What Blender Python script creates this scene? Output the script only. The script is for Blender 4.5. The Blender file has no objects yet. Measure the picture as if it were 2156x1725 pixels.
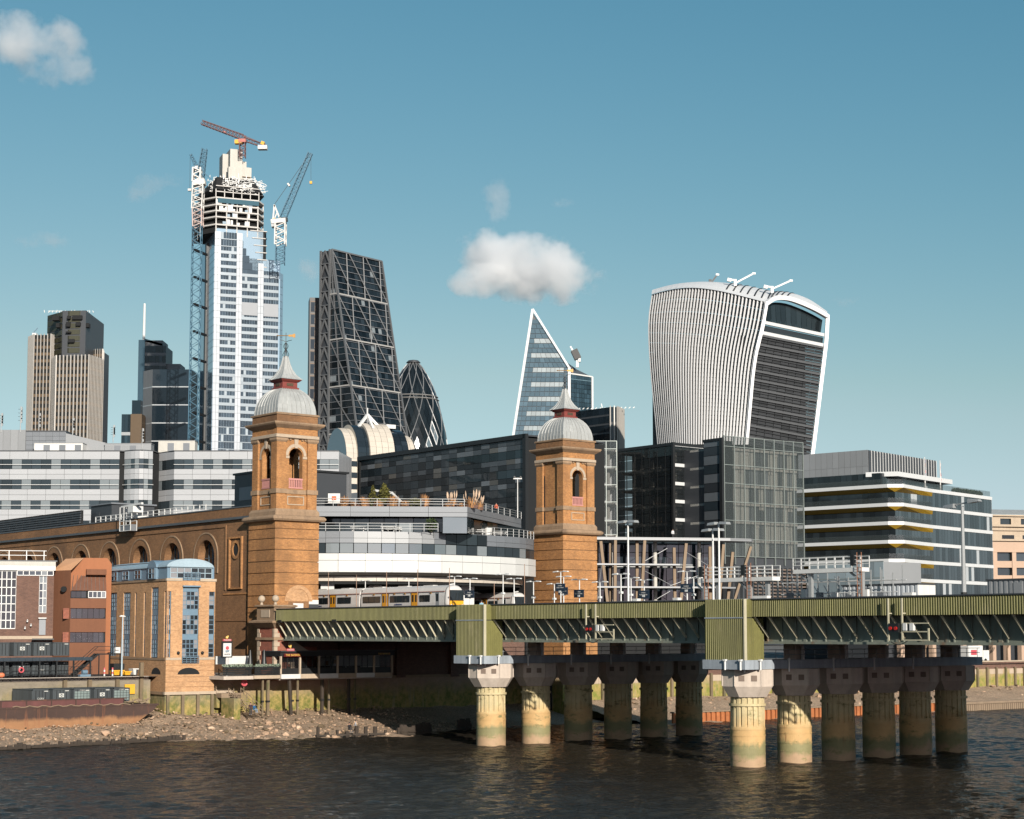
import bpy, math, random
from mathutils import Vector, Matrix
random.seed(7)
R = math.radians
scn = bpy.context.scene
COL = scn.collection

# ------------------------------------------------------------------ camera
EYE = 13.2                                   # metres above the river
FPX, CX, PY = 3650.0, 1078.0, 1021.0         # focal length and principal point in picture units (2156 wide)
PITCH = R(4.88)
cam = bpy.data.cameras.new('camera'); camo = bpy.data.objects.new('camera', cam); COL.objects.link(camo)
camo.location = (0, 0, EYE); camo.rotation_euler = (R(90) + PITCH, 0, 0)
cam.sensor_width = 36; cam.lens = 36 * FPX / 2156; cam.shift_y = (PY - 862.5) / 2156
cam.clip_start = 1; cam.clip_end = 30000
scn.camera = camo

# ------------------------------------------------------------------ sky, sun, exposure
SUN_EL, SUN_XY = R(19.0), (0.3255, -0.9455)
world = bpy.data.worlds.new('World'); scn.world = world; world.use_nodes = True
nt = world.node_tree; nt.nodes.clear()
sky = nt.nodes.new('ShaderNodeTexSky'); sky.sky_type = 'NISHITA'; sky.sun_disc = False
sky.sun_elevation = SUN_EL; sky.sun_rotation = math.atan2(SUN_XY[0], SUN_XY[1])
sky.air_density = 1.0; sky.dust_density = 0.6; sky.ozone_density = 1.6
tint = nt.nodes.new('ShaderNodeMix'); tint.data_type = 'RGBA'; tint.blend_type = 'MULTIPLY'
tint.inputs[0].default_value = 1.0; tint.inputs[7].default_value = (1.0, 1.03, 0.95, 1)
hs = nt.nodes.new('ShaderNodeHueSaturation'); hs.inputs['Saturation'].default_value = 0.9
bg = nt.nodes.new('ShaderNodeBackground'); bg.inputs[1].default_value = 0.079
wo = nt.nodes.new('ShaderNodeOutputWorld')
nt.links.new(sky.outputs[0], tint.inputs[6]); nt.links.new(tint.outputs[2], hs.inputs['Color'])
# one even colour grade over the whole sky: the photograph's is a deeper teal
sepc = nt.nodes.new('ShaderNodeSeparateColor'); comb = nt.nodes.new('ShaderNodeCombineColor'); nt.links.new(hs.outputs[0], sepc.inputs[0])
for i, (g, p, hi) in enumerate(((1.27, .69, .79), (.82, .0, .82), (.752, -.2, 1.0))):
    x = nt.nodes.new('ShaderNodeMath'); x.operation = 'MULTIPLY'; x.inputs[1].default_value = .115; nt.links.new(sepc.outputs[i], x.inputs[0])
    y = nt.nodes.new('ShaderNodeMath'); y.operation = 'POWER'; y.inputs[1].default_value = p; nt.links.new(x.outputs[0], y.inputs[0])
    z = nt.nodes.new('ShaderNodeMath'); z.operation = 'MULTIPLY'; z.inputs[1].default_value = g; nt.links.new(y.outputs[0], z.inputs[0])
    m = nt.nodes.new('ShaderNodeMath'); m.operation = 'MINIMUM'; m.inputs[1].default_value = hi; nt.links.new(z.outputs[0], m.inputs[0])
    v = nt.nodes.new('ShaderNodeMath'); v.operation = 'MULTIPLY'; nt.links.new(m.outputs[0], v.inputs[0]); nt.links.new(sepc.outputs[i], v.inputs[1]); nt.links.new(v.outputs[0], comb.inputs[i])
bl_ = nt.nodes.new('ShaderNodeMath'); bl_.operation = 'MULTIPLY'; bl_.inputs[1].default_value = 1.07; nt.links.new(comb.inputs[1].links[0].from_socket, bl_.inputs[0])
bm_ = nt.nodes.new('ShaderNodeMath'); bm_.operation = 'MAXIMUM'; nt.links.new(bl_.outputs[0], bm_.inputs[0]); nt.links.new(comb.inputs[2].links[0].from_socket, bm_.inputs[1]); nt.links.new(bm_.outputs[0], comb.inputs[2])
nt.links.new(comb.outputs[0], bg.inputs[0]); nt.links.new(bg.outputs[0], wo.inputs[0])
sl = bpy.data.lights.new('sun', 'SUN'); sl.energy = 5.0; sl.angle = R(0.53); sl.color = (1.0, 0.925, 0.82)
slo = bpy.data.objects.new('sun', sl); COL.objects.link(slo)
slo.rotation_euler = Vector((SUN_XY[0] * math.cos(SUN_EL), SUN_XY[1] * math.cos(SUN_EL), math.sin(SUN_EL))).to_track_quat('Z', 'Y').to_euler()
slo.location = (0, -200, 400)
vs = scn.view_settings; vs.view_transform = 'Standard'; vs.look = 'None'; vs.exposure = 0.52; vs.gamma = 1.0
scn.cycles.use_denoising = True
scn.cycles.max_bounces = 8; scn.cycles.diffuse_bounces = 1; scn.cycles.glossy_bounces = 3
scn.cycles.transparent_max_bounces = 12; scn.cycles.volume_bounces = 7
scn.cycles.sample_clamp_indirect = 4.0
scn.cycles.caustics_reflective = False; scn.cycles.caustics_refractive = False

# ------------------------------------------------------------------ picture-to-place helpers
def ray(px, py):
    x = (px - CX) / FPX; y = (PY - py) / FPX
    return Vector((x, math.cos(PITCH) - y * math.sin(PITCH), math.sin(PITCH) + y * math.cos(PITCH)))
def at(px, py, Y):
    d = ray(px, py); k = Y / d.y
    return Vector((d.x * k, Y, EYE + d.z * k))
def region(x0, y0, s):
    k = 2156.0 / 4096
    return lambda x, y: ((x0 + x / s) * k, (y0 + y / s) * k)
rA = region(0, 1150, 2.4647); rB = region(700, 450, 2.4643); rC = region(700, 950, 1.9171)
rD = region(1200, 950, 1.9171); rE = region(1900, 1150, 2.4643); rF = region(2500, 1050, 2.1567)
rG = region(0, 1650, 2.156); rH = region(0, 2150, 2.3956); rI = region(800, 2150, 2.3956)
rJ = region(900, 1300, 2.1556); rK = region(900, 2000, 2.4644); rL = region(1250, 1700, 2.2695)
rM = region(2050, 1400, 1.6429); rN = region(2350, 1700, 2.3); rO = region(3150, 1750, 2.2791)
rP = region(1700, 2350, 1.7967); rQ = region(2800, 2350, 1.6636); rR = region(0, 2700, 1.2682)
rU = region(1250, 2300, 3.317); rV = region(3400, 2350, 2.875); rX = region(800, 2650, 4.312)

def tag(o, label=None, cat=None, group=None, kind=None):
    if label: o['label'] = label
    if cat: o['category'] = cat
    if group: o['group'] = group
    if kind: o['kind'] = kind
    return o

class T:
    """A thing: an Empty at its base; local x, y on the ground, z up."""
    def __init__(s, name, label, cat, loc, rz=0.0, group=None, kind=None):
        s.e = bpy.data.objects.new(name, None); COL.objects.link(s.e)
        s.e.empty_display_size = 0.5
        z = loc[2] if len(loc) > 2 else 0.0
        s.loc = Vector((loc[0], loc[1], z)); s.rz = R(rz)
        s.e.location = s.loc; s.e.rotation_euler = (0, 0, s.rz)
        tag(s.e, label, cat, group, kind)
        s.m = Matrix.Rotation(-s.rz, 3, 'Z')
    def lray(s, p):
        return s.m @ (Vector((0, 0, EYE)) - s.loc), s.m @ ray(*p)
    def S(s, p, y=0.0):                       # where the sight line meets local plane y
        o, d = s.lray(p); k = (y - o.y) / d.y; q = o + d * k; return q.x, q.z
    def W(s, p, x=0.0):
        o, d = s.lray(p); k = (x - o.x) / d.x; q = o + d * k; return q.y, q.z
    def H(s, p, z=0.0):
        o, d = s.lray(p); k = (z - o.z) / d.z; q = o + d * k; return q.x, q.y
    def toL(s, v):
        return s.m @ (Vector(v) - s.loc)
    def toW(s, v):
        return s.m.transposed() @ Vector(v) + s.loc

# ------------------------------------------------------------------ mesh building
class MB:
    def __init__(s): s.v = []; s.f = []; s.mi = []
    def add(s, vs, fs, m=0):
        b = len(s.v); s.v += [tuple(p) for p in vs]
        for f in fs: s.f.append([b + i for i in f]); s.mi.append(m)
        return s
    def box(s, x0, x1, y0, y1, z0, z1, m=0):
        return s.add([(x0,y0,z0),(x1,y0,z0),(x1,y1,z0),(x0,y1,z0),(x0,y0,z1),(x1,y0,z1),(x1,y1,z1),(x0,y1,z1)],
                     [(0,3,2,1),(4,5,6,7),(0,1,5,4),(1,2,6,5),(2,3,7,6),(3,0,4,7)], m)
    def prism(s, poly, z0, z1, m=0, top=None):
        n = len(poly); t = top or poly
        vs = [(x, y, z0) for x, y in poly] + [(x, y, z1) for x, y in t]
        fs = [tuple(range(n - 1, -1, -1)), tuple(range(n, 2 * n))] + [(i, (i + 1) % n, n + (i + 1) % n, n + i) for i in range(n)]
        return s.add(vs, fs, m)
    def px(s, poly, x0, x1, m=0):             # polygon in (y, z) drawn along x
        n = len(poly)
        vs = [(x0, y, z) for y, z in poly] + [(x1, y, z) for y, z in poly]
        return s.add(vs, [tuple(range(n - 1, -1, -1)), tuple(range(n, 2 * n))] + [(i, (i + 1) % n, n + (i + 1) % n, n + i) for i in range(n)], m)
    def py(s, poly, y0, y1, m=0):             # polygon in (x, z) drawn along y
        n = len(poly)
        vs = [(x, y0, z) for x, z in poly] + [(x, y1, z) for x, z in poly]
        return s.add(vs, [tuple(range(n)), tuple(range(2 * n - 1, n - 1, -1))] + [(i, n + i, n + (i + 1) % n, (i + 1) % n) for i in range(n)], m)
    def quad(s, a, b, c, d, m=0): return s.add([a, b, c, d], [(0, 1, 2, 3)], m)
    def beam(s, p, q, w, h=None, m=0, up=(0, 0, 1)):
        p = Vector(p); q = Vector(q); h = h or w; d = (q - p)
        if d.length < 1e-6: return s
        d.normalize(); u = Vector(up)
        if abs(d.dot(u)) > 0.98: u = Vector((0, 1, 0))
        a = d.cross(u).normalized(); b = a.cross(d).normalized()
        a *= w / 2; b *= h / 2
        return s.add([p-a-b, p+a-b, p+a+b, p-a+b, q-a-b, q+a-b, q+a+b, q-a+b],
                     [(3,2,1,0),(4,5,6,7),(0,1,5,4),(1,2,6,5),(2,3,7,6),(3,0,4,7)], m)
    def tube(s, p, q, r0, r1=None, n=8, m=0):
        p = Vector(p); q = Vector(q); r1 = r0 if r1 is None else r1; d = (q - p).normalized()
        u = Vector((0, 0, 1)) if abs(d.z) < 0.9 else Vector((1, 0, 0))
        a = d.cross(u).normalized(); b = d.cross(a)
        vs = []
        for c, r in ((p, r0), (q, r1)):
            for i in range(n):
                t = 2 * math.pi * i / n; vs.append(c + a * r * math.cos(t) + b * r * math.sin(t))
        return s.add(vs, [tuple(range(n)), tuple(range(2*n-1, n-1, -1))] + [((i+1) % n, i, n + i, n + (i+1) % n) for i in range(n)], m)
    def lathe(s, prof, n=24, c=(0, 0), m=0, cap=True):
        vs = []; fs = []
        for r, z in prof:
            for i in range(n):
                t = 2 * math.pi * i / n; vs.append((c[0] + r * math.cos(t), c[1] + r * math.sin(t), z))
        for k in range(len(prof) - 1):
            for i in range(n):
                j = (i + 1) % n; fs.append((k*n+i, k*n+j, (k+1)*n+j, (k+1)*n+i))
        if cap: fs += [tuple(range(n-1, -1, -1)), tuple(range((len(prof)-1)*n, len(prof)*n))]
        return s.add(vs, fs, m)
    def loft(s, rings, m=0, cap=True, closed=True):
        n = len(rings[0]); vs = [p for r in rings for p in r]; fs = []
        for k in range(len(rings) - 1):
            for i in range(n if closed else n - 1):
                j = (i + 1) % n; fs.append((k*n+i, k*n+j, (k+1)*n+j, (k+1)*n+i))
        if cap: fs += [tuple(range(n-1, -1, -1)), tuple(range((len(rings)-1)*n, len(rings)*n))]
        return s.add(vs, fs, m)
    def ball(s, c, r, n=10, k=6, sz=1.0, m=0):
        return s.lathe([(max(1e-3, r * math.sin(math.pi * i / k)), c[2] - r * sz * math.cos(math.pi * i / k)) for i in range(k + 1)], n, (c[0], c[1]), m)
    def mesh(s, name, mats, smooth=False, uv=False):
        me = bpy.data.meshes.new(name); me.from_pydata(s.v, [], s.f); me.validate()
        for m in (mats if isinstance(mats, (list, tuple)) else [mats]): me.materials.append(m)
        if any(s.mi) and len(s.mi) == len(me.polygons): me.polygons.foreach_set('material_index', s.mi)
        if smooth: me.polygons.foreach_set('use_smooth', [True] * len(me.polygons))
        if uv:
            lay = me.uv_layers.new(name='UVMap').data
            vv = [v.co for v in me.vertices]
            for p in me.polygons:
                n = p.normal
                for li in p.loop_indices:
                    c = vv[me.loops[li].vertex_index]
                    if abs(n.z) > 0.9: lay[li].uv = (c.x, c.y)
                    else:
                        h = math.hypot(n.x, n.y) or 1
                        lay[li].uv = ((-n.y * c.x + n.x * c.y) / h, c.z)
        return me
    def build(s, name, mats, parent=None, smooth=False, uv=False, label=None, cat=None, group=None, kind=None, loc=None):
        me = s.mesh(name, mats, smooth, uv)
        o = bpy.data.objects.new(name, me); COL.objects.link(o)
        if parent is not None: o.parent = parent.e if isinstance(parent, T) else parent
        if loc: o.location = loc
        return tag(o, label, cat, group, kind)

def pe(parent): return parent.e if isinstance(parent, T) else parent
_unit = {}; _cnt = {}; _over = {}
def place(name, me, parent, loc, rot=(0, 0, 0), scale=(1, 1, 1)):
    o = bpy.data.objects.new(name, me); COL.objects.link(o); o.parent = pe(parent)
    o.location = loc; o.rotation_euler = rot; o.scale = scale
    return o
CAP = 300
def piece(name, mat, parent, x0, x1, y0, y1, z0, z1):
    """one box-shaped piece of its own; past the cap the rest go into one joined part"""
    key = (pe(parent).name, name)
    _cnt[key] = _cnt.get(key, 0) + 1
    if _cnt[key] > CAP:
        _over.setdefault((pe(parent).name, name, mat.name), MB()).box(x0, x1, y0, y1, z0, z1); return None
    me = _unit.get((name, mat.name))
    if me is None:
        me = _unit[(name, mat.name)] = MB().box(-.5, .5, -.5, .5, -.5, .5).mesh(name, mat)
    return place(name, me, parent, ((x0+x1)/2, (y0+y1)/2, (z0+z1)/2), (0, 0, 0), (abs(x1-x0), abs(y1-y0), abs(z1-z0)))
def qpiece(name, mat, parent, a, b, c, d, th=0.15):
    """one four-cornered sheet piece with thickness (corners seen anticlockwise from outside)"""
    a, b, c, d = map(Vector, (a, b, c, d)); n = (b - a).cross(d - a).normalized() * th
    key = (pe(parent).name, name); _cnt[key] = _cnt.get(key, 0) + 1
    vs = [a - n, b - n, c - n, d - n, a, b, c, d]
    fs = [(0,3,2,1),(4,5,6,7),(0,1,5,4),(1,2,6,5),(2,3,7,6),(3,0,4,7)]
    if _cnt[key] > CAP:
        _over.setdefault((pe(parent).name, name, mat.name), MB()).add(vs, fs); return None
    return MB().add(vs, fs).build(name, mat, parent)
def flush_over():
    for (pn, name, mn), mb in _over.items():
        mb.build(name, bpy.data.materials[mn], bpy.data.objects[pn], kind='stuff')
    _over.clear()
def grid(parent, name, mats, plane, us, ws, off, th=0.08, gap=0.06, pick=None):
    """a field of panes or panels: plane 'S' = local y const (front), 'W' = local x const (left side)"""
    out = []
    for j in range(len(ws) - 1):
        for i in range(len(us) - 1):
            m = pick(i, j) if pick else (mats if not isinstance(mats, (list, tuple)) else random.choice(mats))
            if m is None: continue
            u0, u1, w0, w1 = us[i] + gap/2, us[i+1] - gap/2, ws[j] + gap/2, ws[j+1] - gap/2
            if plane == 'S': out.append(piece(name, m, parent, u0, u1, off - th, off, w0, w1))
            else: out.append(piece(name, m, parent, off - th, off, u0, u1, w0, w1))
    return out
def lin(a, b, n): return [a + (b - a) * i / n for i in range(n + 1)]
def text(s, size, mat, parent, loc, rot, name='lettering', ext=0.02, align='CENTER', sx=1.0):
    cu = bpy.data.curves.new(name, 'FONT'); cu.body = s; cu.size = size; cu.extrude = ext
    cu.align_x = align; cu.align_y = 'CENTER'; cu.resolution_u = 2
    o = bpy.data.objects.new('tmp', cu); COL.objects.link(o)
    me = bpy.data.meshes.new_from_object(o); bpy.data.objects.remove(o); me.name = name
    me.materials.clear(); me.materials.append(mat)
    return place(name, me, parent, loc, rot, (sx, 1, 1))

# ------------------------------------------------------------------ materials
def srgb(r, g, b):
    f = lambda c: (c/255)/12.92 if c/255 <= 0.04045 else ((c/255 + 0.055)/1.055) ** 2.4
    return (f(r), f(g), f(b))
class NT:
    def __init__(s, name):
        s.mat = bpy.data.materials.new(name); s.mat.use_nodes = True; s.t = s.mat.node_tree
        s.b = s.t.nodes['Principled BSDF']; s.out = s.t.nodes['Material Output']; s.fac = None; s.posn = None
    def n(s, k, **kw):
        d = s.t.nodes.new(k)
        for a, v in kw.items(): setattr(d, a, v)
        return d
    def l(s, a, b): s.t.links.new(a, b)
    def val(s, x, sock):
        if hasattr(x, 'is_linked') or hasattr(x, 'links'): s.l(x, sock)
        else: sock.default_value = x
    def math(s, op, a, b=0.0, clamp=False):
        d = s.n('ShaderNodeMath', operation=op, use_clamp=clamp); s.val(a, d.inputs[0]); s.val(b, d.inputs[1]); return d.outputs[0]
    def pos(s, sc=(1, 1, 1)):
        if s.posn is None: s.posn = s.n('ShaderNodeNewGeometry')
        if sc == (1, 1, 1): return s.posn.outputs['Position']
        d = s.n('ShaderNodeVectorMath', operation='MULTIPLY'); s.l(s.posn.outputs['Position'], d.inputs[0]); d.inputs[1].default_value = sc
        return d.outputs[0]
    def noise(s, scale, sc=(1, 1, 1), detail=3.0, rough=0.55):
        d = s.n('ShaderNodeTexNoise'); d.inputs['Scale'].default_value = scale; d.inputs['Detail'].default_value = detail
        d.inputs['Roughness'].default_value = rough
        s.l(s.pos(sc), d.inputs['Vector']); return d.outputs['Fac']
    def rnd(s):
        o = s.n('ShaderNodeObjectInfo').outputs['Random']
        if s.posn is None: s.posn = s.n('ShaderNodeNewGeometry')
        return s.math('FRACT', s.math('ADD', o, s.posn.outputs['Random Per Island']))
    def ramp(s, x, lo, hi):
        d = s.n('ShaderNodeMapRange'); s.l(x, d.inputs[0]); d.inputs[1].default_value = lo; d.inputs[2].default_value = hi; return d.outputs[0]
    def mix(s, f, a, b):
        d = s.n('ShaderNodeMix', data_type='RGBA'); s.val(f, d.inputs[0])
        for x, i in ((a, 6), (b, 7)):
            if isinstance(x, tuple): d.inputs[i].default_value = (*x[:3], 1)
            else: s.l(x, d.inputs[i])
        return d.outputs[2]
    def scale(s, col, f):
        d = s.n('ShaderNodeVectorMath', operation='SCALE')
        if isinstance(col, tuple): d.inputs[0].default_value = col[:3]
        else: s.l(col, d.inputs[0])
        s.val(f, d.inputs['Scale']); return d.outputs[0]
    def bump(s, h, strength=0.3, dist=0.05):
        d = s.n('ShaderNodeBump'); d.inputs['Strength'].default_value = strength; d.inputs['Distance'].default_value = dist
        s.l(h, d.inputs['Height']); s.l(d.outputs[0], s.b.inputs['Normal'])
    def done(s, col, r=0.6, m=0.0, spec=None):
        if isinstance(col, tuple): s.b.inputs['Base Color'].default_value = (*col[:3], 1)
        else: s.l(col, s.b.inputs['Base Color'])
        s.val(r, s.b.inputs['Roughness']); s.b.inputs['Metallic'].default_value = m
        if spec is not None: s.b.inputs['Specular IOR Level'].default_value = spec
        return s.mat
def mat(name, c, r=0.6, m=0.0, ov=0.0, ns=((0.35, 0.12), (3.0, 0.12)), streak=0.0, bump=0.0, stain=None, spec=None):
    """painted, cast or clad surface: base colour with cloudy wear, streaks and per-piece variation"""
    t = NT(name); f = None; c = tuple(v * .74 for v in c)
    def mul(x):
        nonlocal f
        f = x if f is None else t.math('MULTIPLY', f, x)
    for sc, amt in ns: mul(t.math('ADD', t.math('MULTIPLY', t.noise(sc), 2*amt), 1 - amt))
    if streak: mul(t.math('ADD', t.math('MULTIPLY', t.noise(1.0, (1.6, 1.6, 0.12), 4), 2*streak), 1 - streak))
    if ov: mul(t.math('ADD', t.math('MULTIPLY', t.rnd(), 2*ov), 1 - ov))
    col = t.scale(c, f) if f is not None else c
    if stain:
        sc, lo, hi, c2 = stain; col = t.mix(t.ramp(t.noise(sc, (1, 1, 0.35), 5, 0.65), lo, hi), col, c2)
    if bump: t.bump(t.noise(12.0), bump, 0.04)
    return t.done(col, r, m, spec)
def glass(name, c, m=0.35, r=0.06, ov=0.25, blind=None, wob=0.15, wsc=0.25):
    """reflective window glass, some panes with a blind drawn"""
    t = NT(name); rd = t.rnd()
    col = t.scale(c, t.math('ADD', t.math('MULTIPLY', rd, 2*ov), 1 - ov))
    if blind:
        fr, c2 = blind; r2 = t.math('FRACT', t.math('MULTIPLY', rd, 7.31)); b = t.math('LESS_THAN', r2, fr)
        col = t.mix(b, col, c2)
        t.b.inputs['Metallic'].default_value = m
    if wob: t.bump(t.noise(wsc, detail=1.0), wob, 0.3)
    mt = t.done(col, r, m)
    if blind: t.l(t.math('MULTIPLY', t.math('SUBTRACT', 1.0, b), m), t.b.inputs['Metallic'])
    return mt
def brick(name, c1, c2, mortar, sc=1.0, big=(0.25, 0.25), soot=None, ov=0.0):
    t = NT(name); uv = t.n('ShaderNodeUVMap'); uv.uv_map = 'UVMap'; c1, c2, mortar = (tuple(v * .75 for v in q) for q in (c1, c2, mortar))
    b = t.n('ShaderNodeTexBrick'); b.inputs['Scale'].default_value = 1.0
    b.inputs['Brick Width'].default_value = 0.24*sc; b.inputs['Row Height'].default_value = 0.085*sc
    b.inputs['Mortar Size'].default_value = 0.010*sc; b.inputs['Bias'].default_value = 0.0
    for k, c in (('Color1', c1), ('Color2', c2), ('Mortar', mortar)): b.inputs[k].default_value = (*c, 1)
    t.l(uv.outputs[0], b.inputs['Vector'])
    f = t.math('ADD', t.math('MULTIPLY', t.noise(big[0], detail=5), 2*big[1]), 1 - big[1])
    f = t.math('MULTIPLY', f, t.math('ADD', t.math('MULTIPLY', t.noise(1.3, (1, 1, 3.0), 5, 0.75), 1.3), 0.35))
    f = t.math('MULTIPLY', f, t.math('ADD', t.math('MULTIPLY', t.noise(1.0, (1.2, 1.2, 0.1), 4), 0.3), 0.85))
    col = t.scale(b.outputs['Color'], f)
    if soot: col = t.mix(t.ramp(t.noise(soot[0], (1, 1, 0.6), 6, 0.65), soot[1], soot[2]), col, soot[3])
    t.bump(b.outputs['Fac'], 0.4, -0.01)
    return t.done(col, 0.9)

M = {}
def defm():
    M['brick'] = brick('yellow_stock_brick', (.54,.235,.068), (.35,.14,.04), (.35,.23,.125), 1.0, (0.3,.35), (0.2,.50,.80,(.15,.075,.032)))
    M['brick_dk'] = brick('brown_stock_brick', (.31,.145,.056), (.20,.09,.034), (.21,.14,.08), 1.0, (0.22,.35), (0.2,.50,.78,(.10,.052,.026)))
    M['brick_apt'] = brick('warm_new_brick', (.60,.315,.14), (.46,.225,.09), (.47,.35,.23), 1.0, (0.5,.2))
    M['brick_red'] = brick('red_brick', (.34,.085,.045), (.26,.06,.035), (.28,.18,.13), 1.0, (0.4,.2))
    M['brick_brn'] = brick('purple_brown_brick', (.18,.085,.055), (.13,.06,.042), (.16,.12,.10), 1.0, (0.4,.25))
    M['stone'] = mat('sandstone', (.33,.22,.135), .85, ns=((.5,.25),(4,.2)), streak=.25, bump=.2, stain=(.5,.55,.8,(.10,.065,.045)))
    M['stone_pale'] = mat('pale_stone', (.48,.38,.28), .85, ns=((.5,.15),(4,.12)), streak=.15, bump=.15)
    M['lead'] = mat('grey_lead_sheet', (.42,.43,.42), .5, .1, ov=.06, ns=((.6,.12),(3,.1)), streak=.2, stain=(.35,.62,.85,(.16,.14,.11)))
    M['redpaint'] = mat('oxide_red_paint', (.22,.045,.035), .6)
    M['pinkpaint'] = mat('faded_pink_paint', (.55,.25,.22), .7)
    M['black'] = mat('black_iron', (.012,.013,.014), .5)
    M['dark'] = mat('dark_interior', (.008,.009,.010), .9)
    M['gold'] = mat('weathered_gilding', (.45,.24,.07), .45, .5)
    M['conc'] = mat('weathered_concrete', (.56,.475,.40), .88, ns=((.3,.18),(3,.12)), streak=.25, bump=.2, stain=(.22,.6,.85,(.27,.21,.16)))
    M['concblue'] = mat('grey_blue_concrete', (.33,.37,.41), .85, ns=((.4,.15),(3,.1)), streak=.4, bump=.15)
    M['conc_pale'] = mat('pale_concrete', (.55,.53,.48), .85, ns=((.1,.12),(1,.1)), streak=.15)
    M['green'] = mat('olive_green_cladding', (.175,.165,.05), .6, ns=((.2,.2),(2,.18)), streak=.35, stain=(.6,.58,.85,(.25,.215,.115)))
    M['greenplate'] = mat('grey_green_steel', (.20,.22,.18), .65, ns=((.25,.2),(2.5,.12)), streak=.4, stain=(.8,.56,.75,(.15,.075,.035)))
    M['cream'] = mat('cream_steel', (.50,.46,.33), .55, ns=((.3,.12),(3,.12)), stain=(1.2,.66,.85,(.25,.14,.06)))
    M['white'] = mat('white_panel', (.66,.67,.67), .4, ov=.03, ns=((.15,.05),), streak=.05)
    M['whitepaint'] = mat('white_paint', (.72,.71,.68), .5, ns=((.5,.08),(4,.06)), streak=.08)
    M['grey'] = mat('mid_grey_cladding', (.20,.215,.235), .45, .15, ov=.06, ns=((.2,.06),))
    M['greydk'] = mat('dark_grey_cladding', (.055,.06,.068), .5, .1, ov=.1, ns=((.2,.06),))
    M['steel'] = mat('galvanised_steel', (.42,.43,.43), .45, .4, ns=((2,.12),))
    M['steelw'] = mat('white_steel', (.72,.72,.70), .45, ns=((2,.08),))
    M['slate'] = mat('slate_roof', (.09,.10,.11), .6, ov=.1)
    M['asphalt'] = mat('asphalt', (.05,.05,.052), .9, ns=((.5,.2),(6,.2)))
    M['timber'] = mat('weathered_timber', (.27,.195,.13), .85, ns=((.4,.15),), streak=.35, bump=.2)
    M['timberdk'] = mat('wet_dark_timber', (.045,.032,.022), .8, ns=((.6,.3),(4,.3)), streak=.3, bump=.3)
    M['timberpile'] = mat('river_pile_timber', (.19,.14,.085), .85, ns=((.6,.3),(4,.2)), streak=.3, bump=.3, stain=(.6,.5,.7,(.06,.07,.02)))
    M['ballast'] = mat('track_ballast', (.16,.13,.105), .95, ns=((1,.2),(9,.4)))
    M['win'] = glass('dark_window_glass', (.018,.025,.029), .2, .06, .4)
    M['winblind'] = glass('office_window_glass', (.035,.047,.055), .3, .07, .4, (.28, (.16,.18,.19)))
    M['white_panel_glossy'] = mat('glossy_grey_white_panel', (.45,.46,.475), .28, .0, ov=.035, ns=((.12,.05),))
defm()
# ================================================================== THE SETTING
BO = at(1034, 1400, 206.5)                   # foot of the front column of the pier by the bank
TH = 39.0                                    # the bridge and station run 39 degrees off the picture plane
BF = T('scratch_frame', '', '', (BO.x, BO.y, 0), TH); bpy.data.objects.remove(BF.e)
def bw(x, y, z=0.0): return BF.toW((x, y, z))   # bridge-frame coordinates to the world

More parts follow.
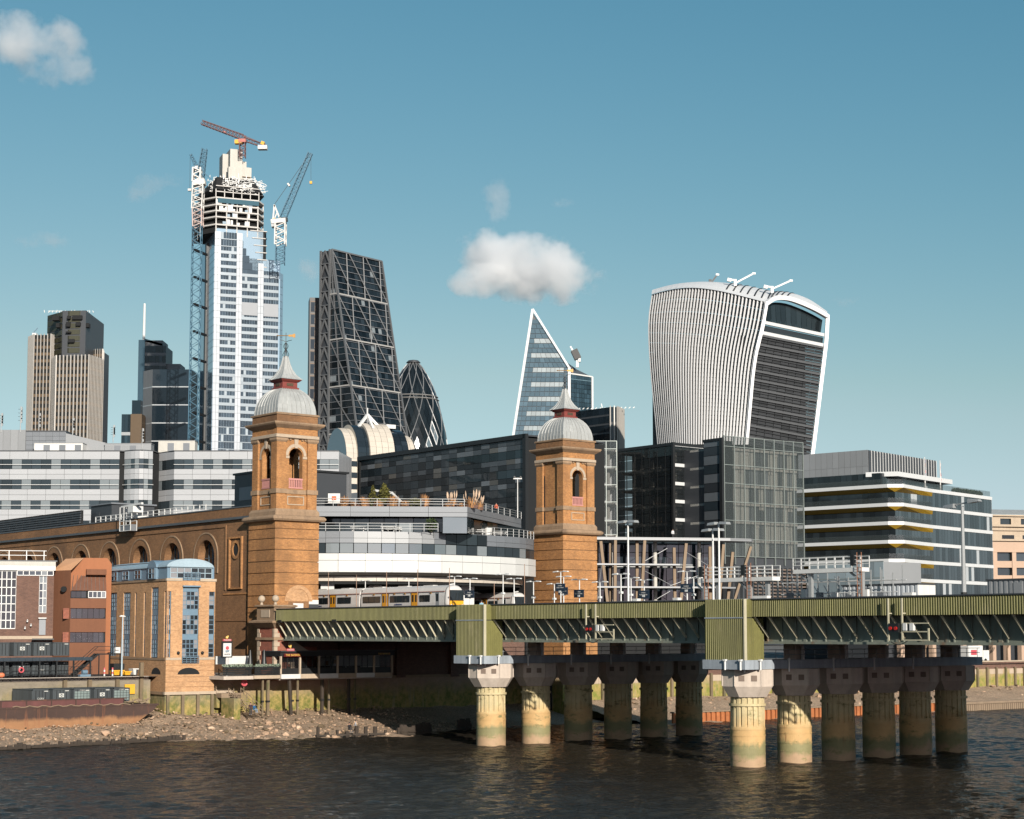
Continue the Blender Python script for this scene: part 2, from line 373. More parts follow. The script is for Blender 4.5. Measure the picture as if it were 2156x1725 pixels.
def water_mat():
    t = NT('river_water')
    def w(sc, st, det, rg): return t.noise(sc, st, det, rg)
    t.bump(w(2.4, (1, 1.2, 1), 3, .6), 1.0, 0.16)
    col = t.mix(t.ramp(w(0.03, (1, 1, 1), 3, .6), .35, .65), (.026, .020, .013), (.014, .013, .011))
    m = t.done(col, 0.07, 0.0)
    t.b.inputs['IOR'].default_value = 1.33; t.b.inputs['Specular IOR Level'].default_value = .34
    silt_dim = t.n('ShaderNodeBsdfDiffuse'); silt_dim.inputs[0].default_value = (.022, .019, .015, 1); mx = t.n('ShaderNodeMixShader'); mx.inputs[0].default_value = .30  # matte silt colour mixed in to dim the water's reflections
    t.l(t.b.outputs[0], mx.inputs[1]); t.l(silt_dim.outputs[0], mx.inputs[2]); t.l(mx.outputs[0], t.out.inputs[0])
    return m
import numpy as np
def river_mesh():
    """choppy water: real waves where the camera looks, flat beyond"""
    x0, x1, y0, y1, st = -72.0, 95.0, 110.0, 305.0, 0.33
    nx, ny = int((x1 - x0) / st), int((y1 - y0) / st); xs = np.linspace(x0, x1, nx + 1); ys = np.linspace(y0, y1, ny + 1); X, Y = np.meshgrid(xs, ys)
    rs = np.random.RandomState(4); Z = np.zeros_like(X)
    for k in range(64):
        wl = .85 * (3.6 / .85) ** rs.rand(); a = rs.normal(R(118), R(42)); kx, ky = math.cos(a) * 2 * math.pi / wl, math.sin(a) * 2 * math.pi / wl
        Z += 0.0044 * wl ** .95 * np.sin(kx * X + ky * Y + rs.rand() * 6.283 + .6 * np.sin(.07 * X * rs.rand() + .05 * Y))
    P = .55 + .45 * np.sin(.045 * X + .8 * np.sin(.03 * Y)) * np.sin(.06 * Y + 1.3 * np.sin(.025 * X)); Z *= (.75 + .5 * P)
    fade = np.clip(np.minimum(np.minimum(X - x0, x1 - X), np.minimum(Y - y0, y1 - Y)) / 6.0, 0, 1); Z *= fade
    V = np.stack([X, Y, Z], -1).reshape(-1, 3); i = np.arange(ny * (nx + 1)).reshape(ny, nx + 1)[:, :-1].ravel()
    F = np.stack([i, i + 1, i + nx + 2, i + nx + 1], -1)
    out = np.array([(-1500, -900, 0), (1500, -900, 0), (1500, 1200, 0), (-1500, 1200, 0)], float); c = [0, nx, (ny + 1) * (nx + 1) - 1, ny * (nx + 1)]; b = len(V)
    F2 = np.array([(b, b + 1, c[1], c[0]), (b + 1, b + 2, c[2], c[1]), (b + 2, b + 3, c[3], c[2]), (b + 3, b, c[0], c[3])])
    V = np.vstack([V, out]); F = np.vstack([F, F2])
    me = bpy.data.meshes.new('river'); me.vertices.add(len(V)); me.vertices.foreach_set('co', V.ravel()); me.loops.add(len(F) * 4); me.loops.foreach_set('vertex_index', F.ravel().astype(np.int32))
    me.polygons.add(len(F)); me.polygons.foreach_set('loop_start', np.arange(0, len(F) * 4, 4, dtype=np.int32)); me.update(calc_edges=True)
    me.polygons.foreach_set('use_smooth', [True] * len(F)); me.materials.append(water_mat()); return me
o = bpy.data.objects.new('river', river_mesh()); COL.objects.link(o)
tag(o, 'dark rippled river water under the railway bridge', kind='structure')

M['earth'] = mat('city_paving', (.16, .15, .14), .9)
gb = MB()
poly = [(-400, 52), (38, 52), (38, 40), (900, 40), (4000, 300), (4000, 5000), (-5000, 5000), (-5000, 300)]
gb.add([bw(x, y, 7.3) for x, y in poly], [tuple(range(len(poly)))])
tag(gb.build('ground', M['earth']), 'paved city ground behind the river walls', kind='structure')

def shore_mat(name, pale, mid, dk):
    t = NT(name)
    a = t.noise(0.18, detail=5, rough=.65); b = t.noise(2.6, (1, 1, 2), 4, .75); c = t.noise(7.0, detail=2)
    col = t.mix(t.ramp(b, .36, .64), dk, mid); col = t.mix(t.ramp(c, .48, .72), col, pale)
    col = t.scale(col, t.math('ADD', t.math('MULTIPLY', a, 0.9), 0.5))
    t.bump(t.math('ADD', b, t.math('MULTIPLY', c, .5)), 1.0, 0.22)
    return t.done(col, .9)
M['shore'] = shore_mat('pebble_foreshore', (.62, .45, .32), (.40, .27, .18), (.17, .12, .07))
def edge_w(x):
    pts = [(-120, 18), (-70, 24), (-52, 29), (-40, 32.5), (-28, 32), (-12, 25.5), (3, 22), (10, 26), (40, 30)]
    for (a, b), (c, d) in zip(pts, pts[1:]):
        if a <= x <= c: return b + (d - b) * (x - a) / (c - a)
    return 30
from mathutils import noise as mno
def shore_z(x, y, e, back, top):
    t = (y - e) / (back - e)
    z = top * t ** 1.5 if t > 0 else 3.0 * t
    p = Vector((x * .35, y * .35, 3.1))
    return z + 0.30 * mno.noise(p) + 0.13 * mno.noise(p * 3.3) + .1
def shore(name, x0, x1, nx, back, edge, top, label, mt):
    ys = 34; mb = MB(); vs = []
    for i in range(nx + 1):
        x = x0 + (x1 - x0) * i / nx; e = edge(x) + 1.2 * mno.noise(Vector((x * .3, 0, 9)))
        for j in range(ys + 1):
            y = e - 6 + (back - e + 6) * j / ys
            vs.append(bw(x, y, shore_z(x, y, e, back, top)))
    fs = [(i*(ys+1)+j, (i+1)*(ys+1)+j, (i+1)*(ys+1)+j+1, i*(ys+1)+j+1) for i in range(nx) for j in range(ys)]
    mb.add(vs, fs)
    return tag(mb.build(name, mt, smooth=True), label, kind='structure')
shore('foreshore', -130, 46, 230, 54.5, edge_w, 2.9, 'pebble foreshore below the pub and the brick apartments', M['shore'])
edge_e = lambda x: 22.4
shore('foreshore', 46, 330, 120, 41, lambda x: 21.0, 2.9, 'sunlit shingle bank beyond the bridge piers', M['shore'])

# loose rubble on the foreshore: nobody could count it
def rubble(name, n, xr, edge, back, top, sz, label, mt, seed):
    rg = random.Random(seed); mb = MB()
    ico = [(0,-.53,.85),(0,.53,.85),(0,-.53,-.85),(0,.53,-.85),(.85,0,.53),(.85,0,-.53),(-.85,0,.53),(-.85,0,-.53),(.53,.85,0),(-.53,.85,0),(.53,-.85,0),(-.53,-.85,0)]
    fcs = [(0,1,6),(0,4,1),(0,6,11),(0,11,10),(0,10,4),(1,4,8),(1,8,9),(1,9,6),(4,10,5),(4,5,8),(8,5,3),(8,3,9),(9,3,7),(9,7,6),(6,7,11),(11,7,2),(11,2,10),(10,2,5),(5,2,3),(3,2,7)]
    for _ in range(n):
        x = rg.uniform(*xr); e = edge(x); y = e + (back - e) * rg.random() ** 1.15
        s = sz * (0.35 + rg.random() ** 3 * 1.6); a = rg.uniform(0, 6.28)
        z = shore_z(x, y, e, back, top) ; p = bw(x, y, z); sx, sy, szz = s * rg.uniform(.7, 1.4), s * rg.uniform(.6, 1.1), s * rg.uniform(.35, .8)
        vs = []
        for v in ico:
            k = rg.uniform(.75, 1.2); X, Y, Z = v[0]*sx*k, v[1]*sy*k, v[2]*szz*k
            vs.append((p.x + X*math.cos(a) - Y*math.sin(a), p.y + X*math.sin(a) + Y*math.cos(a), p.z + Z))
        mb.add(vs, fcs)
    return tag(mb.build(name, mt), label, 'rubble', kind='stuff')
def rock_mat():
    t = NT('rubble_stone'); r = t.rnd()
    col = t.mix(t.ramp(r, .15, .6), (.11, .078, .045), (.38, .25, .165)); col = t.mix(t.ramp(r, .86, .99), col, (.50, .37, .26))
    col = t.scale(col, t.math('ADD', t.math('MULTIPLY', t.noise(3.0), .6), .7))
    return t.done(col, .9)
M['rock'] = rock_mat()
rubble('rubble', 7500, (-75, 20), edge_w, 52.0, 2.9, 0.125, 'loose stones and brick rubble strewn over the foreshore', M['rock'], 3)
rubble('rubble', 170, (-32, 3), lambda x: edge_w(x) - .5, 40, 1.3, 0.30, 'larger dark boulders near the water line', M['rock'], 5)
rubble('rubble', 900, (46, 180), lambda x: 24.0, 40, 2.9, 0.28, 'broken stone piled on the far shingle bank', M['rock'], 8)

def moss_mat(name, base, z0, z1, green=(.10, .11, .02)):
    """river wall: masonry with a tide line of weed below it"""
    t = NT(name)
    sp = t.n('ShaderNodeSeparateXYZ'); t.l(t.pos(), sp.inputs[0])
    h = t.math('ADD', sp.outputs[2], t.math('MULTIPLY', t.math('SUBTRACT', t.noise(.45, (1, 1, .8), 5, .7), .5), 3.4))
    k = t.ramp(h, z1, z0)
    b = t.noise(1.4, (1, 1, .9), 5, .7)
    wd = t.mix(t.ramp(b, .38, .62), green, (.30, .22, .075)); wd = t.mix(t.ramp(t.noise(.5, (3, 3, .2), 3), .6, .72), wd, (.30, .24, .15))
    ba = t.scale(base, t.math('ADD', t.math('MULTIPLY', t.noise(.9, (1, 1, 2), 5, .7), .9), .5))
    t.bump(b, .6, .1)
    return t.done(t.mix(k, ba, wd), .9)
M['mosswall'] = moss_mat('mossy_river_wall', (.30, .20, .14), 4.0, 6.2)
M['mosswall2'] = moss_mat('weedy_river_wall', (.33, .24, .16), 4.6, 6.3, (.14, .16, .025))
M['quaywall'] = moss_mat('quay_concrete', (.20, .17, .13), 3.0, 6.5)

t = T('river_wall', 'mossy river wall under the pub and terrace', 'wall', bw(-12.5, 49.2), TH)
MB().box(0, 58.5, 0, 3.0, 0, 6.6).build('wall', M['mosswall'], t)
cb = MB()
for i in range(24): cb.box(i*2.4, i*2.4+2.38, -.18, .6, 6.6, 6.95)
cb.build('coping', M['stone'], t)
t = T('river_wall', 'weed-covered far river wall beyond the bridge with timber fenders', 'wall', bw(46, 40.5), TH)
MB().box(0, 300, 0, 2.5, 0, 6.3).build('wall', M['mosswall2'], t)
MB().box(0, 300, .1, 1.2, 6.3, 7.6).build('parapet', M['brick_brn'], t, uv=True)
MB().box(0, 300, -.1, 1.3, 7.6, 7.85).build('coping', M['stone_pale'], t)
for i in range(75):
    x = 2 + i * 3.0
    piece('fender', M['timberpile'], t, x - .22, x + .22, -.38, 0, 1.6, 6.6)
for i in range(80):
    x = 1 + i * 2.1
    if random.random() < .8: piece('stone_block', M['stone_pale'], t, x, x + 2.04, -.05, .2, 5.3 + .02*random.random(), 6.28)

t = T('sheet_piling', 'rust-orange sheet piling along the far water edge', 'sheet piling', bw(50, 20.6), TH)
M['rust'] = mat('rusted_sheet_pile', (.42, .14, .045), .85, ns=((.3, .3), (2, .3)), streak=.35, bump=.3)
for i in range(62):
    x = i * 1.0
    if x > 100: break
    piece('sheet_pile', M['rust'], t, x, x + .58, 0, .3, -2, 1.55); piece('sheet_pile', M['rust'], t, x + .56, x + 1.02, .28, .5, -2, 1.5)
MB().box(0, 62, -.12, .6, 1.5, 1.72).build('capping_rail', M['timber'], t)
t = T('timber_revetment', 'pale timber revetment at the far water edge by the right frame edge', 'revetment', bw(114, 19.6), TH)
for i in range(90):
    piece('plank', M['timber'], t, i * .6, i * .6 + .45, 0, .25, -2, 1.1 + .1*random.random())
MB().box(0, 54, -.2, .4, 1.1, 1.5).build('capping_rail', M['timber'], t)

# broken groynes and piles on the near foreshore
def groyne(label, x0, y0, x1, y1, n, h0, h1, seed):
    rg = random.Random(seed); p = bw(x0, y0); t = T('groyne', label, 'groyne', p, TH)
    for i in range(n):
        f = i / (n - 1); x = (x1 - x0) * f + rg.uniform(-.1, .1); y = (y1 - y0) * f + rg.uniform(-.15, .15)
        w = rg.uniform(.16, .3); z = rg.uniform(h0, h1)
        piece('plank', M['timberdk'], t, x - w, x + w, y - .12, y + .12, -2, z)
    for k in range(4):
        MB().beam(((x1-x0)*k/4, (y1-y0)*k/4 - .2, h0*.55), ((x1-x0)*(k+.9)/4, (y1-y0)*(k+.9)/4 - .2, h0*.5), .2, .22).build('waling', M['timberdk'], t)
groyne('row of dark rotten stakes at the water edge right of the rubble', 2.0, 21.4, 8.5, 23.6, 26, .9, 1.6, 1)
groyne('long low timber kerb along the water edge below the barge', -66, 25.2, -24, 30.6, 84, .35, .75, 2)
groyne('short cluster of dark stakes in the shade beneath the bridge', 14.5, 25.5, 18, 27.5, 12, .8, 1.7, 4)
groyne('few leaning stakes among the boulders near the water', -8.5, 24.4, .5, 22.6, 8, .6, 1.5, 9)
# ================================================================== RAILWAY BRIDGE
br = T('railway_bridge', 'green steel railway bridge on fluted concrete-headed columns over the river', 'bridge', (BO.x, BO.y, 0), TH)
CXS = [0, 6.9, 13.7, 20.3, 26.5, 32.8]; PYS = [0.0, -41.3]
def pier_mat():
    t = NT('pier_shaft_paint')
    sp = t.n('ShaderNodeSeparateXYZ'); t.l(t.pos(), sp.inputs[0]); z = sp.outputs[2]
    h = t.math('ADD', z, t.math('MULTIPLY', t.math('SUBTRACT', t.noise(.55, (1, 1, .6), detail=5, rough=.65), .5), 2.6))
    col = t.mix(t.ramp(h, 3.5, 5.0), (.44, .28, .12), (.44, .36, .20))
    col = t.mix(t.ramp(h, 2.5, 2.0), col, (.20, .18, .085))
    col = t.mix(t.ramp(h, 1.3, .7), col, (.33, .22, .13))
    col = t.mix(t.ramp(t.noise(.6, (1, 1, 2.2), 5, .7), .56, .66), col, (.17, .15, .06))
    col = t.mix(t.ramp(t.noise(1.0, (2.2, 2.2, .22), 5, .7), .64, .72), col, (.19, .085, .035))
    t.bump(t.noise(3.0), .3, .05)
    return t.done(t.scale(col, t.math('ADD', t.math('MULTIPLY', t.noise(1.1, detail=5), .5), .75)), .75)
M['pier'] = pier_mat()
sh = MB(); N = 18; rings = []                  # fluted shaft with half-round flute ends
def ring(rf, rr, z):
    out = []
    for i in range(N):
        for k, (dr, da) in enumerate(((0, -.5), (0, -.22), (1, -.12), (1, .12), (0, .22))):
            a = 2*math.pi*(i + da)/N; r = rr - (rf if dr else 0)
            out.append((r*math.cos(a), r*math.sin(a), z))
    return out
rings = [ring(0, 1.74, -2.5), ring(0, 1.74, 3.85), ring(.02, 1.72, 3.9), ring(.15, 1.72, 4.15), ring(.15, 1.68, 6.9)]
sh.loft(rings); shaft_me = sh.mesh('shaft', M['pier'])
rg_ = MB()
for z, r, h in ((3.6, 1.79, .12), (3.0, 1.78, .10), (2.05, 1.78, .10), (1.2, 1.77, .08)): rg_.lathe([(1.70, z), (r, z), (r, z+h), (1.70, z+h)], 40, cap=False)
ring_me = rg_.mesh('ring', M['pier'])
col_me = MB().lathe([(1.68, 5.95), (1.84, 5.95), (1.84, 6.2), (1.68, 6.2)], 40, cap=False).mesh('collar', M['pier'])
def octo(a, c): return [(-a, -a+c), (-a+c, -a), (a-c, -a), (a, -a+c), (a, a-c), (a-c, a), (-a+c, a), (-a, a-c)]
cm = MB(); A, C = 2.66, 1.82
cm.prism(octo(1.92, 1.2), 6.85, 7.9, top=octo(A, C)); cm.prism(octo(A, C), 7.9, 9.57)
cap_me = cm.mesh('column_head', M['conc'])
sq_me = MB().box(-.06, .06, -.28, .28, -.28, .28).mesh('inset_plate', mat('dark_concrete_plate', (.20, .15, .12), .9))  # plates darker than the head concrete
cornr = MB()
for sx in (-1, 1):
    for sy in (-1, 1):
        cornr.tube((sx*(A-C)-sx*.03, sy*(A+.02), 7.95), (sx*(A-C)-sx*.03, sy*(A+.02), 9.55), .07, n=6)
        cornr.tube((sx*(A+.02), sy*(A-C), 7.95), (sx*(A+.02), sy*(A-C), 9.55), .07, n=6)
rib_me = cornr.mesh('joint_rib', M['conc'])
for py_ in PYS:
    for k, cx in enumerate(CXS):
        c = place('column', shaft_me, br, (cx, py_, 0))
        place('column_ring', ring_me, c, (0, 0, 0)); place('collar', col_me, c, (0, 0, 0))
        place('column_head', cap_me, c, (0, 0, 0)); tag(place('joint_rib', rib_me, c, (0, 0, 0)), kind='stuff')
        for u in (-.62, .62): place('inset_plate', sq_me, c, (-(A - C/2) + u*.7071, -(A - C/2) - u*.7071, 8.72), (0, 0, R(45)))
    MB().box(-3.2, 36.4, py_-1.75, py_+1.75, 9.6, 10.5).build('crosshead_beam', M['concblue'], br)
    for x in (-2.3, 4.2, 11.0, 17.5, 24):
        y = py_ - 1.82; dp = MB(); dp.tube((x, y, 9.3), (x, y, 10.6), .09, n=6); dp.tube((x, y, 10.45), (x, y, 10.65), .2, .13, n=6); dp.build('drain_pipe', M['steelw'], br)
    for x in CXS: piece('bearing_block', M['conc'], br, x - .6, x + .6, py_ - .8, py_ + .8, 10.5, 12.2)
    for x in CXS[1:]: piece('bearing_plate', M['steelw'], br, x - .35, x - .05, py_ - 1.55, py_ - 1.35, 10.5, 11.9)
    # walkway rail on the crosshead
    wr = MB()
    for z in (11.0, 11.5): wr.tube((-1.5, py_ - 1.7, z), (36, py_ - 1.7, z), .035, n=5)
    for i in range(20): wr.tube((-1.5 + i*1.95, py_ - 1.7, 10.5), (-1.5 + i*1.95, py_ - 1.7, 11.5), .03, n=5)
    wr.build('walkway_rail', M['steel'], br)

# corrugated cladding: trapezoid ribs, sheet by sheet
def corr(n, pitch, h, d=.075):
    mb = MB(); pts = []
    for i in range(n):
        y = i * pitch
        pts += [(y, 0), (y + pitch*.18, d), (y + pitch*.52, d), (y + pitch*.70, 0)]
    pts.append((n * pitch, 0))
    vs = [(-q, p, 0) for p, q in pts] + [(-q, p, h) for p, q in pts]; k = len(pts)
    mb.add(vs, [(i + 1, i, k + i, k + i + 1) for i in range(k - 1)])
    mb.box(0.002, .05, 0, n * pitch, 0, h)
    return mb
PIT = 0.27
par_me = corr(10, PIT, 1.66).mesh('cladding_sheet', M['green'])
L10 = PIT * 10
def run(y0, y1):
    y = y0
    while y < y1 - .01:
        n = min(1.0, (y1 - y) / L10)
        place('cladding_sheet', par_me, br, (-2.1, y, 14.78), (0, 0, 0), (1, n, 1)); y += L10
run(2.7, 45.3); run(-38.6, -2.7); run(-130, -44.0)
bx_up = corr(10, PIT*2.0/2, 1.78).mesh('box_cladding_top', M['green']); bx_lo = corr(10, PIT, 4.1).mesh('box_cladding', M['green'])
bs_lo = corr(10, PIT, 4.1).mesh('box_cladding_side', M['green'])
for py_ in PYS:
    k = 5.4 / L10
    for h in range(2):
        place('cladding_sheet', bx_lo, br, (-3.15, py_ - 2.7 + h*2.7, 10.52))
        place('cladding_sheet', bx_up, br, (-3.15, py_ - 2.7 + h*2.7, 14.72))
    MB().box(-3.26, -3.12, py_ - 2.75, py_ + 2.7, 14.62, 14.73).build('cladding_seam', M['concblue'], br)
    # south and north cheeks, ribbed as well
    for sg, yy in ((1, py_ - 2.7), (-1, py_ + 2.7)):
        o = place('cladding_sheet', bx_lo, br, (-3.15 if sg > 0 else -.45, yy, 10.52), (0, 0, R(-90) if False else (R(-90) if sg < 0 else R(90))), (1, 1.0, 1))
        if sg > 0: o.rotation_euler[2] = R(90); o.location = (-.45, yy, 10.52)
        else: o.rotation_euler[2] = R(-90); o.location = (-3.15, yy, 10.52)
        o2 = place('cladding_sheet', bx_up, br, tuple(o.location)[:2] + (14.72,), tuple(o.rotation_euler), (1, 1, 1))
    MB().box(-3.3, -2.95, py_ - 2.82, py_ - 2.68, 10.52, 16.5).build('corner_strip', M['cream'], br)
    MB().box(-3.05, -.5, py_ - 2.6, py_ + 2.6, 10.4, 16.42).build('box_core', M['greydk'], br)
    MB().prism([(-3.35, py_-2.9), (-2.1, py_-2.9-.0), (1.6, py_-2.2), (1.6, py_+2.2), (-3.35, py_+2.9)], 9.6, 10.53).build('pier_cap', M['concblue'], br)
    for x, y in ((-3.45, py_ - .3), (-3.45, py_ - 2.4), (-1.2, py_ - 2.95)):
        dp = MB(); dp.tube((x, y, 9.55), (x, y, 10.5), .10, n=6); dp.box(x - .16, x + .16, y - .16, y + .16, 10.42, 10.6); dp.build('drain_pipe', M['steelw'], br)
# top rail over the cladding, girders, braces
for y0, y1, xg in ((2.7, 45.3, 0), (-38.6, -2.7, .5), (-130, -44.0, .55)):  # web position shaped for shade: set inward on middle and right spans
    MB().box(-2.28, -1.9, y0, y1, 16.44, 16.55).build('parapet_rail', M['greydk'], br)
    g = MB(); g.box(xg-.58, xg-.5, y0 - 2.6, y1, 12.3, 15.0); g.box(xg-.98, xg-.15, y0 - 2.6, y1, 12.12, 12.3); g.box(xg-.98, xg-.60, y0 - 2.6, y1, 12.3, 12.36)
    gd = g.build('main_girder', M['greenplate'], br)
    MB().box(-2.05, xg-.5, y0, y1, 14.95, 15.1).build('walkway_plate', M['greydk'], br)
    n = int((y1 - y0) / 1.83)
    for i in range(n + 1):
        y = y0 + .25 + i * (y1 - y0 - .5) / n
        MB().beam((-2.02, y, 14.82), (xg-.66, y - .12, 12.72), .13, .2).build('brace', M['cream'], br)
        piece('web_stiffener', M['greenplate'], br, xg-.72, xg-.57, y - .06, y + .06, 12.3, 14.95)
        if i % 3 == 1: piece('splice_plate', M['greenplate'], br, xg-.66, xg-.58, y + .55, y + .95, 12.36, 14.0)
# deck, cross girders, ballast, far parapet
MB().box(.1, 35.6, -130, 49.5, 14.3, 14.94).build('deck_slab', M['greydk'], br)
MB().box(.2, 35.2, -130, 49.5, 14.96, 15.15).build('ballast_bed', M['ballast'], br)
for x in (6.8, 13.6, 20.4, 27.2, 35.3): MB().box(x - .25, x + .25, -130, 48, 12.2, 14.3).build('inner_girder', M['greydk'], br)
for i in range(59): piece('cross_girder', M['greydk'], br, .1, 35.5, -128 + i*3.0, -127.7 + i*3.0, 13.2, 14.3)
MB().box(35.4, 35.6, -130, 47, 14.95, 16.4).build('far_parapet', M['green'], br)
for x in (3.2, 6.9, 11.0, 14.6, 18.5, 22.2, 26.1, 29.9):
    for dx in (-.72, .72): piece('rail', M['steel'], br, x + dx - .05, x + dx + .05, -130, 49.5, 15.15, 15.3)
# small ledges breaking the lower edge of the cladding
for y in (44.2, 30.5): piece('bracket', M['black'], br, -2.3, -1.95, y - .45, y + .45, 14.62, 14.95)

# signals hung off the parapet
def hang_signal(label, y, red):
    t = T('railway_signal', label, 'signal', bw(-2.2, y, 12.3), TH)
    f = MB()
    for dy in (0, 1.55): f.box(-.55, -.42, dy - .07, dy + .07, .2, 4.0)
    for z in (.2, .95, 1.7): f.box(-.55, -.42, -2.9, 0, z, z + .1)
    f.box(-.55, -.42, -2.95, -2.83, .2, 1.3); f.box(-.5, 0, -.04, .04, 2.6, 2.7); f.box(-.5, 0, 1.5, 1.6, 2.6, 2.7)
    f.build('bracket_frame', M['cream'], t)
    h = MB(); h.box(-.75, -.35, .25, 1.35, .95, 1.75)
    hd = h.build('signal_head', M['black'], t)
    lens = MB()
    for dy in (.5, 1.1): lens.tube((-.75, dy, 1.3), (-.88, dy, 1.3), .16, n=10)
    lens.build('signal_lens', mat('red_signal_lens', (.45, .02, .015), .3) if red else M['black'], t)
    for dy in (-.35, -1.1): piece('relay_box', M['steelw'], t, -.62, -.3, dy - .2, dy + .2, 1.1, 1.75)
    cb = MB(); pv = None
    for i in range(14):
        a = i / 13; q = (-.5, 1.3 - 3.4*a, .1 - .28*math.sin(a*math.pi*2))
        if pv: cb.tube(pv, q, .04, n=5)
        pv = q
    cb.build('cable', M['black'], t)
hang_signal('railway signal on a cream bracket hung from the middle span', BF.W(rP(1240, 300), -2.4)[0], True)
hang_signal('railway signal with white boxes hung from the right-hand span', BF.W(rQ(1360, 300), -2.4)[0], True)
# ================================================================== STATION
SO = bw(.55, 50.2)
def arch_wall(mb, f, u0, u1, z0, z1, ops, th, n=12, m=0):
    """wall with round-arched openings, reveals included; f maps (along, inward, up) to local xyz"""
    q = lambda *p: mb.add([f(*a) for a in p], [(0, 1, 2, 3)], m)
    cuts = [u0] + [(ops[i][0] + ops[i+1][0]) / 2 for i in range(len(ops) - 1)] + [u1]
    for (uc, r, zs, zb), a, b in zip(ops, cuts, cuts[1:]):
        q((a,0,z0), (uc-r,0,z0), (uc-r,0,z1), (a,0,z1)); q((uc+r,0,z0), (b,0,z0), (b,0,z1), (uc+r,0,z1))
        if zb > z0: q((uc-r,0,z0), (uc+r,0,z0), (uc+r,0,zb), (uc-r,0,zb)); q((uc-r,0,zb), (uc+r,0,zb), (uc+r,th,zb), (uc-r,th,zb))
        for s in (-1, 1): q((uc+s*r,0,zb), (uc+s*r,0,zs), (uc+s*r,th,zs), (uc+s*r,th,zb))
        pts = [(uc - r*math.cos(math.pi*i/n), zs + r*math.sin(math.pi*i/n)) for i in range(n + 1)]
        for (ua, za), (ub, zb_) in zip(pts, pts[1:]):
            q((ua,0,za), (ub,0,zb_), (ub,0,z1), (ua,0,z1)); q((ua,0,za), (ub,0,zb_), (ub,th,zb_), (ua,th,za))
def arch_ring(mb, f, uc, zs, r0, r1, v0, v1, n=14, m=0, legs=0.0):
    P = lambda r, i: (uc - r*math.cos(math.pi*i/n), zs + r*math.sin(math.pi*i/n))
    for i in range(n):
        a, b, c, d = P(r0, i), P(r0, i+1), P(r1, i+1), P(r1, i)
        mb.add([f(a[0], v0, a[1]), f(b[0], v0, b[1]), f(c[0], v0, c[1]), f(d[0], v0, d[1]), f(d[0], v1, d[1]), f(c[0], v1, c[1])], [(0,1,2,3), (3,2,5,4)], m)
    if legs:
        for s in (-1, 1):
            ua, ub = uc + s*r0, uc + s*r1
            mb.add([f(ua,v0,zs-legs), f(ub,v0,zs-legs), f(ub,v0,zs), f(ua,v0,zs), f(ub,v1,zs-legs), f(ub,v1,zs)], [(0,1,2,3), (1,4,5,2)], m)

